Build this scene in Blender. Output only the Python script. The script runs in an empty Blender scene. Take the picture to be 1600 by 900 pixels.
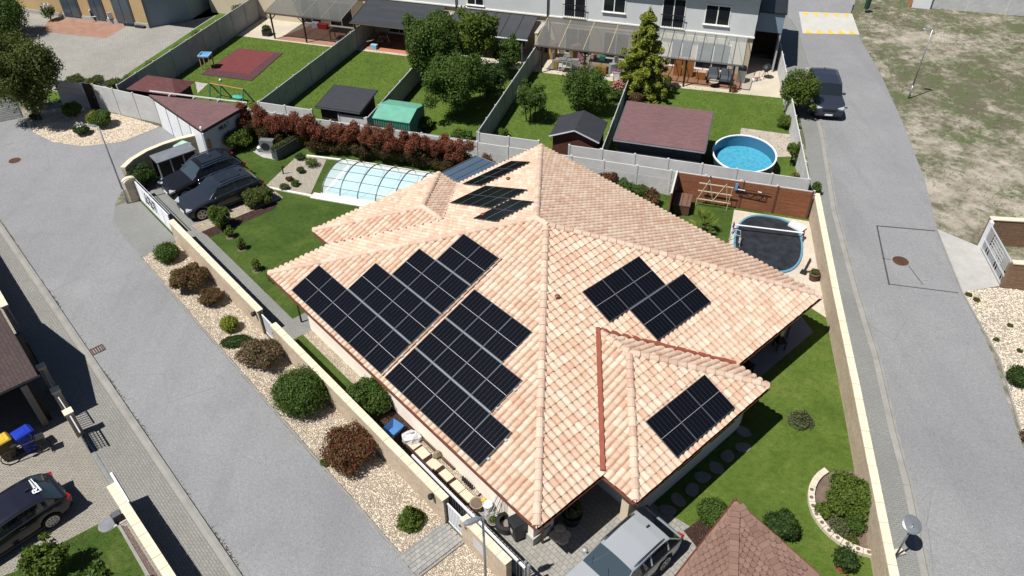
import bpy, bmesh, math, random
import numpy as np
from mathutils import Vector, Matrix
R=math.radians; PI=math.pi
random.seed(7)
SC=bpy.context.scene; COL=SC.collection
# ---------------------------------------------------------------- camera
cam=bpy.data.cameras.new('camera'); co=bpy.data.objects.new('camera',cam); COL.objects.link(co)
cam.sensor_fit='HORIZONTAL'; cam.sensor_width=36; cam.lens=36*1210.8/1600; cam.clip_end=500; cam.clip_start=.5
co.location=(0,0,25.16); co.rotation_euler=(R(90-39.94),0,0)
co.rotation_euler=(Matrix.Rotation(R(90-39.94),4,'X')@Matrix.Rotation(R(-.29),4,'Z')).to_euler()
SC.camera=co
# ---------------------------------------------------------------- light
SUN_EL,SUN_AZ=R(61.5),R(210.5)       # direction towards the sun, measured from +X
w=bpy.data.worlds.new('World'); SC.world=w; w.use_nodes=True
nt=w.node_tree; sk=nt.nodes.new('ShaderNodeTexSky'); sk.sky_type='NISHITA'; sk.sun_disc=False
sk.sun_elevation=SUN_EL; sk.sun_rotation=R(90)-SUN_AZ; sk.air_density=.7; sk.dust_density=.3
bg=nt.nodes['Background']; nt.links.new(sk.outputs[0],bg.inputs[0]); bg.inputs[1].default_value=.05
sl=bpy.data.lights.new('sun','SUN'); sl.energy=5.0; sl.angle=R(.5); sl.color=(1,.955,.89)
so=bpy.data.objects.new('sun',sl); COL.objects.link(so)
sd=Vector((math.cos(SUN_EL)*math.cos(SUN_AZ),math.cos(SUN_EL)*math.sin(SUN_AZ),math.sin(SUN_EL)))
so.rotation_euler=sd.to_track_quat('Z','Y').to_euler(); so.location=sd*60
SC.view_settings.view_transform='Standard'; SC.view_settings.look='None'; SC.view_settings.gamma=1
SC.view_settings.exposure=.55; SC.view_settings.use_curve_mapping=False
SC.render.engine='CYCLES'; SC.render.resolution_x=1024; SC.render.resolution_y=576
# ---------------------------------------------------------------- frames of the place
HA=R(-48.1); HCX,HCY=1.246,27.0
HU=(math.cos(HA),math.sin(HA)); HV=(-math.sin(HA),math.cos(HA))
def H(u,v,z=None):
    p=(HCX+u*HU[0]+v*HV[0],HCY+u*HU[1]+v*HV[1]); return p if z is None else (p[0],p[1],z)
TA=R(-16.8); TSv=(math.cos(TA),math.sin(TA)); TTv=(-math.sin(TA),math.cos(TA))
def T(s,t,z=None):
    p=(17.67+s*TSv[0]+t*TTv[0],54.84+s*TSv[1]+t*TTv[1]); return p if z is None else (p[0],p[1],z)
def lerp(a,b,k): return tuple(a[i]+(b[i]-a[i])*k for i in range(len(a)))
def dist(a,b): return math.hypot(b[0]-a[0],b[1]-a[1])
def ang(a,b): return math.atan2(b[1]-a[1],b[0]-a[0])
# ---------------------------------------------------------------- mesh builder
class MB:
    def __init__(s): s.v=[]; s.f=[]
    def add(s,vs,fs):
        o=len(s.v); s.v+= [tuple(p) for p in vs]; s.f+=[tuple(o+i for i in f) for f in fs]; return s
    def box(s,c,d,rz=0,rx=0,ry=0):
        M=Matrix.Rotation(rz,3,'Z')@Matrix.Rotation(ry,3,'Y')@Matrix.Rotation(rx,3,'X')
        vs=[]
        for z in (-.5,.5):
            for (x,y) in ((-.5,-.5),(.5,-.5),(.5,.5),(-.5,.5)):
                p=M@Vector((x*d[0],y*d[1],z*d[2])); vs.append((c[0]+p.x,c[1]+p.y,c[2]+p.z))
        return s.add(vs,[(3,2,1,0),(4,5,6,7),(0,1,5,4),(1,2,6,5),(2,3,7,6),(3,0,4,7)])
    def prism(s,poly,z0,z1):
        n=len(poly)
        if sum(poly[i][0]*poly[(i+1)%n][1]-poly[(i+1)%n][0]*poly[i][1] for i in range(n))<0: poly=poly[::-1]
        zf=lambda z,p: z(p) if callable(z) else z
        vs=[(p[0],p[1],zf(z0,p)) for p in poly]+[(p[0],p[1],zf(z1,p)) for p in poly]
        return s.add(vs,[tuple(range(n-1,-1,-1)),tuple(range(n,2*n))]+[(i,(i+1)%n,n+(i+1)%n,n+i) for i in range(n)])
    def seg(s,a,b,wd,z0,z1,off=0):
        """upright slab along a-b, thickness wd, shifted sideways by off (to the left of a-b)"""
        L=dist(a,b); n=(-(b[1]-a[1])/L,(b[0]-a[0])/L)
        q=[(p[0]+n[0]*(off+k*wd/2),p[1]+n[1]*(off+k*wd/2)) for p,k in ((a,-1),(b,-1),(b,1),(a,1))]
        return s.prism(q,z0,z1)
    def tube(s,pts,r,n=8,cap=True):
        pts=[Vector(p) for p in pts]; rs=r if isinstance(r,(list,tuple)) else [r]*len(pts)
        o=len(s.v); up=Vector((0,0,1))
        for i,p in enumerate(pts):
            d=(pts[min(i+1,len(pts)-1)]-pts[max(i-1,0)])
            d=d.normalized() if d.length>1e-9 else Vector((0,0,1))
            a=d.cross(up)
            if a.length<1e-3: a=Vector((1,0,0))
            a.normalize(); b=a.cross(d)
            for k in range(n):
                t=2*PI*k/n; s.v.append(tuple(p+a*(math.cos(t)*rs[i])+b*(math.sin(t)*rs[i])))
        for i in range(len(pts)-1):
            for k in range(n):
                s.f.append((o+i*n+k,o+i*n+(k+1)%n,o+(i+1)*n+(k+1)%n,o+(i+1)*n+k))
        if cap:
            s.f.append(tuple(o+k for k in range(n-1,-1,-1))); e=o+(len(pts)-1)*n; s.f.append(tuple(e+k for k in range(n)))
        return s
    def lathe(s,c,prof,n=16,sx=1,sy=1,rz=0,close=True):
        """prof: list of (r,z)"""
        o=len(s.v); ca,sa=math.cos(rz),math.sin(rz)
        for r,z in prof:
            for k in range(n):
                t=2*PI*k/n; x=r*sx*math.cos(t); y=r*sy*math.sin(t)
                s.v.append((c[0]+x*ca-y*sa,c[1]+x*sa+y*ca,c[2]+z))
        for i in range(len(prof)-1):
            for k in range(n): s.f.append((o+i*n+k,o+i*n+(k+1)%n,o+(i+1)*n+(k+1)%n,o+(i+1)*n+k))
        if close:
            s.f.append(tuple(o+k for k in range(n-1,-1,-1))); e=o+(len(prof)-1)*n; s.f.append(tuple(e+k for k in range(n)))
        return s
    def disc(s,c,r,h,n=20,axis='Z',rz=0,r2=None):
        o=len(s.v); r2=r if r2 is None else r2
        for q,rr in ((-.5,r),(.5,r2)):
            for k in range(n):
                t=2*PI*k/n; a,b=math.cos(t)*rr,math.sin(t)*rr
                if axis=='Z': p=(a,b,q*h)
                elif axis=='Y': p=(a,q*h,b)
                else: p=(q*h,a,b)
                ca,sa=math.cos(rz),math.sin(rz)
                s.v.append((c[0]+p[0]*ca-p[1]*sa,c[1]+p[0]*sa+p[1]*ca,c[2]+p[2]))
        s.f+=[tuple(o+k for k in range(n)),tuple(o+n+k for k in range(n-1,-1,-1))]+[(o+k,o+n+k,o+n+(k+1)%n,o+(k+1)%n) for k in range(n)]
        return s
    def mesh(s,name,m,off=(0,0,0),smooth=False):
        me=bpy.data.meshes.new(name)
        me.from_pydata([(p[0]-off[0],p[1]-off[1],p[2]-off[2]) for p in s.v],[],s.f); me.update()
        if m is not None: me.materials.append(m)
        if smooth: me.polygons.foreach_set('use_smooth',[True]*len(me.polygons))
        return me
    def build(s,name,m,parent=None,world=True,smooth=False,loc=None):
        off=(0,0,0)
        if parent is not None and world:
            off=parent.location; p=parent.parent
            while p is not None: off=off+p.location; p=p.parent
        if loc is not None: off=loc
        me=s.mesh(name,m,off,smooth); o=bpy.data.objects.new(name,me); COL.objects.link(o)
        if loc is not None: o.location=loc
        if parent is not None: o.parent=parent
        bm=bmesh.new(); bm.from_mesh(me); bmesh.ops.recalc_face_normals(bm,faces=bm.faces); bm.to_mesh(me); bm.free()
        return o
def obj(name,me,parent=None,loc=None,rz=None,M=None):
    o=bpy.data.objects.new(name,me); COL.objects.link(o)
    if parent is not None: o.parent=parent
    if M is not None: o.matrix_basis=M
    if loc is not None: o.location=loc
    if rz is not None: o.rotation_euler=(0,0,rz)
    return o
def tag(o,label,cat,group=None):
    o['label']=label; o['category']=cat
    if group: o['group']=group
    return o
def thing(name,label,cat,loc=(0,0,0),rz=0,group=None):
    o=bpy.data.objects.new(name,None); COL.objects.link(o); o.empty_display_size=.3
    o.location=(loc[0],loc[1],loc[2] if len(loc)>2 else 0); o.rotation_euler=(0,0,rz)
    return tag(o,label,cat,group)
def struct(o): o['kind']='structure'; return o
def stuff(o): o['kind']='stuff'; return o
def copy_tree(o,parent=None):
    c=o.copy(); COL.objects.link(c); c.parent=parent
    for ch in o.children: copy_tree(ch,c)
    return c

# ---------------------------------------------------------------- materials
MATS={}
class NB:
    def __init__(s,name):
        s.m=bpy.data.materials.new(name); s.m.use_nodes=True; s.t=s.m.node_tree; s.p=s.t.nodes['Principled BSDF']; s.o=s.t.nodes['Material Output']
    def n(s,ty,**kw):
        x=s.t.nodes.new('ShaderNode'+ty)
        for k,v in kw.items():
            if hasattr(x,k): setattr(x,k,v)
            else: x.inputs[k.replace('_',' ')].default_value=v
        return x
    def l(s,a,b): s.t.links.new(a,b)
    def coord(s,kind='Object',rz=0,scale=1):
        tc=s.n('TexCoord'); mp=s.n('Mapping'); mp.inputs['Rotation'].default_value=(0,0,rz)
        sc=scale if isinstance(scale,tuple) else (scale,)*3
        mp.inputs['Scale'].default_value=sc
        if kind=='World':
            g=s.n('NewGeometry'); s.l(g.outputs['Position'],mp.inputs[0])
        else: s.l(tc.outputs[kind],mp.inputs[0])
        return mp.outputs[0]
    def noise(s,vec,scale,detail=4,rough=.55,dist=0):
        x=s.n('TexNoise'); x.inputs['Scale'].default_value=scale; x.inputs['Detail'].default_value=detail; x.inputs['Roughness'].default_value=rough; x.inputs['Distortion'].default_value=dist
        if vec is not None: s.l(vec,x.inputs['Vector'])
        return x.outputs['Fac']
    def ramp(s,fac,stops,interp='LINEAR'):
        x=s.n('ValToRGB'); cr=x.color_ramp; cr.interpolation=interp
        while len(cr.elements)<len(stops): cr.elements.new(.5)
        for e,(p,c) in zip(cr.elements,stops):
            e.position=p; c=c if isinstance(c,(tuple,list)) else (c,c,c); e.color=(c[0],c[1],c[2],1)
        s.l(fac,x.inputs[0]); return x.outputs[0]
    def mix(s,fac,a,b,mode='MIX'):
        x=s.n('MixRGB'); x.blend_type=mode
        for i,k in ((0,fac),(1,a),(2,b)):
            if isinstance(k,(int,float)): x.inputs[i].default_value=k if i==0 else (k,k,k,1)
            elif isinstance(k,(tuple,list)): x.inputs[i].default_value=(k[0],k[1],k[2],1)
            else: s.l(k,x.inputs[i])
        return x.outputs[0]
    def math(s,op,a,b=0,c=0):
        x=s.n('Math'); x.operation=op
        for i,k in enumerate((a,b,c)):
            if isinstance(k,(int,float)): x.inputs[i].default_value=k
            else: s.l(k,x.inputs[i])
        return x.outputs[0]
    def bump(s,h,strength=.5,dist=.02,nrm=None):
        x=s.n('Bump'); x.inputs['Strength'].default_value=strength; x.inputs['Distance'].default_value=dist; s.l(h,x.inputs['Height'])
        if nrm is not None: s.l(nrm,x.inputs['Normal'])
        return x.outputs[0]
    def done(s,col=None,rough=.8,nrm=None,spec=.3,metal=0,**kw):
        p=s.p
        if col is not None:
            if isinstance(col,(tuple,list)): p.inputs['Base Color'].default_value=(col[0],col[1],col[2],1)
            else: s.l(col,p.inputs['Base Color'])
        if isinstance(rough,(int,float)): p.inputs['Roughness'].default_value=rough
        else: s.l(rough,p.inputs['Roughness'])
        if nrm is not None: s.l(nrm,p.inputs['Normal'])
        p.inputs['Specular IOR Level'].default_value=spec; p.inputs['Metallic'].default_value=metal
        for k,v in kw.items(): p.inputs[k.replace('_',' ')].default_value=v
        MATS[s.m.name]=s.m; return s.m
def dk(c,k): return tuple(x*k for x in c)
def M(name,col=None,rough=.75,var=.18,scale=2.,fine=30,bump=.15,metal=0,spec=.3,tint=None,kind='World',**kw):
    """plain surface: colour with broad and fine unevenness"""
    if name in MATS: return MATS[name]
    b=NB(name); v=b.coord(kind)
    n1=b.noise(v,scale,5,.6); n2=b.noise(v,fine,3,.6)
    c=b.mix(b.ramp(n1,[(.3,0),(.7,1)]),dk(col,1-var),dk(tint or col,1+var*.6))
    c=b.mix(.35*min(1,var*4),c,b.ramp(n2,[(.25,.25),(.75,.85)]),'OVERLAY')
    rg=b.math('MULTIPLY_ADD',n1,.25*rough,rough*.87)
    return b.done(c,rg,b.bump(n2,bump,.01) if bump else None,spec,metal,**kw)
def m_asphalt(name,c0,c1,rz=0):
    b=NB(name); v=b.coord('World',rz)
    big=b.noise(v,.16,5,.6,.6); mid=b.noise(v,1.3,4,.6); fine=b.noise(v,26,3,.75); 
    v2=b.coord('World',rz,(.7,.06,1)); streak=b.noise(v2,.9,4,.6,.3)
    c=b.mix(b.ramp(big,[(.32,0),(.68,1)]),c0,c1)
    c=b.mix(b.math('MULTIPLY',b.ramp(streak,[(.5,0),(.68,1)]),.35),c,dk(c0,.82))
    c=b.mix(b.math('MULTIPLY',b.ramp(mid,[(.52,0),(.75,1)]),.25),c,dk(c0,.72))
    c=b.mix(.55,c,b.ramp(fine,[(.3,.15),(.7,.85)]),'OVERLAY')
    c=b.mix(.3,c,b.ramp(b.noise(v,7,4,.7),[(.3,.3),(.7,.7)]),'OVERLAY')
    ck=b.n('TexVoronoi',feature='DISTANCE_TO_EDGE'); ck.inputs['Scale'].default_value=.28
    wv=b.mix(.35,v,b.n('TexNoise',Scale=1.5,Detail=5).outputs['Color'],'ADD'); b.l(wv,ck.inputs['Vector'])
    crk=b.math('MULTIPLY',b.ramp(ck.outputs['Distance'],[(.0,1),(.006,0)]),b.ramp(big,[(.5,0),(.6,1)]))
    c=b.mix(b.math('MULTIPLY',crk,.5),c,dk(c0,.45))
    sp=b.ramp(b.noise(v,.9,2,.5,.5),[(.74,0),(.78,1)]); c=b.mix(b.math('MULTIPLY',sp,.35),c,dk(c0,.6))
    return b.done(c,.85,b.bump(fine,.35,.01),.25)
def m_blocks(name,c0,c1,joint,bw,bh,rz=0,off=.5,jw=.012,bump=.6,dirt=.25):
    b=NB(name); v=b.coord('World',rz)
    br=b.n('TexBrick'); br.offset=off; br.inputs['Scale'].default_value=1; br.inputs['Brick Width'].default_value=bw; br.inputs['Row Height'].default_value=bh
    br.inputs['Mortar Size'].default_value=jw; br.inputs['Mortar Smooth'].default_value=.3; br.inputs['Bias'].default_value=0
    br.inputs['Color1'].default_value=(*c0,1); br.inputs['Color2'].default_value=(*c1,1); br.inputs['Mortar'].default_value=(*joint,1)
    b.l(v,br.inputs['Vector'])
    n1=b.noise(v,.35,5,.6,.4); n2=b.noise(v,14,3,.7)
    c=b.mix(b.math('MULTIPLY',b.ramp(n1,[(.4,0),(.7,1)]),dirt),br.outputs['Color'],dk(joint,.9))
    c=b.mix(.3,c,b.ramp(n2,[(.25,.25),(.75,.8)]),'OVERLAY')
    h=b.mix(.25,b.math('SUBTRACT',1,br.outputs['Fac']),n2)
    return b.done(c,.85,b.bump(h,bump,.015),.2)
def m_pebble(name,cols,size=.045,joint=(.10,.085,.065)):
    b=NB(name); v=b.coord('World')
    vo=b.n('TexVoronoi'); vo.inputs['Scale'].default_value=1/size; b.l(v,vo.inputs['Vector']); vo.inputs['Randomness'].default_value=1
    vd=b.n('TexVoronoi',feature='DISTANCE_TO_EDGE'); vd.inputs['Scale'].default_value=1/size; b.l(v,vd.inputs['Vector'])
    sep=b.n('SeparateColor'); b.l(vo.outputs['Color'],sep.inputs[0])
    k=len(cols); c=b.ramp(sep.outputs[0],[(i/(k-1) if k>1 else 0,cc) for i,cc in enumerate(cols)])
    big=b.noise(v,.5,5,.6); c=b.mix(b.math('MULTIPLY',b.ramp(big,[(.4,0),(.75,1)]),.35),c,dk(cols[0],.75))
    c=b.mix(b.ramp(vd.outputs['Distance'],[(.0,1),(.12,0)]),c,joint)
    h=b.ramp(vd.outputs['Distance'],[(0,0),(.35,1)])
    return b.done(c,.8,b.bump(h,1.0,size*.6),.25)
def m_lawn(name,c0,c1,c2,sc=1.):
    b=NB(name); v=b.coord('World')
    n1=b.noise(v,.45*sc,5,.65,.5); n2=b.noise(v,3.5,4,.6,.3); n3=b.noise(v,38,3,.7)
    st=b.noise(b.coord('World',R(25),(1.6,5.5,1)),2.,4,.7)
    c=b.ramp(n1,[(.25,c0),(.52,c1),(.78,c2)])
    c=b.mix(b.math('MULTIPLY',b.ramp(n2,[(.45,0),(.7,1)]),.45),c,dk(c0,.75))
    c=b.mix(.35,c,b.ramp(st,[(.3,.3),(.7,.72)]),'OVERLAY')
    c=b.mix(.5,c,b.ramp(n3,[(.28,.2),(.72,.8)]),'OVERLAY')
    return b.done(c,.9,b.bump(b.mix(.4,n3,n2),.9,.05),.12)
def m_lot(name):
    b=NB(name); v=b.coord('World')
    n1=b.noise(v,.30,12,.74,.25); n2=b.noise(v,1.6,12,.80,.2); n3=b.noise(v,22,4,.75); n4=b.noise(v,.09,6,.6,.2)
    f=b.mix(.5,n1,n2); f=b.mix(.25,f,n4); f=b.mix(.12,f,n3)
    sand=b.mix(b.ramp(b.noise(v,.7,5,.6),[(.35,0),(.65,1)]),(.25,.22,.18),(.35,.32,.27))
    grass=b.mix(b.ramp(b.noise(v,.5,6,.65,.4),[(.4,0),(.62,1)]),(.098,.092,.062),(.080,.098,.046))
    c=b.mix(b.ramp(f,[(.445,0),(.518,1)]),sand,grass)
    c=b.mix(.55,c,b.ramp(n3,[(.25,.15),(.75,.85)]),'OVERLAY')
    return b.done(c,.95,b.bump(b.mix(.5,n3,n2),.9,.06),.1)
def m_tile(name,stops,blotch,rough=.75):
    """clay tiles: every tile its own tone, flamed lengthwise"""
    b=NB(name); g=b.n('NewGeometry'); oi=b.n('ObjectInfo')
    r=b.math('FRACT',b.math('ADD',g.outputs['Random Per Island'],oi.outputs['Random']))
    v=b.coord('World'); n1=b.noise(v,2.2,5,.65,.5); n2=b.noise(v,9,4,.7,.3); n3=b.noise(v,.35,4,.6)
    k=b.math('ADD',b.math('MULTIPLY',r,.5),b.math('MULTIPLY',n1,.5))
    c=b.ramp(k,[(i/(len(stops)-1)*.8+.1,s_) for i,s_ in enumerate(stops)])
    r2=b.math('FRACT',b.math('MULTIPLY',r,7.31)); thr=b.math('ADD',b.math('MULTIPLY',n2,.75),b.math('MULTIPLY',r2,.3))
    c=b.mix(b.ramp(thr,[(.50,0),(.80,.8)]),c,blotch)
    c=b.mix(b.math('MULTIPLY',b.ramp(n3,[(.45,0),(.75,1)]),.2),c,dk(blotch,.95))
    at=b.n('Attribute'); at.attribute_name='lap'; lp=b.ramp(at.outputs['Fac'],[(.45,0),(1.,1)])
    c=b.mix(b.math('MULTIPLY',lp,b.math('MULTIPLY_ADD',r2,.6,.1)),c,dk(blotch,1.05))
    return b.done(c,rough,b.bump(b.noise(v,60,3,.6),.2,.005),.25)
def m_leaf(name,cols,rough=.55,trans=.25):
    b=NB(name); g=b.n('NewGeometry'); oi=b.n('ObjectInfo')
    r=b.math('FRACT',b.math('ADD',g.outputs['Random Per Island'],oi.outputs['Random']))
    v=b.coord('World'); n1=b.noise(v,2.6,3,.6)
    k=b.math('ADD',b.math('MULTIPLY',r,.6),b.math('MULTIPLY',n1,.5))
    c=b.ramp(k,[(i/(len(cols)-1)*.7+.2,s_) for i,s_ in enumerate(cols)])
    m=b.done(c,rough,None,.18)
    tr=b.n('BsdfTranslucent'); b.l(b.mix(.4,c,(.2,.3,.02),'MIX'),tr.inputs[0]); mx=b.n('MixShader'); mx.inputs[0].default_value=trans
    b.l(b.p.outputs[0],mx.inputs[1]); b.l(tr.outputs[0],mx.inputs[2]); b.l(mx.outputs[0],b.o.inputs[0]); return m
def m_glass(name,col,rough=.05,alpha=1.,spec=.6,**kw):
    b=NB(name); m=b.done(col,rough,None,spec,0,**kw)
    if alpha<1: b.p.inputs['Alpha'].default_value=alpha
    return m
def m_carpaint(name,col,rough=.25,metal=.1,coat=.45):
    b=NB(name); v=b.coord('World'); n=b.noise(v,3,5,.6); d=b.noise(v,60,2,.6)
    c=b.mix(b.math('MULTIPLY',n,.03),col,(.18,.165,.14))
    return b.done(c,b.math('MULTIPLY_ADD',n,.12,rough-.05),None,.35,metal,Coat_Weight=coat,Coat_Roughness=.05)
LAWN=m_lawn('lawn_grass',(.029,.056,.011),(.050,.086,.016),(.086,.112,.028))
LAWN3=m_lawn('lawn_grass_side',(.046,.082,.013),(.078,.120,.020),(.118,.146,.035),1.2)
LAWN2=m_lawn('lawn_grass_back',(.052,.090,.015),(.074,.120,.020),(.095,.130,.027),1.4)
ASPH=m_asphalt('asphalt_grey',(.174,.177,.187),(.213,.216,.225),R(48.1))
ASPH2=m_asphalt('asphalt_street',(.175,.178,.186),(.215,.218,.225),R(11))
PAVEL=m_blocks('block_paving_grey',(.190,.187,.176),(.215,.21,.196),(.115,.113,.106),.2,.1,R(48.1),.5,.010,.4)
PAVED=m_blocks('block_paving_warm',(.215,.20,.172),(.25,.235,.205),(.125,.115,.10),.2,.1,R(48.1+90),.5,.01,.6)
PAVER=m_blocks('block_paving_street',(.180,.186,.180),(.202,.206,.198),(.13,.132,.128),.2,.1,R(11),.5,.009,.5,.35)
PAVET=m_blocks('yard_paving',(.235,.228,.210),(.275,.268,.245),(.16,.155,.14),.24,.16,R(16.8),.5,.012,.4,.4)
PAVEH=m_blocks('yard_paving_light',(.225,.215,.195),(.265,.255,.235),(.13,.125,.115),.2,.2,R(48.1),.5,.01,.5)
GRAV=m_pebble('cream_pebbles',[(.38,.30,.22),(.54,.46,.355),(.64,.57,.46),(.46,.385,.30),(.70,.64,.54)],.07,(.16,.13,.10))
GRAV2=m_pebble('pale_pebbles',[(.42,.38,.31),(.52,.47,.39),(.60,.56,.47),(.47,.42,.35)],.07,(.16,.14,.11))
GRAVP=m_pebble('purple_chippings',[(.17,.11,.11),(.25,.18,.17),(.13,.09,.09),(.3,.24,.22)],.05)
BARK=m_pebble('bark_mulch',[(.045,.022,.018),(.085,.045,.035),(.06,.03,.022),(.11,.065,.05)],.07,(.015,.01,.008))
SOIL=M('bare_soil',(.12,.09,.07),.95,.3,3,30,.5)
LOT=m_lot('vacant_lot_ground')
CONC=M('concrete_pale',(.33,.325,.31),.85,.14,1.2,24,.25)
CONCF=M('concrete_fence',(.45,.455,.455),.85,.12,1.0,20,.35)
CONCD=M('concrete_weathered',(.30,.31,.32),.88,.2,.9,20,.35)
KERB=M('kerb_concrete',(.205,.205,.195),.85,.18,1.5,25,.3)
COPE=M('coping_cream',(.60,.51,.385),.8,.12,2.5,30,.3)
WALLB=m_blocks('split_block_beige',(.43,.345,.25),(.48,.395,.295),(.37,.30,.22),.4,.2,0,.5,.006,.5,.15)
PLW=M('plaster_white',(.78,.72,.64),.85,.05,1,25,.15)
PLG=M('plaster_grey',(.50,.52,.525),.88,.08,.8,30,.15)
PLC=M('plaster_cream',(.50,.43,.32),.88,.08,.8,30,.15)
PLO=M('plaster_ochre',(.40,.29,.15),.88,.1,.8,30,.15)
PLB=M('plaster_blue_grey',(.20,.245,.28),.88,.08,.8,30,.15)
BAND=M('band_white',(.72,.70,.66),.8,.06)
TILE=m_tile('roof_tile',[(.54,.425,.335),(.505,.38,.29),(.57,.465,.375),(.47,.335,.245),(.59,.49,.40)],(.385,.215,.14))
RIDGE=m_tile('ridge_tile',[(.48,.36,.275),(.53,.42,.335),(.44,.315,.24),(.55,.445,.36)],(.34,.205,.15))
REDM=M('red_flashing',(.22,.062,.038),.5,.15,3,30,.1)
GUT=M('gutter_copper_brown',(.16,.06,.04),.45,.15,3,30,.05,.3)
BRN=M('brown_wood',(.085,.045,.028),.7,.25,3,40,.3)
DKW=M('dark_wood',(.028,.02,.016),.7,.25,3,40,.3)
STEEL=M('galvanised_steel',(.34,.36,.38),.42,.15,2,30,.05,.7)
ALU=M('aluminium_light',(.55,.57,.60),.4,.08,2,30,.03,.4)
GREYM=M('grey_painted_metal',(.09,.10,.115),.45,.12,2,30,.03,.2)
DARKM=M('dark_metal',(.022,.024,.028),.45,.15,2,30,.03,.2)
WHM=M('white_painted_metal',(.62,.64,.67),.45,.06,2,30,.02)
RUB=M('black_rubber',(.014,.014,.014),.8,.2,4,30,.1)
GLASSD=m_glass('window_glass_dark',(.012,.015,.02),.04,1,.7)
BLK=M('black_plastic',(.016,.017,.019),.5,.2,4,30,.08)

# ---------------------------------------------------------------- the ground
POLY={}
def sheet(name,poly,z,m):
    POLY[name]=(list(poly),z)
    b=MB(); n=len(poly)
    if sum(poly[i][0]*poly[(i+1)%n][1]-poly[(i+1)%n][0]*poly[i][1] for i in range(n))<0: poly=poly[::-1]
    from mathutils.geometry import tessellate_polygon
    tr=tessellate_polygon([[Vector((p[0],p[1],0)) for p in poly]]); vs=[(p[0],p[1],z) for p in poly]; fs=[]
    for t in tr:
        (x0,y0),(x1,y1),(x2,y2)=[poly[i][:2] for i in t]
        ar=(x1-x0)*(y2-y0)-(x2-x0)*(y1-y0)
        if abs(ar)>1e-9: fs.append(tuple(t) if ar>0 else tuple(t)[::-1])
    me=bpy.data.meshes.new(name); me.from_pydata(vs,[],fs); me.materials.append(m)
    return struct(obj(name,me))
GUTC=M('gutter_concrete',(.235,.23,.212),.85,.15,1.5,25,.3)
def arc(c,r,a0,a1,n): return [(c[0]+r*math.cos(a0+(a1-a0)*i/n),c[1]+r*math.sin(a0+(a1-a0)*i/n)) for i in range(n+1)]
sheet('ground',[(-120,-20),(140,-20),(140,160),(-120,160)],0,LOT)
sheet('lane',[H(9,-16.38),H(2,-16.38),H(-19,-16.35),H(-23.3,-16.3),(-29.16,36.53),(-34.32,42.02),(-43.80,44.24),(-41.56,48.12),(-35.30,47.87),(-33.60,48.59),(-32.12,46.67),(-30.08,45.19),(-27.81,44.58),(-25.53,45.14),(-23.72,47.21),(-20.96,45.95),H(-26.4,-8.2),H(-25.6,-9.4),(-23.23,39.14),(-23.08,37.78),(-22.56,36.15),(-21.27,34.49),(-19.80,32.87),H(-15,-11.88),H(14,-11.92),H(14,-16.38)],.004,ASPH)
KL=[H(-40,-16.3),H(-23.3,-16.3),H(-18.97,-16.3),H(14,-16.4)]
b=MB()
for i in range(3): b.seg(KL[i],KL[i+1],.14,.0,.07,-.14)
struct(b.build('kerb',KERB))
b=MB()
for i in range(3): b.seg(KL[i],KL[i+1],.16,.0,.045,-.29)
struct(b.build('kerb_gutter',GUTC))
sheet('pavement',[H(-45,-16.62),H(14,-16.66),H(14,-18.5),H(-45,-18.5)],.040,PAVEL)
sheet('neighbour_driveway',[H(-45,-18.5),H(14,-18.5),H(14,-40),H(-45,-40)],.012,PAVED)
sheet('neighbour_lawn',[(-15.08,16.74),(-16.37,15.76),(-17.43,14.67),(-19.07,13.84),(-17.40,11.53),(-11.94,12.13),(-12.97,14.48),(-14.53,16.25)],.018,LAWN)
sheet('chippings_strip',[(-14.62,16.41),(-14.33,16.41),(-10.67,12.45),(-11.06,12.34),(-12.92,14.45)],.022,GRAVP)
b=MB(); b.prism([(-14.79,16.55),(-14.64,16.52),(-12.85,14.53),(-10.50,11.91),(-10.63,11.91),(-12.97,14.48)],0,.05); struct(b.build('lawn_edging',KERB))
# plot of the villa
sheet('lawn',[H(-26.2,-9.7),H(22,-9.7),(12.6,11),(16.8,36.1),T(4.6,-18.0),T(-31,-18.0),H(-26.9,-4.6)],.008,LAWN)
sheet('side_lawn',[H(8.4,-9.7),H(22,-9.7),(12.6,11),(16.8,36.1),T(4.6,-18.0),T(2.0,-18.0),H(8.3,9)],.010,LAWN3)
sheet('pebble_bed',[(-19.69,32.75),(-18.56,34.06),H(-18.2,-9.8),H(14,-9.8),H(14,-11.78),H(-15,-11.76)],.010,GRAV)
b=MB(); b.seg(H(-18.5,-11.82),H(14,-11.86),.08,0,.05); struct(b.build('bed_edging',KERB))
sheet('gate_apron',[(-22.56,36.15),(-23.03,37.64),(-22.47,38.04),H(-23.7,-9.7),H(-18.3,-9.7),(-18.56,34.06),(-19.69,32.75),(-21.25,34.43)],.014,PAVER)
sheet('parking_yard',[H(-25.6,-9.6),H(-8.4,-9.6),H(-8.4,-8.3),H(-19.2,-8.3),H(-19.2,-4.4),H(-22.0,-3.4),H(-26.4,-3.3),H(-26.5,-7)],.013,PAVER)
sheet('parking_pebbles',[H(-19.25,-8.5),H(-18.3,-8.5),H(-18.3,-3.3),H(-19.25,-3.3)],.016,GRAV)
sheet('mulch_bed',[H(-18.3,-8.4),H(-17.5,-8.25),H(-17.6,-4.2),H(-18.3,-3.6)],.020,BARK)
sheet('gate_path',[H(-8.5,-9.58),H(-7.2,-9.58),H(-7.2,-8.0),H(-8.5,-7.5)],.020,PAVER)
sheet('wall_pebbles',[H(-7.2,-8.5),H(.5,-8.5),H(.5,-8.0),H(-7.2,-8.0)],.012,GRAV)
sheet('bark_bed',[H(-.6,-9.55),H(5.3,-9.55),H(5.3,-8.0),H(-.6,-8.0)],.014,BARK)
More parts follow.
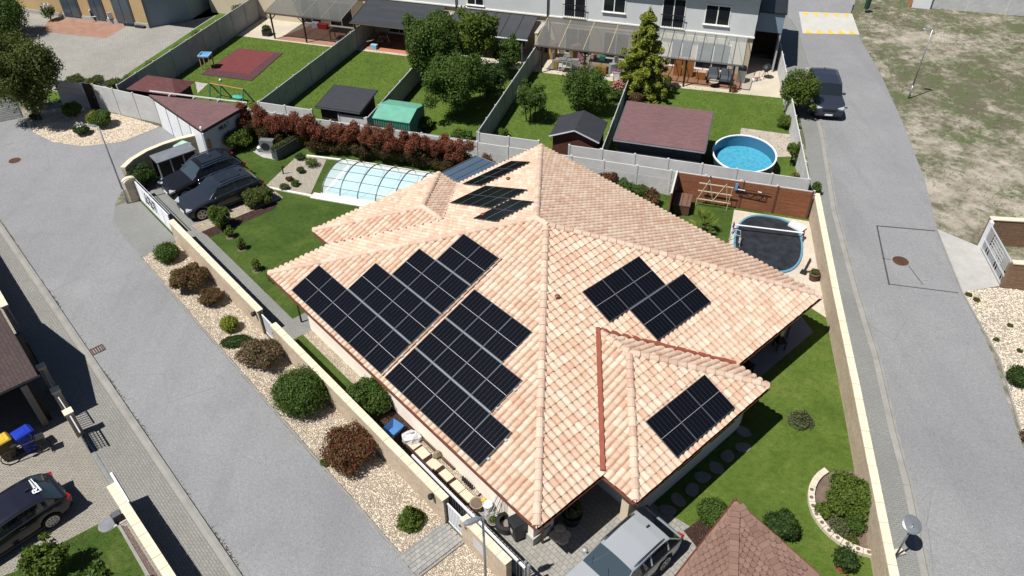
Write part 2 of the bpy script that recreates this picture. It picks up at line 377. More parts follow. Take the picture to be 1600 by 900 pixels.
sheet('house_pebbles',[H(1.3,-8.28),H(5.2,-8.28),H(5.2,-8.0),H(1.3,-8.0)],.020,GRAV)
sheet('front_yard',[H(5.3,-9.56),H(22,-9.56),H(22,-5.9),H(12.1,-3.15),H(9.9,-3.5),H(7.5,-3.5),H(7.5,-8.0),H(5.3,-8.0)],.012,PAVEH)
sheet('side_bark_bed',[(6.26,16.08),(6.94,16.56),(7.57,15.94),(6.81,15.04)],.016,BARK)
sheet('side_patio',[H(7.9,3.4),(11.05,23.85),(14.23,26.69),(13.92,28.00),H(7.9,8.0)],.014,M('slate_patio',(.16,.16,.17),.7,.15,1,20,.2))
sheet('pool_terrace',[(12.77,36.93),(16.71,35.75),(15.26,27.53),(14.52,28.56),(13.70,29.84),(11.61,33.28)],.012,m_blocks('pool_slabs',(.40,.35,.29),(.45,.40,.335),(.33,.29,.24),.6,.4,R(16.8),.5,.008,.3,.2))
sheet('garden_bed',arc((13.2,16.95),1.85,R(100),R(290),14)+[(13.2,15.2),(13.75,18.6)],.014,SOIL)
sheet('gravel_bed',[T(-26.7,-23.9),T(-26.6,-20.1),T(-24.6,-20.05),T(-23.6,-24.2)],.012,GRAV2)
# right-hand street
RK=[(25.2,80),(24.2,68.1),(23.9,62.4),(22.82,56.1),(20.4,44.4),(18.6,36.75),(17.45,29.9),(16.7,24.9),(15.85,20.7),(15.4,18),(14.6,14.5),(13,7)]
RV=[(33,80),(30.6,69.2),(28.9,65.4),(28.6,61.6),(27.7,54.4),(26.5,47.4),(25,40.1),(23.6,35.0),(22.6,29.6),(21.9,24.9),(20.7,20.1),(19.2,12)]
sheet('street',RK+RV[::-1],.004,ASPH2)
sheet('cross_street',[(24.5,66),(24.2,68.1),(24.8,75),(5,82),(5,110),(60,100),(60,76),(33,74.5),(30.7,69.2),(29.2,66)],.010,ASPH2)
sheet('street_pavement',[(p[0]-.05,p[1]) for p in RK]+[(12.0,7),(13,14.6),(15.6,28),(17.2,36.3),(19.2,45),(20.9,55),(21.5,62),(22,80)],.016,PAVER)
b=MB()
for i in range(2,len(RK)-1): b.seg(RK[i],RK[i+1],.10,.0,.055)
struct(b.build('street_kerb',KERB))
b=MB()
for i in range(3,len(RK)-1): b.seg(RK[i],RK[i+1],.24,.0,.022,-.18)
struct(b.build('street_gutter',GUTC))
sheet('vacant_lot',[(p[0],p[1]) for p in RV[1:8]]+[(25.2,34.8),(60,29),(110,60),(110,90),(45,72),(33,70.5)],.010,LOT)
sheet('gate_slab',[(23.53,34.95),(25.17,33.28),(24.68,30.01),(22.52,29.52)],.018,CONC)
sheet('pebble_lot',[(22.54,29.57),(24.63,29.91),(28.44,28.84),(22.29,14.21),(19.82,16.27),(20.75,19.81),(22.10,24.89)],.014,GRAV2)
b=MB()
for a,c in ((((23.53,34.95)),((22.52,29.52))),(((22.52,29.52)),((22.13,24.89))),(((22.13,24.89)),((20.77,19.94)))): b.seg(a,c,.08,0,.04)
struct(b.build('lot_edging',KERB))
# raised crossing with yellow markings
b=MB(); b.prism([(25.25,67.50),(29.73,66.99),(28.77,62.31),(24.17,62.64)],0,.05); struct(b.build('raised_crossing',M('crossing_concrete',(.40,.395,.37),.8,.1,.8,20,.2)))
YEL=M('road_paint_yellow',(.62,.40,.05),.7,.2,3,30,.1); b=MB()
A,B2=(24.28,62.63),(28.67,62.31); A2,C2=(25.30,67.28),(29.57,66.84)
for i in range(5):
    for (a,c,dr,k) in ((A,B2,1,1.),(A2,C2,-1,.8)):
        p=lerp(a,c,(i+.12)/5); q=lerp(a,c,(i+.88)/5); m_=lerp(a,c,(i+.5)/5)
        b.add([(p[0],p[1],.055),(q[0],q[1],.055),(m_[0]+.15*dr,m_[1]+1.0*k*dr,.055)],[(0,1,2) if dr>0 else (2,1,0)])
struct(b.build('road_marking',YEL))
# repaired patch with joints
JT=M('tar_joint',(.05,.05,.055),.8,.2); b=MB()
for a,c,wd in (((20.36,35.28),(23.39,34.77),.09),((20.36,35.28),(19.11,30.15),.08),((19.09,30.20),(22.34,29.48),.06),((20.69,31.87),(20.82,30.14),.04),((19.55,32.32),(20.11,32.20),.04)): b.seg(a,c,wd,.004,.0105)
struct(b.build('patch_joint',JT))
# back gardens
sheet('terrace_lawn',[T(-41,-16.9),T(4.3,-16.9),T(3.2,-3.2),T(-41,-4.0)],.006,LAWN2)
sheet('terrace_paving',[T(-41,-4.0),T(-8,-3.85),T(3.2,-3.2),T(2.0,3.5),T(-41,.4)],.012,M('terrace_slabs',(.40,.36,.29),.85,.12,.8,20,.2))
sheet('brick_terrace',[T(-37.5,-3.75),T(-31,-3.75),T(-31,.2),T(-36,.2)],.016,m_blocks('terrace_brick',(.25,.13,.09),(.30,.17,.12),(.2,.14,.11),.4,.2,R(16.8)))
sheet('red_terrace',[T(-29.8,-3.6),T(-24,-3.6),T(-24,.2),T(-29.8,.2)],.016,M('red_tiles',(.36,.14,.08),.8,.2,1,20,.2))
sheet('dark_terrace',[T(-6.5,-2.9),T(-.2,-2.9),T(-.2,.2),T(-6.5,.2)],.016,M('wood_deck',(.22,.12,.07),.8,.2,2,20,.3))
sheet('fence_strip',[T(-41,-18.1),T(4.4,-18.1),T(4.4,-16.8),T(-41,-16.8)],.010,SOIL)
sheet('neighbour_yard',[T(-41.2,-18.3),T(-41.2,4),T(-47,5.5),T(-47,-2.5),T(-49,-4.6),T(-80,-4.6),T(-80,-18.5)],.008,PAVET)
sheet('yard_path',[T(-41.2,4),T(-47,5.5),T(-47,-2.4),T(-46.3,12),T(-41,12)],.012,M('yard_path_grey',(.20,.195,.18),.9,.2,.8,15,.3))
sheet('grass_strip',[T(-41.3,-17.9),T(-44.2,-17.2),T(-45.0,-12.5),T(-45.2,-4),T(-45.2,4),T(-41.3,6)],.017,LAWN2)
sheet('back_grass',[T(-41.3,-18.2),T(-52,-18.3),T(-52,-16.9),T(-42,-16.7)],.021,LAWN2)
sheet('pebble_island',[(-33.60,48.59),(-32.12,46.67),(-30.08,45.19),(-27.81,44.58),(-25.53,45.14),(-23.72,47.21),(-26.16,48.51),(-29.63,49.97),(-31.38,50.28),(-32.93,49.34)],.014,GRAV)
sheet('brick_patio',[(-39.65,64.01),(-33.42,62.43),(-32.77,65.05),(-34.33,66.66),(-40.05,67.03)],.014,m_blocks('patio_brick',(.24,.135,.095),(.285,.17,.125),(.19,.12,.09),.4,.4,R(16.8),0,.01,.3,.3))
b=MB(); b.prism([T(-39.4,-6.3),T(-35.5,-6.2),T(-35.2,-11.3),T(-39.5,-11.4)],0,.05); mt=b.build('play_mat',M('mat_maroon',(.070,.030,.036),.9,.15,2,30,.3))
tag(mt,'rubber play mat, red with darker border, on the lawn beside the blue table','play mat')
b=MB(); b.prism([T(-39.3,-6.4),T(-36.1,-6.3),T(-36.0,-10.4),T(-39.4,-10.5)],.045,.056); b.build('mat_centre',M('mat_red',(.125,.030,.032),.9,.15,2,30,.3),mt)
# distant neighbouring block of grass strip at top
def manhole(p,r,label,m,z=.006):
    t=thing('manhole_cover',label,'manhole',(p[0],p[1],z)); b=MB()
    b.lathe((0,0,0),[(r*1.15,0),(r*1.15,.008),(r*1.0,.010),(r*.99,.004)],24); b.build('frame',KERB if r>.3 else DARKM,t,False)
    b=MB(); b.lathe((0,0,0),[(r*.97,.002),(r*.97,.012),(r*.9,.016)],24); 
    for k in range(6):
        b.box((0,(k-2.5)*r*.28,.019),(r*1.5*math.cos((k-2.5)*.35),.035,.008))
    b.build('lid',m,t,False)
RUST=M('rusty_iron',(.10,.05,.035),.7,.3,4,40,.3,.4)
manhole((-31.40,42.84),.36,'round rusty manhole cover in the grey lane near the left edge',RUST)
manhole((20.44,32.09),.42,'round reddish manhole cover inside the cut asphalt patch',RUST)
t=thing('drain_grate','rectangular rusty drain grate beside the kerb of the lane','drain',(-19.21,25.72,.006),R(-48.1+90))
b=MB(); b.box((0,.22,.012),(.62,.05,.02)).box((0,-.22,.012),(.62,.05,.02)).box((.29,0,.012),(.05,.4,.02)).box((-.29,0,.012),(.05,.4,.02)); b.build('frame',RUST,t,False)
for i in range(5):
    bb=MB(); bb.box(((i-2)*.105,0,.010),(.05,.4,.012)); bb.build('bar',RUST,t,False)

# ---------------------------------------------------------------- the villa
EA,EB,ZE,TN=8.974,8.675,2.75,.3979
CS=1/math.sqrt(1+TN*TN); SN=TN*CS
villa=thing('villa','cream walled bungalow under a large pyramid roof of peach clay tiles','house',H(0,0,0))
def hpart(b,name,m,parent=None,smooth=False): return b.build(name,m,parent or villa,True,smooth)
WT=ZE-.10
# walls
def wallbox(b,u0,u1,v0,v1,z0=0,z1=WT): return b.prism([H(u0,v0),H(u1,v0),H(u1,v1),H(u0,v1)],z0,z1)
b=MB(); wallbox(b,-7.28,7.2,-8.02,8.0); hpart(b,'wall',PLW)
b=MB(); wallbox(b,7.2,8.15,-8.02,-7.0); hpart(b,'wall',PLW)
b=MB(); wallbox(b,7.2,8.1,3.2,4.6); hpart(b,'wall',PLW)
b=MB(); wallbox(b,7.21,9.95,-4.4,2.0,0,WT); hpart(b,'wall',PLG)
b=MB(); wallbox(b,-9.7,-7.2,-4.7,1.8); hpart(b,'wall',PLW)
for (u,v) in ((9.7,-4.75),(9.7,2.1),(8.1,7.6)):
    b=MB(); b.prism([H(u-.17,v-.17),H(u+.17,v-.17),H(u+.17,v+.17),H(u-.17,v+.17)],0,WT); hpart(b,'pillar',PLC)
# plinth stones by the front corner
b=MB(); wallbox(b,7.6,8.22,-8.09,-7.2,0,.42); hpart(b,'plinth',CONC)
# soffits
SOF=M('soffit_brown',(.10,.055,.035),.7,.2)
def soff(u0,u1,v0,v1,z): 
    b=MB(); b.prism([H(u0,v0),H(u1,v0),H(u1,v1),H(u0,v1)],z-.03,z); return hpart(b,'soffit',SOF)
soff(-EA+.05,EA-.05,-EB+.05,EB-.05,ZE-.10)
soff(8.9,10.46,-5.48,2.26,ZE-.108); soff(-10.5,-8.9,-5.35,2.42,ZE-.108)
# windows and doors on the front-right side (u = 9.6 and 7.2 faces)
def hwin(u,v0,v1,z0,z1,name='window',frame=BRN):
    f=MB(); f.prism([H(u,v0),H(u+.05,v0),H(u+.05,v1),H(u,v1)],z0,z1); fo=hpart(f,name,frame)
    n=max(1,round((v1-v0)/.8)); wd=(v1-v0-.08)/n
    for i in range(n):
        a=v0+.06+i*wd; g=MB(); g.prism([H(u+.04,a),H(u+.058,a),H(u+.058,a+wd-.06),H(u+.04,a+wd-.06)],z0+.07,z1-.07); g.build('pane',GLASSD,fo)
hwin(9.95,-2.2,-.8,.9,2.2); hwin(9.95,-.2,1.4,.9,2.2); hwin(7.2,-6.4,-5.3,0,2.1,'door'); hwin(7.2,-4.6,-3.3,.8,2.1); hwin(7.2,5.2,7.4,.05,2.2)
# --- roof deck: one solid per plane pair
def decks(b,pts): b.add(*pts)
deck=MB()
zr=ZE+EB*TN
dv=[H(-EA,-EB,ZE-.02),H(EA,-EB,ZE-.02),H(EA,EB,ZE-.02),H(-EA,EB,ZE-.02),H(-(EA-EB),0,zr-.02),H(EA-EB,0,zr-.02)]
deck.add(dv,[(0,1,5,4),(1,2,5),(2,3,4,5),(3,0,4),(3,2,1,0)])
PH=3.92; zp=ZE+PH*TN; PV=-1.61
deck.add([H(10.51,PV-PH,ZE-.02),H(10.51,PV+PH,ZE-.02),H(10.51-PH,PV,zp-.02),H(5.0,PV,zp-.02),H(8.9,PV-PH,ZE-.02),H(8.9,PV+PH,ZE-.02)],[(0,1,2),(0,2,3,4),(1,5,3,2),(0,4,5,1)])
NV=-1.46
deck.add([H(-10.55,NV-PH,ZE-.02),H(-10.55,NV+PH,ZE-.02),H(-10.55+PH,NV,zp-.02),H(-5.0,NV,zp-.02),H(-8.9,NV-PH,ZE-.02),H(-8.9,NV+PH,ZE-.02)],[(1,0,2),(0,4,3,2),(1,2,3,5),(0,1,5,4)])
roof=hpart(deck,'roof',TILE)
# --- tiles
CW,RE,TL=.2715,.335,.40
def tile_geo():
    xs=[k*CW/.298 for k in (0,.020,.045,.09,.149,.208,.253,.278,.298)]
    zs=[-.03,.008,.046,.076,.088,.076,.046,.008,-.03]
    v=[];f=[]; n=len(xs)
    for (y,dz) in ((0,.042),(TL,.0)):
        for x,z in zip(xs,zs): v.append((x,y,z+dz))
    for x,z in zip(xs,zs): v.append((x,.0,z+.042-.040))       # front lip
    for i in range(n-1):
        f.append((i,i+1,n+i+1,n+i)); f.append((2*n+i,2*n+i+1,i+1,i))
    return v,f
TVv,TFf=tile_geo(); TVa=np.array(TVv)
tile_me=bpy.data.meshes.new('tile'); tile_me.from_pydata(TVv,[],TFf); tile_me.materials.append(TILE); tile_me.update()
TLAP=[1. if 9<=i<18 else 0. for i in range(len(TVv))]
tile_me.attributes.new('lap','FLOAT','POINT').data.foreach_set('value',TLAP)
class Face:   # eave origin o (2D H), e: unit eave dir (H frame), up: unit horizontal upslope dir (H frame), eave length, list of clip hip lines
    def __init__(s,u,v,e,up,L,run,clipl,clipr,top=0):
        s.u,s.v,s.e,s.up,s.L,s.run=u,v,e,up,L,run; s.cl,s.cr,s.top=clipl,clipr,top
    def P(s,a,d,h=0):   # a along eave, d up slope, h normal
        q=d*CS-h*SN; return H(s.u+s.e[0]*a+s.up[0]*q,s.v+s.e[1]*a+s.up[1]*q,ZE+d*SN+h*CS)
    def lim(s,d):       # a-range at slope distance d
        x=d*CS; return (x if s.cl else 0.),(s.L-(x if s.cr else 0.))
def mk(u,v,e,up,L,run,cl=True,cr=True): return Face(u,v,e,up,L,run,cl,cr)
FACES=dict(
 SW=mk(-EA,-EB,(1,0),(0,1),2*EA,EB), SE=mk(EA,-EB,(0,1),(-1,0),2*EB,EB),
 NE=mk(EA,EB,(-1,0),(0,-1),2*EA,EB), NW=mk(-EA,EB,(0,-1),(1,0),2*EB,EB),
 PSE=mk(10.51,PV-PH,(0,1),(-1,0),2*PH,PH), PSW=mk(5.0,PV-PH,(1,0),(0,1),10.51-5.0,PH,False,True), PNE=mk(10.51,PV+PH,(-1,0),(0,-1),10.51-5.0,PH,True,False),
 NNW=mk(-10.55,NV+PH,(0,-1),(1,0),2*PH,PH), NSW=mk(-10.55,NV-PH,(1,0),(0,1),10.55-5.0,PH,True,False), NNE=mk(-5.0,NV+PH,(-1,0),(0,-1),10.55-5.0,PH,False,True))
singles=[]; NSING=dict(SW=60,SE=130,PSE=70,PSW=40)
rng=np.random.RandomState(3)
allV=[];allF=[];cnt=0
SWP=[]   # cells hidden under solar panels stay in the joined field
for nm,F in FACES.items():
    nr=int(F.run/CS/RE)+1; cand=[]
    ins_v=[];ins_f=[];brd=MB()
    n0=F.P(0,0); ex=Vector(F.P(1,0))-Vector(n0); ey=Vector(F.P(0,1))-Vector(n0); ez=Vector(F.P(0,0,1))-Vector(n0)
    A3=np.array([list(ex),list(ey),list(ez)])
    for r in range(nr):
        d=-.06+r*RE
        for c in range(int(F.L/CW)+1):
            a=c*CW
            lo0,hi0=F.lim(d); lo1,hi1=F.lim(d+TL)
            if a+CW<lo0 or a>hi0 or d>F.run/CS: continue
            inside=a>=lo1 and a+CW<=hi1 and d+TL<F.run/CS
            jit=rng.normal(0,1,3)*np.array([.003,.006,.003])
            vs=np.array(n0)+(TVa+np.array([a,d,.0])+jit)@A3
            # skip tiles deep under another roof
            if nm in('PSW','PNE','NSW','NNE'):
                uu=F.u+F.e[0]*(a+.15); zz=ZE+(d+.2)*SN; main=ZE+(EA-abs(uu))*TN
                if zz<main-.35: continue
            if nm in('SE','NW'):
                vv=F.v+F.e[1]*(a+.15); xx=EA-d*CS; pv=PV if nm=='SE' else NV
                wz=min(ZE+(PH-abs(vv-pv))*TN, ZE+(10.51-xx)*TN)
                if abs(vv-pv)<PH and ZE+d*SN<wz-.4: continue
            if inside:
                pw=n0[2]; ctr=vs.mean(0)
                cand.append((np.linalg.norm(ctr-np.array([0,0,25.])),len(ins_v),vs,a,d,jit)); ins_v.append(vs)
            else: brd.add([tuple(p) for p in vs],TFf)
    take=set()
    if nm in NSING:
        covered=lambda a,d: False
        if nm=='SW': covered=lambda a,d: d<5.4 and 1.5<a<15.3
        if nm=='SE': covered=lambda a,d: (2.3<d<6.2 and 7<a<12.6) or (a>1.5 and a<11.5 and d<4.6 and 3<a<11)
        if nm=='PSE': covered=lambda a,d: 2<a<6.0 and d<2.1
        if nm=='PSW': covered=lambda a,d: a<1.2
        cs=sorted([k for k in cand if not covered(k[3],k[4])],key=lambda k:k[0])[:NSING[nm]]
        for k in cs:
            take.add(k[1])
            Mx=Matrix.Identity(4)
            for i in range(3):
                Mx[i][0]=ex[i];Mx[i][1]=ey[i];Mx[i][2]=ez[i]
            p=np.array(n0)+(np.array([k[3],k[4],0])+k[5])@A3
            Mx.translation=Vector(p)-Vector(villa.location); singles.append(obj('tile',tile_me,roof,M=Mx))
    for i,vs in enumerate(ins_v):
        if i in take: continue
        o=len(allV)*len(TVv); allV.append(vs)
    # clip border tiles along hips
    if brd.v:
        bm=bmesh.new(); me=bpy.data.meshes.new('x'); me.from_pydata(brd.v,[],brd.f); bm.from_mesh(me); bpy.data.meshes.remove(me)
        for (flag,a0,sg) in ((F.cl,0,1),(F.cr,F.L,-1)):
            if not flag: continue
            p0=Vector(F.P(a0,0)); p1=Vector(F.P(a0+sg*5,5/CS)); dr=p1-p0; nn=dr.cross(Vector((0,0,1))); nn.normalize()
            if nn.dot(ex)*sg>0: nn=-nn
            bmesh.ops.bisect_plane(bm,geom=bm.verts[:]+bm.edges[:]+bm.faces[:],plane_co=p0,plane_no=nn,clear_outer=True)
        bm.verts.index_update(); off=cnt; 
        allF.append(([tuple(v.co) for v in bm.verts],[tuple(v.index for v in f.verts) for f in bm.faces])); bm.free()
fv=np.concatenate(allV); nt_=len(allV); base=np.array(TFf)
ff=[tuple(int(x) for x in row) for k in range(nt_) for row in (base+k*len(TVv))]
vv=[tuple(p) for p in fv.tolist()]
for (bv,bf) in allF:
    o=len(vv); vv+=bv; ff+=[tuple(o+i for i in f) for f in bf]
lv=villa.location
me=bpy.data.meshes.new('tile_field'); me.from_pydata([(p[0]-lv[0],p[1]-lv[1],p[2]-lv[2]) for p in vv],[],ff); me.materials.append(TILE); me.update()
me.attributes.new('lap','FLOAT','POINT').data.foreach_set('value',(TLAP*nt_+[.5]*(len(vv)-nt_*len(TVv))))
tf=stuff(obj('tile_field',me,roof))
print('tiles',len(singles),nt_)
# --- ridge and hip caps
def cap_mesh():
    b=MB(); n=7; rows=[(0,.160,.0),(.02,.168,.0),(.36,.142,-.012),(.41,.136,-.014)]
    for (x,r,dz) in rows:
        for k in range(n):
            t=PI*(k/(n-1)); b.v.append((x,math.cos(t)*r,math.sin(t)*r*.85+dz))
    for i in range(len(rows)-1):
        for k in range(n-1): b.f.append((i*n+k,(i+1)*n+k,(i+1)*n+k+1,i*n+k+1))
    b.f.append(tuple(range(n)))
    return b.mesh('ridge_tile',RIDGE,smooth=False)
capme=cap_mesh()
def caps(p0,p1,step=.39,lift=.035,first=True):
    p0,p1=Vector(p0),Vector(p1); d=(p1-p0); L=d.length; d.normalize(); n=max(1,int(round(L/step))); y=Vector((0,0,1)).cross(d).normalized(); z=d.cross(y)
    for i in range(n):
        Mx=Matrix.Identity(4); sc=L/n/step
        jx=random.gauss(0,.006)
        for r in range(3): Mx[r][0]=d[r]*sc; Mx[r][1]=y[r]; Mx[r][2]=z[r]
        Mx.translation=p0+d*(i*L/n)+z*(lift+random.gauss(0,.004))+y*jx-Vector(villa.location); obj('ridge_tile',capme,roof,M=Mx)
RL=EA-EB
for (cu,cv,ru) in ((-EA,-EB,-RL),(-EA,EB,-RL),(EA,-EB,RL),(EA,EB,RL)): caps(H(cu,cv,ZE),H(ru,0,zr))
caps(H(-RL-.1,0,zr),H(RL+.1,0,zr),.39,.05)
for (cu,pv,sg) in ((10.51,PV,1),(-10.55,NV,-1)):
    for s in (-1,1): caps(H(cu,pv+s*PH,ZE),H(cu-sg*PH,pv,zp))
    caps(H(cu-sg*PH,pv,zp),H(sg*5.1,pv,zp),.39,.04)
# red valley flashings beside the porch roof
for nm,(v0,) in (('a',(PV-PH,)),('b',(PV+PH,))):
    b=MB(); s=1 if v0<PV else -1
    zz=.15 if v0<PV else .08; p0=Vector(H(8.98,v0,ZE+zz)); p1=Vector(H(4.95,PV,zp+zz)); d=(p1-p0); L=d.length; d.normalize(); y=Vector((0,0,1)).cross(d).normalized()
    n=22
    for k in range(n):
        a=p0+d*(L*k/n); c=p0+d*(L*(k+1)/n); w0=.085+(.018*math.sin(k*1.7) if v0>PV else .008*math.sin(k*2.1))
        h=.075
        b.add([a-y*w0,a+y*w0,c+y*w0,c-y*w0,a-y*w0+Vector((0,0,h)),a+y*w0+Vector((0,0,h)),c+y*w0+Vector((0,0,h)),c-y*w0+Vector((0,0,h))],[(3,2,1,0),(4,5,6,7),(0,1,5,4),(2,3,7,6),(1,2,6,5),(3,0,4,7)])
    b.build('valley_flashing',REDM,roof)
# dark joint of the rear wing against the main roof
for v0 in (NV-PH,NV+PH):
    b=MB(); b.tube([H(-8.98,v0,ZE+.05),H(-5.05,NV,zp+.05)],.06,6); b.build('valley_flashing',M('dark_flashing',(.10,.045,.03),.6,.2),roof)
# gutters, fascia, downpipes
def gutter(a,c):
    b=MB(); n=4; p0=Vector(a); p1=Vector(c); d=(p1-p0).normalized(); y=Vector((0,0,1)).cross(d)
    prof=[(-.0,.06),(-.0,-.05),(-.03,-.09),(-.085,-.09),(-.12,-.05),(-.12,.01),(-.11,.01),(-.11,-.04),(-.08,-.08),(-.035,-.08),(-.012,-.045),(-.012,.06)]
    v=[]
    for p in (p0,p1):
        for (q,z) in prof: v.append(tuple(p+y*q+Vector((0,0,z))))
    k=len(prof); b.add(v,[(i,(i+1)%k,k+(i+1)%k,k+i) for i in range(k)]+[tuple(range(k-1,-1,-1)),tuple(range(k,2*k))])
    hpart(b,'gutter',GUT)
zg=ZE-.07
for a,c in (((-EA,-EB),(EA,-EB)),((EA,-EB),(EA,-5.6)),((EA,2.4),(EA,EB)),((EA,EB),(-EA,EB)),((-EA,EB),(-EA,2.6)),((-EA,-5.5),(-EA,-EB)),((8.98,-5.53),(10.51,-5.53)),((10.51,-5.53),(10.51,2.31)),((10.51,2.31),(8.98,2.31)),((-10.55,2.47),(-10.55,-5.38)),((-8.98,2.47),(-10.55,2.47)),((-10.55,-5.38),(-8.98,-5.38))):
    gutter(H(a[0],a[1],zg),H(c[0],c[1],zg))
for (u,v) in ((8.35,-7.75),(8.3,8.1),(-8.0,-8.1)):
    b=MB(); b.tube([H(u+(.5 if u>0 else -.5),v,ZE-.14),H(u,v,ZE-.5),H(u,v,.06)],.05,8); hpart(b,'downpipe',GUT,None,True)
# roof vents
for (F,a,d) in (('SE',6.6,6.3),('NW',9.2,6.2),('NW',5.1,3.1)):
    p=FACES[F].P(a,d,.03); b=MB(); b.lathe(p,[(.07,-.1),(.07,.10),(.11,.11),(.11,.15),(.04,.19)],10); hpart(b,'roof_vent',GUT)
# --- solar panels
PANELM=m_glass('solar_cell',(.004,.0045,.007),.18,1,.22)
BACKS=M('solar_backsheet',(.035,.04,.05),.4,.05,3,30,0)
FRM=M('solar_frame',(.11,.12,.135),.4,.06,3,30,0,.5)
PWD,PHT=1.146,1.652
def panel_meshes():
    f=MB(); t=.014
    for (c,d) in (((PWD/2,t/2,-.015),(PWD,t,.035)),((PWD/2,PHT-t/2,-.015),(PWD,t,.035)),((t/2,PHT/2,-.015),(t,PHT-2*t,.035)),((PWD-t/2,PHT/2,-.015),(t,PHT-2*t,.035))): f.box(c,d)
    g=MB(); g.box((PWD/2,PHT/2,-.008),(PWD-2*t,PHT-2*t,.012))
    c=MB(); cw=(PWD-2*t-.02)/6; ch=(PHT-2*t-.05)/2
    for i in range(6):
        for j in range(2):
            x0=t+.01+i*cw; y0=t+.012+j*(ch+.026); c.box((x0+cw/2,y0+ch/2,.0),(cw-.011,ch,.006))
    h=MB()  # bright middle busbar strip
    h.box((PWD/2,PHT/2,.0),(PWD-2*t,.010,.005))
    return f.mesh('frame',FRM),g.mesh('backsheet',BACKS),c.mesh('cells',PANELM),h.mesh('middle_strip',ALU)
PM=panel_meshes()
def panel(face,a,d,label):
    F=FACES[face]; n0=Vector(F.P(a,d,.155)); ex=Vector(F.P(a+1,d,.155))-n0; ey=Vector(F.P(a,d+1,.155))-n0; ez=ex.cross(ey)
    t=thing('solar_panel',label,'solar panel',n0,0,'solar panels on the tiled roof')
    q=Matrix((ex,ey,ez)).transposed().to_4x4(); q.translation=n0; t.matrix_basis=q
    for me,nm in zip(PM,('frame','backsheet','cells','middle_strip')): obj(nm,me,t)
ORD=['first','second','third','fourth','fifth','sixth']
rowsay=['lowest','second','third','top']
PU,PVv=1.154,1.7042; u0,v0,uR=1.9681,.1294,9.1669
for r,(st,n) in enumerate(((0,6),(2,4),(3,3),(4,2))):
    for i in range(n): panel('SW',u0+(st+i)*PU,v0+r*PVv,'%s solar panel from left, %s row of the stepped array nearest the lawn'%(ORD[i],rowsay[r]))
for r,n in enumerate((5,4,3)):
    for i in range(n): panel('SW',uR+i*PU,v0+r*PVv,'%s solar panel from left, %s row of the array beside the front hip'%(ORD[i],('lowest','middle','upper')[r]))
uA,vA=7.6517,2.6038
for i in range(3):
    panel('SE',uA+i*PU,vA+PVv,'%s solar panel from left, upper trio above the porch roof'%ORD[i])
    panel('SE',uA+(i+1)*PU,vA,'%s solar panel from left, lower trio above the porch roof'%ORD[i])
    panel('PSE',-3.2-(PV-PH)+i*PU,.19,'%s solar panel from the left on the small porch roof'%ORD[i])
def nw(v,d,l): panel('NW',EB-v-PWD,d,l)
for i in range(3): nw(2.46+i*PU,.60,'%s solar panel from left, farthest row on the rear roof face'%ORD[i])
for i in range(2):
    for r in range(2): nw(.17+i*PU,2.6+r*PVv,'%s solar panel from left, %s row of the square rear array'%(ORD[i],('farther','nearer')[r]))
    nw(-1.0+i*PU,6.13,'%s solar panel from left, in the pair just behind the roof top'%ORD[i])
# mounting rails seen in the gaps between arrays
RAILM=M('rail_brown',(.13,.07,.045),.5,.2,3,30,0,.4)
def rail(face,pts,nm='mounting_rail'):
    b=MB(); F=FACES[face]; b.tube([F.P(a,d,.10) for a,d in pts],.03,4); hpart(b,nm,RAILM)
rail('SW',[(uR-.16,v0),(uR-.16,v0+4*PVv)])
ROWR=M('row_rail',(.16,.185,.20),.45,.1,3,30,0,.3)
def rowrail(face,a0,a1,d):
    F=FACES[face]; b=MB(); b.add([F.P(a0,d-.026,.135),F.P(a1,d-.026,.135),F.P(a1,d+.026,.135),F.P(a0,d+.026,.135),F.P(a0,d-.026,.05),F.P(a1,d-.026,.05),F.P(a1,d+.026,.05),F.P(a0,d+.026,.05)],[(0,1,2,3),(7,6,5,4),(0,4,5,1),(1,5,6,2),(2,6,7,3),(3,7,4,0)]); hpart(b,'mounting_rail',ROWR)
for r,st in ((1,2),(2,3),(3,4)): rowrail('SW',u0+st*PU,u0+6*PU-.02,v0+r*PVv-.026)
for r,n in ((1,4),(2,3)): rowrail('SW',uR,uR+n*PU-.02,v0+r*PVv-.026)
rowrail('SE',uA+PU,uA+3*PU-.02,vA+PVv-.026)
rowrail('NW',EB-2.47,EB-.17,2.6+PVv-.026)
def underlay(face,a0,a1,d0,d1):
    F=FACES[face]; b=MB(); b.add([F.P(a0,d0,.10),F.P(a1,d0,.10),F.P(a1,d1,.10),F.P(a0,d1,.10)],[(0,1,2,3)]); hpart(b,'mounting_tray',DARKM)
for r,(st,n) in enumerate(((0,6),(2,4),(3,3),(4,2))): underlay('SW',u0+st*PU+.02,u0+6*PU-.04,v0+r*PVv+.02,v0+r*PVv+1.63)
for r,n in enumerate((5,4,3)): underlay('SW',uR+.02,uR+n*PU-.04,v0+r*PVv+.02,v0+r*PVv+1.63)
underlay('SE',uA+.02,uA+3*PU-.04,vA+PVv+.02,vA+PVv+1.63); underlay('SE',uA+PU+.02,uA+4*PU-.04,vA+.02,vA+1.63)
underlay('PSE',-3.2-(PV-PH)+.02,-3.2-(PV-PH)+3*PU-.04,.21,1.82)
for (face,a,d) in [('SW',uR-.16,v0+.25+k*.85) for k in range(8)]+[('SW',uR+4*PU+.06,v0+1.95),('SW',uR+4*PU+.06,v0+2.9),('SW',uR+5*PU+.06,v0+.4),('SW',uR+5*PU+.06,v0+1.3)]:
    b=MB(); b.box(FACES[face].P(a,d,.15),(.09,.09,.06),HA); hpart(b,'rail_clamp',ALU)

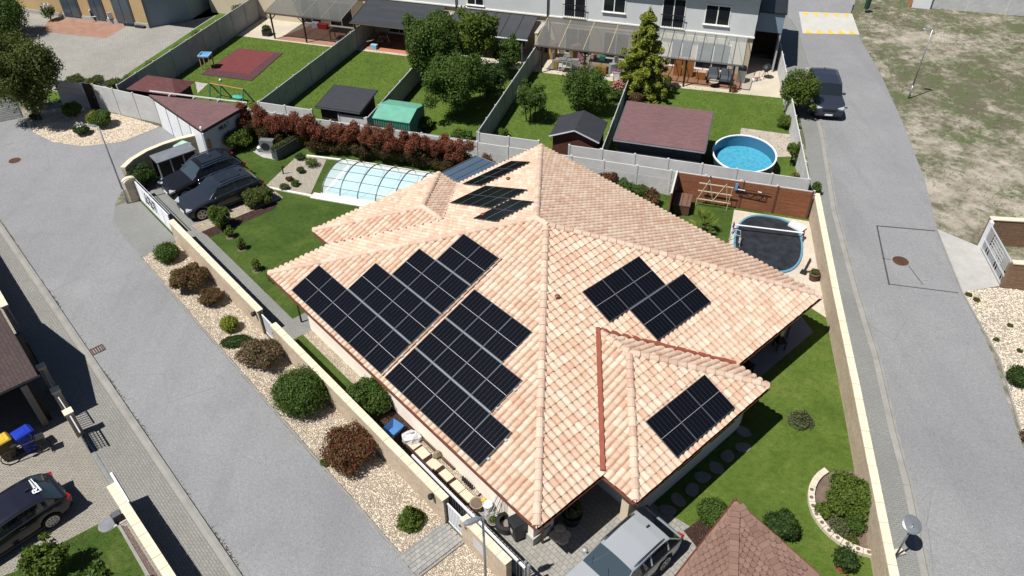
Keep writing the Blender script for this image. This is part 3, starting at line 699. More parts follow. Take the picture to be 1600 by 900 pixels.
# ---------------------------------------------------------------- walls, fences, gates
WALLV=m_blocks('split_block_face',(.43,.345,.25),(.48,.395,.295),(.37,.30,.22),.4,.2,0,.5,.006,.5,.15)
def wall_face_mat(name,c0,c1,joint,bw,bh):
    """block courses on an upright wall: runs along the wall and up z"""
    b=NB(name); g=b.n('NewGeometry'); sx=b.n('SeparateXYZ'); b.l(g.outputs['Position'],sx.inputs[0])
    al=b.math('ADD',b.math('MULTIPLY',sx.outputs[0],.75),b.math('MULTIPLY',sx.outputs[1],-.75))
    cb=b.n('CombineXYZ'); b.l(al,cb.inputs[0]); b.l(sx.outputs[2],cb.inputs[1])
    br=b.n('TexBrick'); br.inputs['Scale'].default_value=1; br.inputs['Brick Width'].default_value=bw; br.inputs['Row Height'].default_value=bh
    br.inputs['Mortar Size'].default_value=.008; br.inputs['Mortar Smooth'].default_value=.4
    for k,c in (('Color1',c0),('Color2',c1),('Mortar',joint)): br.inputs[k].default_value=(*c,1)
    b.l(cb.outputs[0],br.inputs['Vector'])
    v=b.coord('World',0,(1,1,2.2)); n=b.noise(v,5,5,.7,.4); n2=b.noise(v,.8,4,.6)
    c=b.mix(.4,br.outputs['Color'],b.ramp(n,[(.3,.25),(.7,.78)]),'OVERLAY'); c=b.mix(b.math('MULTIPLY',b.ramp(n2,[(.4,0),(.75,1)]),.25),c,dk(joint,.8))
    return b.done(c,.88,b.bump(b.mix(.5,b.math('SUBTRACT',1,br.outputs['Fac']),n),.7,.02),.2)
WBEIGE=wall_face_mat('wall_block_beige',(.41,.33,.245),(.46,.38,.285),(.34,.275,.205),.4,.2)
WBROWN=wall_face_mat('wall_block_brown',(.17,.105,.065),(.22,.14,.09),(.11,.075,.05),.5,.1)
def copewall(name,label,pts,wd,h,mw,mc,step=.52,cw=.07,ch=.06,cat='wall'):
    """garden wall: body plus separate coping stones"""
    t=thing(name,label,cat,(pts[0][0],pts[0][1],0))
    for i in range(len(pts)-1):
        b=MB(); b.seg(pts[i],pts[i+1],wd,0,h); b.build('wall_body',mw,t)
        L=dist(pts[i],pts[i+1]); n=max(1,round(L/step))
        for k in range(n):
            a=lerp(pts[i],pts[i+1],(k+.012)/n); c=lerp(pts[i],pts[i+1],(k+.988)/n); b=MB()
            b.seg(a,c,wd+cw,h+random.uniform(0,.006),h+ch+random.uniform(-.004,.004)); b.build('coping_stone',mc,t)
    return t
VW=-9.73
w1=copewall('garden_wall','beige block wall with cream coping between the sliding gate and the first small gate',[H(-18.3,VW),H(-13.9,VW),H(-8.45,VW)],.24,1.39,WBEIGE,COPE)
w2=copewall('garden_wall','beige block wall with cream coping between the two small gates along the lane',[H(-7.25,VW),H(5.35,VW)],.24,1.39,WBEIGE,COPE)
w3=copewall('garden_wall','short beige wall with white notice board beside the street lamp',[H(6.35,VW),H(8.75,VW)],.24,1.42,WBEIGE,COPE)
w4=copewall('curved_wall','curved beige wall with cream coping behind the wheelie bin shelter',[H(-25.45,-9.55),H(-26.05,-8.8),H(-26.45,-7.8),H(-26.6,-6.7),H(-26.55,-5.6),H(-26.3,-4.6)],.24,1.39,WBEIGE,COPE)
b=MB(); b.prism([H(-26.4,-4.6),H(-26.1,-4.6),H(-24.95,-4.3),H(-24.95,-4.55)],0,1.5); b.build('wall_body',M('wall_brick_orange',(.34,.19,.09),.85,.15,3,20,.3),w4)
w5=copewall('street_wall','long beige block wall with cream coping beside the right-hand street',[(16.97,36.35),(15.35,28.14),(14.2,21.97),(13.55,18.66),(12.45,13.0),(11.6,9)],.24,1.44,WBEIGE,COPE,.8)
# stone pillar with arched cap at the sliding gate
t=thing('stone_pillar','beige stone gate pillar with rounded cap at the foot of the lane lamp','pillar',H(-23.9,-9.8,0),HA)
b=MB(); b.box((0,0,.68),(.34,.62,1.36)); b.build('shaft',WBEIGE,t,False)
b=MB(); n=10; pr=[(math.cos(PI*k/n)*.36,1.36+math.sin(PI*k/n)*.18) for k in range(n+1)]
b.add([(-.2,y,z) for y,z in pr]+[(.2,y,z) for y,z in pr],[(k,k+1,n+2+k,n+1+k) for k in range(n)]+[tuple(range(n+1)),tuple(range(2*n+1,n,-1)),(0,n+1,2*n+1,n)]); b.build('cap',COPE,t,False)
t=thing('sliding_gate','white sliding gate with cut-out slots beside the parked estate cars','gate',H(-23.6,-9.6,0),HA)
b=MB(); b.box((2.3,0,.2),(4.6,.05,.22)).box((2.3,0,1.30),(4.6,.05,.10)); b.build('frame_rail',WHM,t,False)
for i in range(6):
    bb=MB(); bb.box((.03+i*.908,0,.75),(.06,.055,1.0)); bb.build('post',WHM,t,False)
for i in range(11):
    bb=MB(); bb.box((2.3,0,.36+i*.085),(4.5,.03,.062 if i%3 else .074)); bb.build('slat',WHM,t,False)
b=MB(); b.box((2.3,.10,1.40),(4.7,.03,.04)); b.build('top_rail',ALU,t,False)
for i in range(9):
    for j in range(3):
        if (i+j)%4==3: continue
        bb=MB(); bb.box((1.15+i*.17+.08*j,-.03,.55+j*.27),(.09,.02,.20)); bb.build('slot',GREYM,t,False)
def smallgate(u0,u1,label):
    t=thing('garden_gate',label,'gate',H(u0,VW,0),HA); L=u1-u0
    for x in (.03,L-.03):
        b=MB(); b.box((x,0,.68),(.06,.06,1.36)); b.build('post',DARKM if x<.1 else WHM,t,False)
    for z in (.14,1.24):
        b=MB(); b.box((L/2,0,z),(L-.12,.045,.07)); b.build('rail',WHM,t,False)
    for k in range(9):
        b=MB(); b.box((.12+k*(L-.24)/8,0,.69),(.062,.03,1.04)); b.build('slat',WHM,t,False)
    for z in (.5,.86):
        b=MB(); b.box((L/2,.02,z),(L-.15,.02,.05)); b.build('crossbar',WHM,t,False)
    b=MB(); b.box((L-.16,-.05,.72),(.12,.05,.03)); b.build('handle',DARKM,t,False)
smallgate(-8.42,-7.28,'pale metal garden gate between two walls beside the variegated shrub')
smallgate(5.37,6.33,'pale slatted garden gate at the end of the short block path')
# driveway gate: rails running inside the wall and end posts
t=thing('driveway_gate','long white topped sliding driveway gate rail running inside the near wall','gate',H(3.0,-9.45,0),HA)
b=MB(); b.box((3.1,0,1.42),(6.3,.07,.10)); b.build('top_rail',WHM,t,False)
b=MB(); b.box((3.1,0,.22),(6.3,.05,.2)); b.build('bottom_rail',DARKM,t,False)
for i in range(40):
    bb=MB(); bb.box((.05+i*.156,0,.82),(.03,.025,1.1)); bb.build('bar',GREYM,t,False)
for dx in (6.2,6.36):
    b=MB(); b.box((dx,.06,.85),(.09,.09,1.7)); b.build('post',STEEL,t,False)
# wall lanterns
def lantern(u,z,label):
    t=thing('wall_lantern',label,'wall lamp',H(u,VW-.13,z),HA)
    b=MB(); b.box((0,-.02,0),(.10,.04,.2)); b.build('bracket',DARKM,t,False)
    b=MB(); b.lathe((0,-.12,-.12),[(.05,0),(.10,.05),(.11,.18),(.02,.26)],10); b.build('shade',DARKM,t,False)
lantern(-8.75,1.18,'dark oval lamp on the wall above the small red shrub'); lantern(4.75,1.18,'dark oval lamp on the wall above the small conifer')
t=thing('notice_board','plain white notice board fixed to the short wall by the lamp post','sign',H(7.35,VW-.14,.85),HA); b=MB(); b.box((0,0,0),(.62,.02,.5)); b.build('board',WHM,t,False)
b=MB(); b.box((0,-.005,0),(.66,.012,.54)); b.build('frame',ALU,t,False)
t=thing('letter_box','small letter box on the wall just left of the white notice','letter box',H(6.62,VW-.13,1.2),HA); b=MB(); b.box((0,0,0),(.08,.05,.08)); b.build('flap',BRN,t,False)
# ----- concrete panel fences
BW=2.0
def cfence(label,a,c,h=1.6,rows=3,m=CONCF,mp=None,top=True,name='concrete_fence',thick=.06,gapfrom=None,spacing=2.0):
    t=thing(name,label,'fence',(a[0],a[1],0)); L=dist(a,c); n=max(1,round(L/spacing)); bl=L/n; an=ang(a,c); hh=h/rows
    pm=MB(); pm.box((0,0,(h+.06)/2),(.11,.12,h+.06)); pme=pm.mesh('post',mp or m)
    bm_=MB(); bm_.box((0,0,0),(bl-.11,thick,hh-.012)); bme=bm_.mesh('board',m)
    ridge=MB(); ridge.box((0,0,0),(bl-.11,thick,hh-.012))
    for k in range(7): ridge.box((random.uniform(-.1,.1),-thick*.5,-hh/2+hh*(k+.5)/7),(bl-.14,.02,hh/7*.6))
    rme=ridge.mesh('board',m)
    for i in range(n+1):
        p=lerp(a,c,i/n); obj('post',pme,t,(p[0]-a[0],p[1]-a[1],0),an)
    for i in range(n):
        if gapfrom and gapfrom[0]<=i<gapfrom[1]: continue
        p=lerp(a,c,(i+.5)/n)
        for r in range(rows): obj('board',(bme if r==rows-1 else rme) if rows>2 else bme,t,(p[0]-a[0],p[1]-a[1],hh*(r+.5)+.01),an)
    return t
cfence('pale concrete panel fence along the garden, directly behind the red hedge',T(-31.0,-18.05),T(4.5,-18.0),1.62,3)
cfence('pale concrete fence closing the second garden, in front of the dark roofed shed',T(-31.0,-16.85),T(-23.1,-16.9),1.55,3,gapfrom=(2,3))
cfence('pale concrete fence closing the garden of the green shed',T(-23.1,-16.9),T(-15.6,-16.85),1.0,2,CONCD)
cfence('pale concrete fence closing the garden of the small gabled shed',T(-15.5,-16.8),T(-7.8,-16.7),1.58,2,gapfrom=(2,3))
cfence('pale concrete fence in front of the purple roofed shed and blue pool',T(-7.7,-16.7),T(4.2,-16.7),1.58,2)
cfence('grey concrete fence left of the dark roofed shed, running to the terraces',T(-30.9,-16.8),T(-30.1,-2.3),1.6,1,CONCD,spacing=2.0)
cfence('grey concrete fence between the dark roofed shed and the green shed',T(-23.1,-16.9),T(-23.3,-1.6),1.5,1,CONCD)
cfence('grey concrete fence between the tree garden and the gabled shed',T(-15.6,-16.8),T(-15.6,-1.6),1.6,1,CONCD)
cfence('dark grey fence between the gabled shed and the purple roofed shed',T(-7.75,-16.6),T(-7.95,-4.2),1.5,1,CONCD)
cfence('white concrete fence beside the street, along the round blue pool',T(4.25,-16.7),T(2.1,2.6),1.55,3,CONCF)
cfence('tall weathered grey wall along the grass strip beside the play mat',T(-41.1,-18.0),T(-41.2,14),1.95,1,CONCD)
cfence('pale concrete fence above the pebble island beside the big dark tree',T(-45.9,-18.45),T(-43.75,-18.35),1.9,4)
cfence('pale concrete fence between the brown door and the triangular garage',T(-42.9,-18.3),T(-37.6,-18.9),1.9,4)
t=thing('garden_door','narrow dark brown door in the pale concrete fence','door',T(-43.3,-18.35,0),TA); b=MB(); b.box((0,0,.95),(.82,.05,1.9)); b.build('leaf',DKW,t,False); b=MB(); b.box((.3,-.05,1),(.05,.06,.12)); b.build('handle',STEEL,t,False)
# barred gate of the tree yard
t=thing('barred_gate','pale barred metal gate at the far left beside the big tree','gate',(-33.69,48.68,0),ang((-33.69,48.68),(-35.13,47.87)))
for z in (.12,1.35):
    b=MB(); b.box((2,0,z),(4,.05,.07)); b.build('rail',ALU,t,False)
for i in range(9):
    bb=MB(); bb.box((2,0,.22+i*.125),(3.95,.03,.075)); bb.build('slat',ALU,t,False)
b=MB(); b.box((0,0,.72),(.1,.1,1.45)); b.build('post',STEEL,t,False)
b=MB(); b.box((2,0,.72),(.05,.05,1.3)); b.build('post',STEEL,t,False)
# brown timber-look fence by the covered pool
BRW=wall_face_mat('brown_fence_panel',(.19,.075,.038),(.225,.092,.047),(.13,.05,.028),2.6,.14)
t=thing('brown_fence','reddish brown timber-look panel fence behind the covered pool','fence',T(-3.0,-18.3,0),TA)
for i in range(5):
    b=MB(); b.box((i*1.86,0,.9),(.09,.10,1.8)); b.build('post',BRN,t,False)
for i in range(4):
    for r in range(7):
        b=MB(); b.box((i*1.86+.93,.0,.14+r*.245),(1.76,.045+.004*(r%2),.235)); b.build('board',BRW,t,False)
b=MB(); b.box((-.04,-1.2,.9),(.06,2.4,1.8)); b.build('side_panel',BRW,t,False)
b=MB(); b.box((-.04,-1.2,1.83),(.10,2.45,.05)); b.build('cap_rail',CONCF,t,False)
# right-hand entrance: brown brick walls with a barred gate
copewall('brick_wall','brown brick wall with cream coping above the barred gate at right',[(25.25,33.6),(40,32.0)],.25,1.62,WBROWN,COPE,.9)
copewall('brick_wall','brown brick wall with cream coping below the barred gate at right',[(24.62,29.96),(40,27.5)],.25,1.55,WBROWN,COPE,.9)
A,B2=(25.14,33.23),(24.65,30.01)
t=thing('barred_gate','pale steel barred gate between the two brown brick walls','gate',(A[0],A[1],0),ang(A,B2)); L=dist(A,B2)
for z in (.12,.62,1.5):
    b=MB(); b.box((L/2,0,z),(L,.06,.07)); b.build('rail',ALU,t,False)
for k in range(26):
    b=MB(); x=.06+k*(L-.12)/25; z0,z1=((.12,1.5),(.62,1.5),(.12,.62))[0 if k%9<5 else (1 if k%2 else 2)]
    b.box((x,0,(z0+z1)/2),(.04,.03,z1-z0)); b.build('bar',ALU,t,False)
for k in range(4):
    b=MB(); b.box((L*.5,0,.75+k*.18),(L*.5,.028,.035)); b.build('crossbar',ALU,t,False)
b=MB(); b.box((0,0,.85),(.3,.14,1.7)); b.build('post',WHM,t,False)
# left neighbour: low wall, pillars, letter boxes, roof
def pillar(p,h,label,wd=.36):
    t=thing('gate_pillar',label,'pillar',(p[0],p[1],0),HA); b=MB(); b.box((0,0,h/2),(wd-.06,wd-.06,h)); b.build('shaft',WBEIGE,t,False)
    b=MB(); b.box((0,0,h+.03),(wd,wd,.06)); b.build('cap',COPE,t,False)
VN=-19.75
def hv(px): return px
pillar((-17.89,20.76),1.38,'cream capped pillar nearest the barred shadow on the pavement')
pillar((-18.93,21.94),1.38,'cream capped pillar, second from the barred shadow on the pavement')
pillar((-20.15,23.31),1.38,'cream capped pillar in the shade at the carport roof corner')
P0=(-18.00,20.88); P1=(-18.90,21.85); P2=(-20.17,23.33)
def infill(a,c,label,h=1.25):
    t=thing('fence_panel',label,'fence',(a[0],a[1],0),ang(a,c)); L=dist(a,c)
    for z in (.15,h):
        b=MB(); b.box((L/2,0,z),(L-.3,.04,.06)); b.build('rail',ALU,t,False)
    for i in range(max(2,int(L/.14))):
        b=MB(); b.box((.2+i*.14,0,h/2+.08),(.035,.025,h-.2)); b.build('bar',GREYM,t,False)
infill(P1,P0,'short barred panel between the two sunlit cream pillars'); infill(P2,P1,'short barred panel between the shaded and sunlit cream pillars')
copewall('neighbour_wall','beige wall with cream coping at the left edge beside the dark roof',[(-23.39,26.92),(-30.02,34.50)],.24,1.58,WBEIGE,COPE,.6)
a_,c_=(-23.26,26.76),(-21.29,24.59)
t=thing('fence_panel','dark solid panel half hidden under the carport roof edge','fence',(a_[0],a_[1],0),ang(a_,c_)); L=dist(a_,c_)
b=MB(); b.box((L/2,0,.8),(L,.05,1.6)); b.build('board',DKW,t,False); b=MB(); b.box((L/2,0,1.62),(L,.08,.05)); b.build('rail',GREYM,t,False)
NW0=(-14.78,17.25); NW1=(-11.29,13.48); NW2=(-9.07,11.05)
copewall('neighbour_wall','beige wall with cream coping casting the large dark shadow on the pavement',[NW0,NW1,NW2],.26,1.36,WBEIGE,COPE,.55)
# open sliding gate of the neighbour with posts and slats
C0=(-17.74,20.56); 
t=thing('neighbour_gate','open steel sliding gate track and rail between the pillar and the near wall','gate',(P0[0],P0[1],0),ang(P0,NW0)); L=dist(P0,NW0)
b=MB(); b.box((L/2,.1,.03),(L,.08,.05)); b.build('track',STEEL,t,False)
b=MB(); b.box((.75,0,.25),(1.5,.05,.45)); b.build('panel',DARKM,t,False)
b=MB(); b.box((.75,0,1.3),(1.5,.05,.06)); b.build('rail',ALU,t,False)
for k in range(10):
    bb=MB(); bb.box((.1+k*.14,0,.85),(.03,.025,.85)); bb.build('bar',GREYM,t,False)
for k in range(3):
    bb=MB(); bb.box((.75,0,.6+k*.22),(1.4,.02,.03)); bb.build('crossbar',GREYM,t,False)
b=MB(); b.box((L-.6,.22,.06),(2.4,.09,.10)); b.build('guide_rail',WHM,t,False)
t=thing('gate_motor','dark gate motor box on a concrete base by the near wall','gate motor',(-14.72,16.68,0),HA+R(90)); b=MB(); b.box((0,0,.16),(.35,.3,.32)); b.build('housing',DARKM,t,False); b=MB(); b.box((0,0,.02),(.55,.5,.06)); b.build('base',CONC,t,False)
b=MB(); b.box((.0,0,.36),(.3,.26,.08)); b.build('lid',GREYM,t,False)
# neighbour carport
cp=thing('carport','dark shingled gable carport at the left edge over dark shade','carport',(-21.5,22.5,0))
SHG=m_blocks('shingle_brown',(.055,.040,.040),(.070,.050,.050),(.035,.026,.026),.33,.14,R(48.1),.5,.01,.5)
ca=Vector((-19.03,21.64,2.5)); cb_=Vector((-23.74,26.85,2.5)); ax=Vector((-.744,-.668,0)); pk=Vector((-21.37,24.3,3.72))
for (e,nm) in ((ca,'roof_slope'),(cb_,'roof_slope')):
    b=MB(); q=[e,pk,pk+ax*9,e+ax*9]; up=Vector((0,0,.1)); 
    b.add([tuple(x) for x in q]+[tuple(x+up) for x in q],[(0,1,2,3),(7,6,5,4),(0,4,5,1),(1,5,6,2),(2,6,7,3),(3,7,4,0)]); b.build(nm,SHG,cp)
b=MB(); s=ca+ax*.25; 
b.prism([tuple((ca+ax*.5+(cb_-ca)*.0)[:2]),tuple((cb_+ax*.5)[:2]),tuple((cb_+ax*.75)[:2]),tuple((ca+ax*.75)[:2])],0,lambda p:2.4); b.build('gable_wall',M('carport_wall',(.20,.17,.14),.85,.1),cp)
for k in (0.1,4.0,7.8):
    p=ca+ax*(k+.3)+(cb_-ca).normalized()*.3; b=MB(); b.box((p.x,p.y,1.25),(.16,.16,2.5),HA); b.build('post',DKW,cp)
p=ca+ax*4+(cb_-ca).normalized()*3.4; b=MB(); b.box((p.x,p.y,1.2),(8.5,.2,2.4),HA+R(90)); b.build('back_wall',M('carport_inner',(.10,.085,.07),.9,.1),cp)
b=MB(); b.tube([ca+Vector((.05,.05,.03)),ca+ax*9+Vector((.05,.05,.03))],.05,6); b.build('gutter',DARKM,cp)
# concrete wall and white panel beyond the vacant lot
cfence('grey concrete panel wall along the far side of the vacant lot',(36.9,68.3),(58,62.6),2.1,3,CONCF,spacing=3)
t=thing('hoarding','tall white board panel standing at the end of the far concrete wall','hoarding',(36.22,68.27,0),R(-15)); b=MB(); b.box((0,0,1.3),(1.5,.08,2.6)); b.build('board',WHM,t,False); b=MB(); b.box((-.95,.1,1.2),(.25,.1,2.4)); b.build('post',M('rusty_post',(.35,.16,.07),.8,.3),t,False)

# ---------------------------------------------------------------- plants
LF=dict(
 green=m_leaf('leaf_green',[(.028,.055,.010),(.048,.088,.015),(.070,.118,.022),(.036,.068,.012)]),
 dark=m_leaf('leaf_dark',[(.016,.034,.009),(.028,.056,.013),(.044,.078,.018)]),
 fresh=m_leaf('leaf_fresh',[(.045,.075,.012),(.075,.115,.018),(.105,.145,.025)]),
 lime=m_leaf('leaf_lime',[(.10,.125,.015),(.155,.185,.022),(.215,.24,.038),(.125,.15,.017)]),
 red=m_leaf('leaf_red',[(.045,.042,.015),(.10,.036,.022),(.15,.042,.026),(.065,.062,.02),(.19,.07,.045)]),
 maroon=m_leaf('leaf_maroon',[(.045,.058,.015),(.085,.036,.022),(.14,.042,.03),(.06,.082,.02),(.19,.09,.06)]),
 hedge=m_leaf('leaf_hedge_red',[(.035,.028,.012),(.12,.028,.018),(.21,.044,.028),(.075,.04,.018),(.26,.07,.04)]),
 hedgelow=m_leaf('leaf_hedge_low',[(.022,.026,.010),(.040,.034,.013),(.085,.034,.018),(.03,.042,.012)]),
 pink=m_leaf('leaf_variegated',[(.06,.05,.022),(.13,.085,.05),(.20,.13,.09),(.05,.06,.018),(.11,.05,.035)]),
 grey=m_leaf('leaf_grey_green',[(.055,.068,.030),(.085,.10,.045),(.115,.125,.065)]),
 olive=m_leaf('leaf_olive',[(.036,.048,.011),(.056,.074,.016),(.082,.100,.025),(.042,.060,.013)]),
 flower=m_leaf('petal_white',[(.5,.47,.42),(.6,.58,.52),(.62,.55,.5)],.6,.1),
 rose=m_leaf('petal_pink',[(.42,.09,.12),(.5,.16,.18),(.5,.3,.26)],.6,.1))
WOODM=M('bark_wood',(.075,.052,.036),.9,.25,4,30,.4)
def leaves(name,parent,blobs,n,size,mat,seed,shell=.55,up=.25,asp=1.9,flat=0.):
    """many leaf-sized faces through the volume of several lobes: blobs = (cx,cy,cz,rx,ry,rz)"""
    n=int(n*2.5); size*=.66
    r=np.random.RandomState(seed); B=np.array(blobs,float); w_=(B[:,3]*B[:,4]*B[:,5])**.7; w_/=w_.sum()
    k=r.choice(len(B),n,p=w_); d=r.normal(size=(n,3)); d/=np.linalg.norm(d,axis=1)[:,None]
    rad=(shell+(1-shell)*r.rand(n)**.6)*(1+.10*r.normal(size=n)); P=B[k,:3]+d*B[k,3:]*rad[:,None]
    P[:,2]=np.maximum(P[:,2],.03)
    nrm=d+r.normal(size=(n,3))*.75; nrm[:,2]+=up; nrm/=np.linalg.norm(nrm,axis=1)[:,None]
    t=np.cross(nrm,r.normal(size=(n,3))); t/=np.linalg.norm(t,axis=1)[:,None]; bt=np.cross(nrm,t)
    s=size*(.6+.8*r.rand(n))[:,None]; l=s*asp*.5; wd=s*.5
    V=np.stack([P-t*l,P+bt*wd+nrm*s*.1,P+t*l,P-bt*wd+nrm*s*.1],1).reshape(-1,3)
    me=bpy.data.meshes.new(name); me.vertices.add(n*4); me.vertices.foreach_set('co',V.astype(np.float32).ravel())
    me.loops.add(n*4); me.loops.foreach_set('vertex_index',np.arange(n*4,dtype=np.int32)); me.polygons.add(n)
    me.polygons.foreach_set('loop_start',np.arange(0,n*4,4,dtype=np.int32)); me.polygons.foreach_set('loop_total',np.full(n,4,dtype=np.int32))
    me.update(calc_edges=True); me.materials.append(mat); return obj(name,me,parent)
def lobes(r,rz,cz,n,seed,k=.55):
    q=random.Random(seed); out=[(0,0,cz,r*.72,r*.72,rz*.75)]
    for i in range(n):
        a=2*PI*i/n+q.uniform(-.4,.4); e=q.uniform(-.45,.95); c=math.cos(e)
        out.append((math.cos(a)*c*r*.62,math.sin(a)*c*r*.62,cz+math.sin(e)*rz*.62,r*k*q.uniform(.6,1.05),r*k*q.uniform(.6,1.05),rz*k*q.uniform(.6,1.05)))
    return out
SEED=[10]
def bush(p,r,h,leaf,label,cat='shrub',name='shrub',n=2600,size=.07,round_=False,group=None,shell=.6,asp=1.9):
    SEED[0]+=1; t=thing(name,label,cat,(p[0],p[1],0),0,group); rz=h*.5
    b=MB(); q=random.Random(SEED[0])
    for i in range(4):
        a=q.uniform(0,6.28); b.tube([(0,0,0),(math.cos(a)*r*.2,math.sin(a)*r*.2,h*.35),(math.cos(a)*r*.5,math.sin(a)*r*.5,h*.65)],[.035,.025,.012],5)
    b.build('stem',WOODM,t,False)
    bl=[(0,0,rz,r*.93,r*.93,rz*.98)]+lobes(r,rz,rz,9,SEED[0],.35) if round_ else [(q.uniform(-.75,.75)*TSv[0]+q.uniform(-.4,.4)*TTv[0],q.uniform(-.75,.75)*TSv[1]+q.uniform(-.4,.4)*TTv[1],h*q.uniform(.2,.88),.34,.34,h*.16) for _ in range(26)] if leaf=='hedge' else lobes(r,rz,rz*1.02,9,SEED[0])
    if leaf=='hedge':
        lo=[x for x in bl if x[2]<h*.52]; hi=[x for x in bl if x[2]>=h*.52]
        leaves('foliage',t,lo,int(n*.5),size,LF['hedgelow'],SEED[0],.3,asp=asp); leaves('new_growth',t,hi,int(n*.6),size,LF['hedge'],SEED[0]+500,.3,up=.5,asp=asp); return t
    leaves('foliage',t,bl,n,size,LF[leaf],SEED[0],.75 if round_ else shell,asp=asp); return t
def tree(p,h,r,leaf,label,cat='tree',name='broadleaf_tree',n=6000,size=.11,trunk=.11,cz=None,rz=None,stems=1,nl=13,asp=1.7):
    SEED[0]+=1; t=thing(name,label,cat,(p[0],p[1],0)); q=random.Random(SEED[0]); cz=(cz or h*.6)*.92; rz=(rz or h*.42)*1.15
    b=MB()
    for s in range(stems):
        ox=(s-(stems-1)/2)*.25; b.tube([(ox,0,0),(ox*1.2+q.uniform(-.08,.08),q.uniform(-.08,.08),h*.3),(ox*1.5,0,h*.55),(ox,0,h*.85)],[trunk,trunk*.8,trunk*.55,trunk*.15],7)
    for i in range(9):
        a=q.uniform(0,6.28); z0=h*q.uniform(.22,.55); l=r*q.uniform(.6,.95); b.tube([(0,0,z0),(math.cos(a)*l*.5,math.sin(a)*l*.5,z0+h*.12),(math.cos(a)*l,math.sin(a)*l,z0+h*.26)],[trunk*.5,trunk*.3,trunk*.1],5)
    b.build('trunk',WOODM,t,False)
    bl=lobes(r,rz,cz,nl,SEED[0],.40)+[(q.uniform(-.75,.75)*r,q.uniform(-.75,.75)*r,cz+q.uniform(-.8,.9)*rz*.8,r*.22,r*.22,rz*.2) for _ in range(nl)]
    leaves('crown',t,bl,n,size,LF[leaf],SEED[0],.35,asp=asp); return t
# bed along the lane
bush(H(-17.1,-10.75),.68,.95,'green','round green shrub beside the block apron of the sliding gate',n=3000,round_=True)
bush(H(-14.1,-10.85),.95,1.25,'maroon','large reddish photinia shrub next to the round green shrub on pebbles',n=4200,size=.08)
bush(H(-12.2,-10.55),.62,.8,'maroon','small sparse reddish shrub right of the large photinia',n=1500,size=.08)
bush(H(-9.85,-10.85),.45,.72,'lime','small bright lime green shrub in the pebble bed',n=1800,round_=True)
t=bush(H(-8.75,-11.1),.5,.35,'dark','low dark spreading ground cover beneath the lime shrub','ground cover','ground_cover',n=2600,size=.05,round_=True); t.scale=(1.5,.8,1); t.rotation_euler=(0,0,HA+R(60))
bush(H(-6.75,-10.8),.98,1.25,'pink','pinkish variegated shrub in front of the second small gate',n=4200,size=.08)
bush(H(-3.3,-10.75),1.22,1.75,'green','large round clipped dark green bush beside the lane',n=9000,size=.07,round_=True)
bush(H(.5,-10.72),1.12,1.3,'red','large red leaved shrub in the pebbles near the front gate',n=4800,size=.08)
bush(H(.0,-11.72),.2,.25,'green','tiny green tuft at the asphalt edge by the red shrub',n=300,size=.05)
def conifer(p,r,h,leaf,label,n=1600,size=.07,cat='conifer',name='small_conifer',tiers=6,asp=2.6):
    SEED[0]+=1; t=thing(name,label,cat,(p[0],p[1],0)); q=random.Random(SEED[0]); bl=[]
    for k in range(tiers):
        z=h*(.12+.8*k/(tiers-1)); rr=r*(1-.85*k/(tiers-1))
        m_=max(1,int(7*(1-.8*k/tiers)))
        for i in range(m_):
            a=2*PI*i/m_+k*.7+q.uniform(-.3,.3); bl.append((math.cos(a)*rr*.62,math.sin(a)*rr*.62,z+q.uniform(-.04,.04)*h,rr*.45+.03,rr*.45+.03,h/tiers*.42))
    b=MB(); b.tube([(0,0,0),(0,0,h*.5),(0,0,h*.97)],[.04*h**.7,.03*h**.7,.008],6); b.build('trunk',WOODM,t,False)
    leaves('crown',t,bl,n,size,LF[leaf],SEED[0],.3,asp=asp); return t
conifer(H(4.45,-10.75),.5,1.0,'fresh','small bright green conifer standing alone in the pebbles')
# inside the plot
bush(H(-1.35,-8.75),.95,1.35,'green','dark green shrub squeezed between the wall and the solar roof eave',n=5200,size=.075)
bush(H(-17.95,-7.35),.62,1.45,'fresh','upright green shrub in front of the nearer dark estate car',n=2800)
t=bush(H(-18.75,-4.55),.88,.95,'olive','wide mounded shrub at the tail of the nearer dark estate car',n=4200,size=.08,asp=3.0)
bush(H(-25.6,-2.5),1.05,1.4,'fresh','bright green shrub between the white garage wall and red hedge',n=3600,size=.08)
for (u,v,l) in ((-13.1,-7.75,'nearest the house corner'),(-15.3,-7.45,'in the middle of the lawn edge'),(-16.75,-7.4,'closest to the mulch bed')):
    bush(H(u,v),.24,.75,'fresh','thin young sapling in a small soil ring, '+l,'sapling','sapling',n=160,size=.09)
    b=MB(); b.lathe(H(u,v,.012),[(.26,0),(.2,.03),(.02,.04)],12); g=b.build('soil_ring',SOIL); tag(g,'dark soil ring round the young sapling '+l,'soil ring')
bush(H(-11.6,-7.55),.3,.9,'green','leafy young shrub standing at the corner eave of the tiled roof','shrub','shrub',n=350,size=.09)
ORDW=['first','second','third','fourth','fifth','sixth','seventh','eighth','ninth','tenth','eleventh','twelfth']
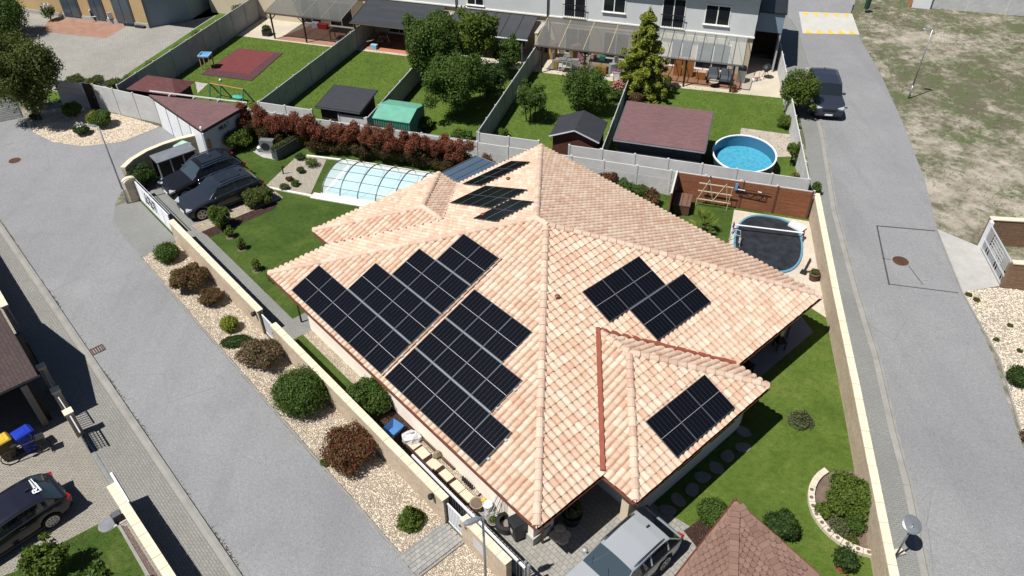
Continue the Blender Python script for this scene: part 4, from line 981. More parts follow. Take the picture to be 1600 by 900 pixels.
# red hedge: individual bushes
for i in range(12):
    s=-30.2+i*1.3
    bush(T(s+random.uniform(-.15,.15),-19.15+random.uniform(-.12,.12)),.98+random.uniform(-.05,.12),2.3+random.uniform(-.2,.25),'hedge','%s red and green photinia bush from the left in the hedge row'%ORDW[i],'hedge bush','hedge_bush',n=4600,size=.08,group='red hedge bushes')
bush(T(-14.4,-18.6),.4,1.3,'red','small reddish shrub at the end of the red hedge by the roof',n=700)
bush(T(-13.0,-18.7),.35,1.2,'olive','thin olive shrub between the blue cover and the concrete fence',n=600)
for i,(px,lf) in enumerate((((5.79,39.57),'red'),((6.63,38.52),'green'),((7.49,37.83),'green'),((7.98,37.36),'maroon'))):
    bush(px,.55,1.1,lf,('reddish shrub beside the yellow plank behind the roof','green shrub second from the yellow plank behind the roof','leafy green shrub third from the yellow plank behind the roof','dark reddish shrub nearest the black storage box')[i],n=1300,size=.08)
# parking corner
bush(H(-25.2,-8.75),.85,1.3,'dark','dark flowering shrub inside the curved wall by the bin shelter',n=3200,size=.08)
bush(H(-24.75,-9.2),.45,.9,'dark','dark shrub tucked behind the rounded gate pillar',n=1300,size=.08)
# pool pebble bed
for i,(s,t_,r_,lf) in enumerate(((-26.2,-20.45,.32,'dark'),(-25.1,-21.0,.42,'fresh'),(-25.4,-21.9,.28,'olive'),(-25.6,-22.9,.22,'maroon'),(-25.0,-23.3,.26,'green'),(-25.4,-23.9,.3,'grey'))):
    bush(T(s,t_),r_,r_*1.3,lf,('dark tuft at the far corner of the pool pebble bed','bright green tuft in the pool pebble bed','olive tuft in the middle of the pool pebble bed','tiny reddish tuft in the pool pebble bed','green cushion plant near the pool cover corner','grey green cushion at the near edge of the pool pebble bed')[i],'plant','cushion_plant',n=420,size=.06)
# pebble island, upper left
bush((-30.05,48.64),.62,1.15,'fresh','left green shrub in front of the brown door on the pebble island',n=2000,size=.08)
bush((-28.18,47.52),.5,1.0,'lime','lime green shrub between two others on the pebble island',n=1200,size=.08)
bush((-27.45,47.33),.7,1.1,'green','right green shrub on the pebble island',n=2400,size=.08)
t=bush((-28.49,46.20),.5,.75,'dark','white flowering shrub at the front of the pebble island',n=1500,size=.07); FL=lambda *a,**k: stuff(leaves(*a,**k))
FL('flowers',t,[(-.1,.1,.6,.35,.3,.2)],60,.10,LF['flower'],4,.5,asp=1.1)
bush((-32.62,48.21),.35,.45,'olive','dry grass tuft at the foot of the barred gate post','grass tuft','grass_tuft',n=400)
tree((-32.36,48.30),5.8,2.95,'olive','big dark dense tree beside the barred gate at upper left',n=15000,size=.13,trunk=.2,cz=3.6,rz=2.5,nl=20)
bush((-41.59,62.80),2.0,3.6,'green','tall clipped green hedge block at the upper left corner','hedge','tall_hedge',n=7000,size=.11,round_=True)
bush((-43.34,60.59),2.0,3.4,'green','tall hedge block cut by the left frame edge','hedge','tall_hedge',n=5000,size=.11,round_=True)
for i,(px) in enumerate(((-32.25,53.99),(-30.72,53.76),(-29.13,53.32))):
    bush(px,.7,.6,'olive','low weedy plants along the yard side of the pale fence, %s clump'%('left','middle','right')[i],'weeds','weed_clump',n=900,size=.08)
t=bush((-39.78,66.44),.6,1.5,'green','white blossoming shrub in a pot by the ochre house wall','shrub','shrub',n=700,size=.09); FL('flowers',t,[(0,0,1.1,.45,.4,.45)],320,.11,LF['flower'],9,.5,asp=1.1)
for k in range(7):
    bush(T(-42.0-.25*(k%2),-15.5+k*2.9),.8,1.5,'fresh' if k%2 else 'green','%s weedy green clump along the yard side of the tall grey wall'%ORDW[k],'weeds','weed_clump',n=1100,size=.10)
# back gardens
tree(T(-21.7,-8.4),5.6,2.3,'green','leafy green tree behind the green metal shed',n=11000,size=.13,trunk=.10,cz=3.2,rz=2.3)
tree(T(-22.4,-5.4),5.4,1.8,'green','leafy tree touching the charcoal patio roof',n=7500,size=.13,trunk=.09,cz=3.0,rz=1.6)
tree(T(-18.7,-12.2),5.1,2.35,'green','broad tree closest to the concrete fence in the tree garden',n=11000,size=.12,trunk=.10,cz=2.8,rz=1.9)
tree(T(-19.2,-5.9),6.0,1.7,'fresh','tall tree in front of the charcoal slatted canopy',n=5000,size=.14,trunk=.09,cz=3.5,rz=1.8)
tree(T(-17.0,-5.6),3.6,1.1,'green','small rounded tree beside the grey fence under the canopy',n=2800,size=.12,trunk=.07,cz=2.2,rz=1.3)
tree(T(-17.4,-9.4),3.8,1.7,'dark','dark shrubby tree between the broad tree and the grey fence',n=3200,size=.12,trunk=.07,cz=1.9,rz=1.4)
bush(T(-20.3,-14.6),.7,.9,'fresh','light green bush on the lawn near the green shed',n=1500,size=.09)
bush(T(-17.2,-15.4),.7,.8,'green','low bush beneath the broad tree near the fence',n=1200,size=.09)
tree(T(-13.6,-11.6),3.3,1.25,'green','small three stemmed tree on the lawn behind the gabled shed',n=2000,size=.11,trunk=.05,cz=1.9,rz=1.0,stems=3)
bush(T(-14.7,-14.2),.4,.7,'fresh','small bush at the foot of the grey fence',n=400,size=.08)
tree(T(-10.3,-9.5),3.7,1.9,'green','multi stemmed bushy tree right behind the gabled shed',n=5200,size=.11,trunk=.06,cz=2.0,rz=1.5,stems=3)
t=bush(T(-8.5,-6.9),.7,1.5,'green','rose bush with pink blooms between the two lawns',n=1300,size=.09); FL('flowers',t,[(0,0,1.2,.5,.5,.4)],130,.13,LF['rose'],5,.6,asp=1.1)
bush(T(-7.2,-7.6),.6,1.2,'maroon','dark reddish bush under the yellow conifer',n=1300,size=.08)
SEED[0]+=1
t=thing('yellow_conifer','tall drooping yellow green conifer in front of the terraced house','conifer',T(-7.05,-5.6,0)); bl=[]; q=random.Random(5)
b=MB(); b.tube([(0,0,0),(0,0,3),(.05,0,6.3)],[.14,.09,.01],7); b.build('trunk',WOODM,t,False)
for k in range(9):
    z=.7+k*.63; rr=2.3*(1-k/9.6)**.9
    for i in range(max(3,8-k//2)):
        a=2*PI*i/max(3,8-k//2)+k*.9+q.uniform(-.3,.3); l=rr*q.uniform(.7,1.1)
        for j in range(3): bl.append((math.cos(a)*l*(.35+.32*j),math.sin(a)*l*(.35+.32*j),z-.12*j+q.uniform(-.1,.1),.24+.1*(2-j)*rr/2,.24+.1*(2-j)*rr/2,.22))
bl.append((0,0,6.0,.14,.14,.5))
leaves('crown',t,bl,12000,.10,LF['lime'],77,.3,up=.5,asp=3.2)
tree(T(3.5,-5.6),3.6,1.4,'fresh','bushy green tree growing through the white street fence',n=3600,size=.12,trunk=.07,cz=2.0,rz=1.4,stems=2)
bush(T(3.1,-7.7),.7,.9,'fresh','low green shrub at the foot of the white street fence',n=1300,size=.08)
t=tree(T(3.45,-12.6),1.7,.5,'fresh','small ball topped topiary beside the round blue pool','topiary','topiary',n=1300,size=.08,trunk=.05,cz=1.2,rz=.5)
bush(T(3.75,-14.6),.32,.7,'pink','small orange tinted shrub below the topiary',n=350,size=.08)
bush(T(4.9,-15.6),.3,.9,'green','weeds growing at the outer foot of the white street fence','weeds','weed_clump',n=350,size=.08)
# right side of the villa plot
t=bush((12.68,17.14),.98,1.25,'fresh','large pale green shrub in the round bed by the street wall',n=5600,size=.08)
bush((12.47,16.15),.42,.6,'green','small green shrub in the round bed beneath the pale shrub',n=900,size=.06)
bush((11.98,16.10),.42,.4,'grey','silvery cushion plant in the round bed','plant','cushion_plant',n=700,size=.06)
bush((11.59,16.81),.38,.35,'fresh','spiky light plant at the left rim of the round bed','plant','cushion_plant',n=350,size=.08)
bush((12.20,15.57),.3,.25,'olive','low olive plant at the lower rim of the round bed','plant','cushion_plant',n=300,size=.06)
bush((9.72,16.00),.68,.9,'dark','dark green shrub on the lawn right of the shingled gazebo',n=3000,size=.08)
bush((7.41,16.67),.6,.7,'green','green shrub between the silver car and the gazebo roof',n=2400,size=.07,round_=True)
conifer((12.02,21.20),.5,.75,'grey','small grey green juniper standing alone on the right lawn',n=1300,size=.06,asp=3)
b=MB(); b.lathe((11.93,21.29,.012),[(.42,0),(.42,.03),(.3,.05),(.02,.05)],16); tag(b.build('stone_ring',GRAVP),'small purple stone ring under the juniper','stone ring')
bush((22.18,23.42),.55,.75,'dark','round dark green shrub on pale pebbles at the right edge',n=2400,round_=True)
bush((21.00,20.13),.4,.5,'maroon','reddish shrub cut by the right frame edge',n=500)
tree((-16.00,14.30),1.9,.85,'fresh','small leafy tree on the neighbour lawn at bottom left',n=1900,size=.11,trunk=.04,cz=1.2,rz=.75)
tree((-13.81,13.13),2.3,.9,'green','small tree at the bottom edge casting shade on the neighbour lawn',n=1800,size=.11,trunk=.04,cz=1.5,rz=.8)
for i,px in enumerate(((22.73,29.28),(22.93,28.88))):
    bush(px,.18,.15,'olive','tiny weed at the corner of the concrete gate slab, %s one'%('left','right')[i],'weeds','weed_clump',n=120,size=.05)
for i,px in enumerate(((23.65,27.02),(22.55,26.06),(23.24,25.29))):
    bush(px,.14,.16,'olive','tiny weed on the pale pebbles at right, %s'%('upper one','left one','lower one')[i],'weeds','weed_clump',n=90,size=.05)
# palm
t=thing('palm','young fan palm on the lawn between the roof and brown fence','palm',(10.56,34.82,0)); b=MB(); b.tube([(0,0,0),(.02,0,.35),(0,0,.6)],[.14,.12,.08],8); b.build('trunk',WOODM,t,False)
q=random.Random(3)
for i in range(15):
    a=2*PI*i/15+q.uniform(-.2,.2); e=q.uniform(.25,1.25); L=q.uniform(.7,.95); d=(math.cos(a)*math.cos(e),math.sin(a)*math.cos(e),math.sin(e)); bx=(d[0]*L*.55,d[1]*L*.55,.55+d[2]*L*.55); b=MB()
    b.tube([(0,0,.55),bx],.012,4)
    for k in range(9):
        an=(k-4)*.26; sx=(-math.sin(a),math.cos(a),0); tip=[bx[j]+(d[j]*math.cos(an)+sx[j]*math.sin(an))*L*.55-(.12 if j==2 else 0)*abs(math.sin(an)) for j in range(3)]
        mid=[(bx[j]+tip[j])/2 for j in range(3)]; w=.03
        b.add([bx,[mid[0]+sx[0]*w,mid[1]+sx[1]*w,mid[2]],tip,[mid[0]-sx[0]*w,mid[1]-sx[1]*w,mid[2]]],[(0,1,2,3)])
    b.build('frond',LF['lime'] if i%3 else LF['fresh'],t,False)

# ---------------------------------------------------------------- cars (front along +x)
TYRE=M('tyre_rubber',(.013,.013,.014),.85,.2,5,40,.2)
RIMM=M('alloy_rim',(.42,.43,.45),.32,.1,5,40,0,.8)
RIMD=M('alloy_rim_dark',(.10,.10,.105),.35,.1,5,40,0,.8)
CGL=m_glass('car_glass',(.012,.016,.02),.03,1,.8,Coat_Weight=.5)
CGLB=m_glass('car_glass_light',(.03,.045,.055),.03,1,.9,Coat_Weight=.8)
HEADL=m_glass('headlamp_glass',(.30,.32,.34),.08,1,.8)
TAILL=m_glass('tail_lamp',(.25,.008,.008),.1,1,.7)
CHR=M('chrome_trim',(.62,.63,.65),.18,.05,5,40,0,1.)
def interp(x,pts):
    for i in range(len(pts)-1):
        if x<=pts[i+1][0]:
            k=(x-pts[i][0])/(pts[i+1][0]-pts[i][0]); k=max(0,min(1,k)); k=k*k*(3-2*k) if pts[i][1]!=pts[i+1][1] and len(pts[i])>2 else k
            return pts[i][1]+(pts[i+1][1]-pts[i][1])*k
    return pts[-1][1]
def car(name,label,p,rz,paint,L=4.85,W=1.93,Hh=1.72,wb=2.95,xw=.12,belt=1.02,hood=1.05,wsb=.95,wst=.30,rft=-1.75,rgb=-2.2,trim=CHR,glass=CGL,wr=.37,rim=RIMM,rails=True,boxy=0.,sunroof=False,cat='car',mark=None,lamp=HEADL,rimspokes=5,roofm=None):
    """wsb/wst: windscreen base / top x, rft/rgb: roof rear end / rear glass base x (relative to car centre)"""
    t=thing(name,label,cat,(p[0],p[1],0.006),rz)
    xf,xr=L/2,-L/2; ax=(wb/2+xw,-wb/2+xw); ar=wr+.05; sill=.28
    xs=set([xr,xf,wsb,wst,rft,rgb])
    for k in range(61): xs.add(round(xr+L*k/60,4))
    for a in ax:
        for k in range(13): xs.add(round(a+ar*math.cos(PI*k/12),4))
    xs=sorted(xs); out=[xs[0]]
    for x in xs[1:]:
        if x-out[-1]>.012 or x in (wsb,wst,rft,rgb): out.append(x)
    xs=out
    def zbot(x):
        z=sill+(.12*max(0,(x-(xf-.35))/.35)**2 if x>xf-.35 else 0)+(.16*max(0,((xr+.35)-x)/.35)**2 if x<xr+.35 else 0)
        for a in ax:
            if abs(x-a)<ar: z=max(z,wr*.98+math.sqrt(max(0,ar*ar-(x-a)**2)))
        return z
    def top(x):
        rf=[(xr,belt-.28),(xr+.05,belt-.05),(rgb,belt+.02),(rft,Hh-.10),(rft+.35,Hh-.03),((wst+rft)/2,Hh),(wst,Hh-.05),(wsb,hood),(xf-.75,hood-.07),(xf-.25,hood-.17),(xf-.05,hood-.30),(xf,hood-.45)]
        return interp(x,rf)
    def bz(x): return min(interp(x,[(xr,belt-.30),(xr+.08,belt-.02),(rgb,belt+.05),(0,belt),(wsb,belt-.06),(xf-.7,hood-.15),(xf-.2,hood-.24),(xf,hood-.52)]),top(x)-.012)
    def hw(x):
        e=max(0,(x-(xf-.55))/.55); r_=max(0,((xr+.45)-x)/.45); return W/2*(1-(.20-.08*boxy)*e**2.2-(.13-.05*boxy)*r_**2.4)
    nk=10; V=[]; rows=[]
    for x in xs:
        w_=hw(x); zb=zbot(x); zt=top(x); b_=bz(x); zb=min(zb,b_-.02)
        gh=max(0,min(1,(zt-b_)/(Hh-belt))); wr_=w_*(.975-(.20-.10*boxy)*gh)
        pts=[(w_*.955,zb),(w_*.99,zb+.25*(b_-zb)),(w_*1.0,zb+.62*(b_-zb)),(w_*.992,b_-.05*min(1,(b_-zb)*3)),(w_*.965,b_),(w_*.955-(w_*.955-wr_)*.06,b_+.02*gh+.001),(wr_,zt-.065*gh-.010),(wr_*.955,zt-.022*gh-.005),(wr_*.72,zt-.003),(wr_*.38,zt+.012*gh+.006),(0,zt+.018*gh+.01)]
        rows.append([(x,y,z) for y,z in pts])
    nk=len(rows[0])
    parts={k:MB() for k in ('body','roof','windscreen','side_window','rear_window','pillar')}
    inds={k:{} for k in parts}
    def vert(pn,i,j,s):
        key=(i,j,s if j<nk-1 else 1)
        d=inds[pn]
        if key not in d:
            x,y,z=rows[i][j]; parts[pn].v.append((x,y*(s if j<nk-1 else 0),z)); d[key]=len(parts[pn].v)-1
        return d[key]
    bpill=[(wst+rft)/2+.05,]
    for i in range(len(xs)-1):
        xm=(xs[i]+xs[i+1])/2
        for j in range(nk-1):
            if j<5: pn='body'
            elif j==5:
                gh=(top(xm)-bz(xm))
                pn='side_window' if (rgb-.02<xm<wsb-.18 and gh>.10) else 'body'
                if pn=='side_window' and (abs(xm-bpill[0])<.05 or (xm<rft+.25 and abs(xm-(rft+.12))<.05)): pn='body'
            elif j<=6 : pn='roof' if rft-.0<xm<wst else 'body'
            else:
                if wst<xm<wsb: pn='windscreen'
                elif rgb<xm<rft: pn='rear_window'
                elif rft<=xm<=wst: pn='roof'
                else: pn='body'
            for s in (1,-1):
                q=[vert(pn,i,j,s),vert(pn,i+1,j,s),vert(pn,i+1,j+1,s),vert(pn,i,j+1,s)]
                parts[pn].f.append(tuple(q if s<0 else q[::-1]))
    # close the ends
    for i in (0,len(xs)-1):
        ring=[vert('body',i,j,1) for j in range(nk)]+[vert('body',i,j,-1) for j in range(nk-2,-1,-1)]; parts['body'].f.append(tuple(ring))
    mats=dict(body=paint,roof=roofm or paint,windscreen=glass,side_window=CGL,rear_window=CGL,pillar=BLK)
    for k,bb in parts.items():
        if bb.f:
            if k in('side_window',): bb.v=[(x,y*1.001,z) for x,y,z in bb.v]
            bb.build('door_pillar' if k=='pillar' else k,mats[k],t,False,True)
    b=MB(); b.box((0,0,.45),(L-.5,W*.80,.5)); b.build('underbody',BLK,t,False)
    b=MB()
    for s in (-1,1): b.box((0,s*(W/2-.03),sill+.02),(wb-2*ar-.05,.06,.09))
    b.build('sill',BLK,t,False)
    b=MB(); b.box((xf-.09,0,.42),(.14,W*.80,.20)); b.build('front_bumper',BLK,t,False)
    b=MB(); b.box((xr+.09,0,.46),(.14,W*.84,.22)); b.build('rear_bumper',BLK,t,False)
    b=MB(); b.box((xf-.035,0,hood-.42),(.07,W*.46,.17))
    b.build('grille',DARKM,t,False)
    for k in range(3):
        g=MB(); g.box((xf+.004,0,hood-.47+k*.05),(.012,W*.44,.016)); g.build('grille_bar',trim,t,False)
    b=MB(); b.box((xf+.01,0,.46),(.02,.5,.11)); b.build('number_plate',WHM,t,False)
    b=MB(); b.box((xr-.008,0,.72),(.02,.5,.11)); b.build('number_plate',WHM,t,False)
    for s in (-1,1):
        b=MB(); y=s*W*.37; b.box((xf-.17,y,hood-.27),(.34,.36,.10),-s*.35,0,.28); b.build('headlight',lamp,t,False)
        b=MB(); b.box((xr+.09,s*W*.40,belt-.16),(.20,.26,.16),s*.25); b.build('taillight',TAILL,t,False)
        b=MB(); b.lathe((wsb-.32,s*(W/2+.11),belt+.06),[(.03,-.07),(.10,-.05),(.11,.04),(.05,.08)],8,1.0,1.1); mo=b.build('mirror',paint,t,False,True)
        b=MB(); b.box((wsb-.34,s*(W/2+.01),belt+.02),(.06,.14,.04)); b.build('mirror_arm',BLK,t,False)
        for xx in (wsb-1.25,wsb-2.2):
            b=MB(); b.box((xx,s*(W/2+.008),belt-.12),(.2,.025,.03)); b.build('door_handle',trim,t,False)
        if rails:
            b=MB(); b.tube([(wst-.15,s*(W/2*.80-.08),Hh-.05),(wst-.3,s*(W/2*.80-.07),Hh+.025),(rft+.4,s*(W/2*.80-.07),Hh+.025),(rft+.2,s*(W/2*.80-.08),Hh-.06)],.024,5); b.build('roof_rail',trim,t,False)
        # bright line round the side windows
        pl=[(x,s*(rows[i][5][1]+.012),rows[i][5][2]) for i,x in enumerate(xs) if rgb+.05<x<wsb-.22]; pu=[(x,s*(rows[i][6][1]+.010),rows[i][6][2]+.01) for i,x in enumerate(xs) if rft-.15<x<wst-.05]
        b=MB(); b.tube(pl[::3]+[pl[-1]],.02,4); b.tube(pu[::3]+[pu[-1]],.028,4); b.tube([pl[0],pu[0]],.024,4); b.build('window_trim',trim,t,False)
        for a in ax:
            wo=t; b=MB(); y=s*(W/2-.125)
            b.disc((a,y,wr),wr,.235,28,'Y'); wh=b.build('wheel',TYRE,t,False)
            rm=MB(); yy=y+s*.105
            rm.disc((a,yy,wr),wr*.70,.04,24,'Y'); rm.build('rim',RIMD,wh,False)
            sp=MB()
            for k in range(rimspokes):
                an=2*PI*k/rimspokes; sp.box((a+math.cos(an)*wr*.36,yy+s*.026,wr+math.sin(an)*wr*.36),(wr*.62,.018,wr*.17),0,0,-an)
            for k in range(20):
                an=2*PI*k/20; sp.box((a+math.cos(an)*wr*.68,yy+s*.022,wr+math.sin(an)*wr*.68),(.05,.02,wr*.23),0,0,-an)
            sp.build('rim_spokes',rim,wh,False)
    if sunroof:
        b=MB(); b.box(((wst+rft)/2+.1,0,Hh+.017),(abs(wst-rft)*.62,W*.50,.008)); b.build('sunroof',CGL,t,False)
    b=MB(); b.box((rft+.28,0,Hh+.03),(.14,.05,.05)); b.build('aerial',BLK,t,False)
    b=MB(); b.tube([(wsb-.05,.28,hood+.03),(wsb-.30,.05,hood+.26)],.011,4); b.tube([(wsb-.05,-.45,hood+.02),(wsb-.27,-.62,hood+.22)],.011,4); b.build('wiper',BLK,t,False)
    return t
BLKP=m_carpaint('paint_black',(.006,.0065,.009),.14,0,.2); GRYP=m_carpaint('paint_graphite',(.022,.027,.038),.2,.2,.3); SILP=m_carpaint('paint_silver',(.30,.32,.345),.22,.15,.6); NAVP=m_carpaint('paint_navy',(.022,.027,.042),.26); HTCP=m_carpaint('paint_midnight',(.010,.011,.022),.2)
car('estate_car','black estate car with bright window trim, farther of two by the gate',(-18.45,39.95),R(-138),BLKP,L=4.7,Hh=1.64,glass=CGLB,sunroof=True)
car('estate_car','graphite grey estate car with roof rails, nearer of two by the gate',(-16.85,37.95),R(-138.5),GRYP,L=4.65,W=1.88,Hh=1.60,sunroof=True,trim=CHR)
sc_=(3.43,14.18)
car('estate_car','silver estate car cut by the bottom edge beside the gazebo',(4.02-.35,14.62-.28),R(-138),SILP,L=4.75,W=1.88,Hh=1.62,wsb=1.0,wst=.3,rft=-1.6,rgb=-2.15,glass=CGLB)
hp_=(-17.59,16.09)
hc=car('hatchback','midnight blue hatchback with white lettering on its rear window, bottom left',(-18.38,16.12),R(-131),HTCP,L=4.1,W=1.76,Hh=1.48,wb=2.55,belt=.98,hood=.98,wsb=.95,wst=.30,rft=-1.35,rgb=-1.85,rails=False,trim=BLK,wr=.32,rimspokes=9)
car('off_road_car','dark blue boxy off-road car parked facing us on the right street',(21.82,49.9),R(-99.5),NAVP,L=4.85,W=1.95,Hh=1.88,wb=2.88,belt=1.15,hood=1.18,wsb=.95,wst=.45,rft=-2.15,rgb=-2.36,boxy=1,wr=.39,trim=DARKM,rails=False,glass=CGL)
# white lettering at the back of the hatchback: a bold initial, a trailing smear of letters and two rules
b=MB()
def onback(u,v):   # u across (to the left when seen from behind), v down the rear roof
    x=-1.16-v*.62; z=1.478-.02*v-.30*max(0,v-.30); return x,u,z+.012
def stroke(u0,v0,u1,v1,wd):
    p=Vector(onback(u0,v0)); q=Vector(onback(u1,v1)); d=(q-p); n=Vector((d.y,-d.x,0)).normalized()*wd/2
    b.add([p-n,p+n,q+n,q-n],[(0,1,2,3)])
for s in ((.30,.02,.34,.34,.055),(.30,.03,.16,.06,.05),(.16,.06,.15,.17,.05),(.15,.17,.32,.19,.05),(.24,.19,.12,.34,.055)): stroke(*s)
for k in range(7): stroke(.08-k*.075,.16+.012*k,.07-k*.075,.32-.004*k,.035); stroke(.08-k*.075,.30-.004*k,.03-k*.075,.20+.01*k,.028)
stroke(.34,.40,-.45,.38,.03); stroke(.34,.45,-.2,.44,.018)
b.build('lettering',WHM,hc,False)

# ---------------------------------------------------------------- terraced houses and their gardens
def tbox(b,s0,s1,t0,t1,z0,z1): return b.prism([T(s0,t0),T(s1,t0),T(s1,t1),T(s0,t1)],z0,z1)
row=thing('terraced_house','long grey and cream terraced house with white band and dark windows','house',T(-15,2,0))
def rp(b,n,m,par=None): return b.build(n,m,par or row)
b=MB(); tbox(b,-46,0,.0,7,0,2.86); rp(b,'ground_floor_wall',PLC)
b=MB(); tbox(b,-46,0,-.10,7,2.96,6.0); rp(b,'upper_wall',PLG)
b=MB(); tbox(b,-46.1,.06,-.16,7.1,2.86,2.96); rp(b,'band',BAND)
b=MB(); tbox(b,-46.3,.5,-.55,7.6,6.0,6.14); rp(b,'roof',DARKM)
b=MB(); tbox(b,-46.3,.5,-.66,-.55,5.95,6.10); rp(b,'gutter',DARKM)
def twin(s0,s1,z0,z1,t=-.10,nm='window',n=2,rail=False):
    f=MB(); tbox(f,s0,s1,t-.035,t+.01,z0,z1); fo=rp(f,nm,BAND); wd=(s1-s0-.06)/n
    for i in range(n):
        g=MB(); tbox(g,s0+.07+i*wd,s0+.07+(i+1)*wd-.08,t-.045,t-.02,z0+.08,z1-.08); g.build('pane',GLASSD,fo)
    g=MB(); tbox(g,s0-.06,s1+.06,t-.12,t-.0,z0-.05,z0); g.build('sill',BAND,fo)
    if rail:
        g=MB(); tbox(g,s0-.05,s1+.05,t-.22,t-.19,z0+.95,z0+1.0); g.build('rail',DARKM,fo)
        g=MB()
        for k in range(11): 
            x=s0+(s1-s0)*k/10; tbox(g,x-.012,x+.012,t-.215,t-.195,z0+.02,z0+.95)
        stuff(g.build('balusters',DARKM,fo))
twin(-22.0,-20.6,3.15,4.5); twin(-14.2,-12.5,3.02,5.2,rail=True); twin(-11.2,-9.5,3.7,5.0); twin(-6.8,-5.1,3.02,5.2,rail=True); twin(-3.7,-1.9,3.55,5.0); twin(-29.5,-28.0,3.15,4.5)
for s0,s1 in ((-37.0,-35.2),(-34.4,-32.2),(-29,-27.2),(-26.6,-25),(-21.6,-19.8),(-18.9,-17.2),(-14,-12),(-11,-9),(-5.8,-4.2),(-3.9,-1.4)): twin(s0,s1,.1,2.15,0.0,'door' if s0 in(-34.4,-26.6,-18.9,-11,-3.9) else 'window')
for s in (-22.9,-15.45,-30.3):
    b=MB(); b.tube([T(s,-.2,0),T(s,-.2,5.9)],.05,8); rp(b,'downpipe',DARKM)
# upper roller blind over the glazed veranda
b=MB(); tbox(b,-6.6,-1.7,-.14,-.05,2.2,2.6); rp(b,'awning_box',M('awning_cream',(.5,.44,.33),.8,.1))
# slate blue side annex and dark passage
ann=thing('side_annex','dark passage building with pale blue roof edge beside the terraced house','annex',T(1.2,2,0))
b=MB(); tbox(b,.08,1.9,1.0,8,3.0,4.4); b.build('upper_wall',M('slate_blue_panel',(.16,.21,.27),.6,.1,1,20,.2),ann)
b=MB(); tbox(b,1.78,1.9,1.05,8,0,3.0); b.build('side_wall',CONCD,ann)
b=MB(); tbox(b,.1,1.78,4.2,4.3,0,3.0); b.build('back_wall',DKW,ann)
b=MB(); tbox(b,.1,2.0,.9,8.1,4.4,4.5); b.build('roof_edge',DARKM,ann)
# canopies
def canopy(label,s0,s1,tf,tb,zf,zb,mroof,nbeam,mbeam,posts,slat=None,mp=DKW,glass=None,name='patio_canopy',braces=True):
    t=thing(name,label,'canopy',T(s0,tf,0)); n=nbeam
    zz=lambda tt: zf+(zb-zf)*(tt-tf)/(tb-tf)
    for i in range(n):
        a=s0+(s1-s0)*i/n+.02; c=s0+(s1-s0)*(i+1)/n-.02; b=MB(); b.add([T(a,tf,zf),T(c,tf,zf),T(c,tb,zb),T(a,tb,zb),T(a,tf,zf+.03),T(c,tf,zf+.03),T(c,tb,zb+.03),T(a,tb,zb+.03)],[(3,2,1,0),(4,5,6,7),(0,1,5,4),(1,2,6,5),(2,3,7,6),(3,0,4,7)]); 
        if mroof is not None: b.build('roof_panel',mroof,t)
    for i in range(n+1):
        a=s0+(s1-s0)*i/n; b=MB(); b.tube([T(a,tf,zf+.035),T(a,tb,zb+.035)],.03,4); b.build('rafter',mbeam,t)
    b=MB(); b.tube([T(s0-.05,tf,zf-.06),T(s1+.05,tf,zf-.06)],.07,4); b.build('front_beam',mp,t)
    for s in posts:
        b=MB(); b.tube([T(s,tf+.1,0),T(s,tf+.1,zf-.05)],.075,4); b.build('post',mp,t)
        if braces:
            for k in (-1,1):
                b=MB(); b.tube([T(s,tf+.1,zf-.6),T(s+k*.5,tf+.1,zf-.1)],.04,4); b.build('brace',mp,t)
    return t
POLYC=m_glass('polycarbonate_smoke',(.11,.115,.11),.22,.55,.5); POLYB=m_glass('polycarbonate_bronze',(.15,.15,.145),.3,.42,.4)
CHAR=m_blocks('bitumen_charcoal',(.030,.034,.040),(.036,.040,.047),(.024,.027,.031),4,.45,R(16.8),0,.01,.2)
canopy('smoky polycarbonate canopy on dark posts above the brick terrace',-38.0,-31.3,-3.8,-.1,2.2,2.75,POLYC,4,M('canopy_bar',(.30,.28,.22),.6),(-37.6,-34.7))
canopy('solid charcoal canopy roof above the red tiled terrace',-30.5,-23.8,-3.75,-.15,2.15,2.75,CHAR,1,DARKM,(-30.2,-24.0),braces=False)
canopy('charcoal slatted canopy half hidden behind the tall tree',-22.8,-16.2,-3.25,-.15,2.15,2.75,M('charcoal_panel',(.040,.043,.048),.5,.15,1,20,.1),6,DARKM,(-22.5,-16.6),mp=GREYM,braces=False)
canopy('bronze polycarbonate canopy above the cluttered terrace with drying rack',-15.4,-8.1,-4.0,-.2,2.15,2.8,POLYB,4,M('canopy_bar_tan',(.42,.35,.24),.6),(-14.9,-11.6,-8.4))
canopy('open glazed veranda frame with dark beams above the lounge sofa',-7.2,-.4,-3.4,.0,2.15,2.85,m_glass('veranda_glass',(.5,.55,.56),.02,.16,.5),9,GREYM,(-4.3,-.95),mp=DARKM,braces=False)
# cheek walls between the terraces
for s,l in ((-30.4,'between the smoky canopy and the charcoal canopy'),(-23.35,'between the two charcoal canopies'),(-15.75,'between the charcoal slats and the bronze canopy')):
    t=thing('cheek_wall','short cream party wall %s'%l,'wall',T(s,-1.8,0)); b=MB(); tbox(b,s-.1,s+.1,-2.3,-.12,0,2.3); b.build('wall_body',PLC,t)
    b=MB(); tbox(b,s-.14,s+.14,-2.33,-.12,2.3,2.36); b.build('cap',CONC,t)
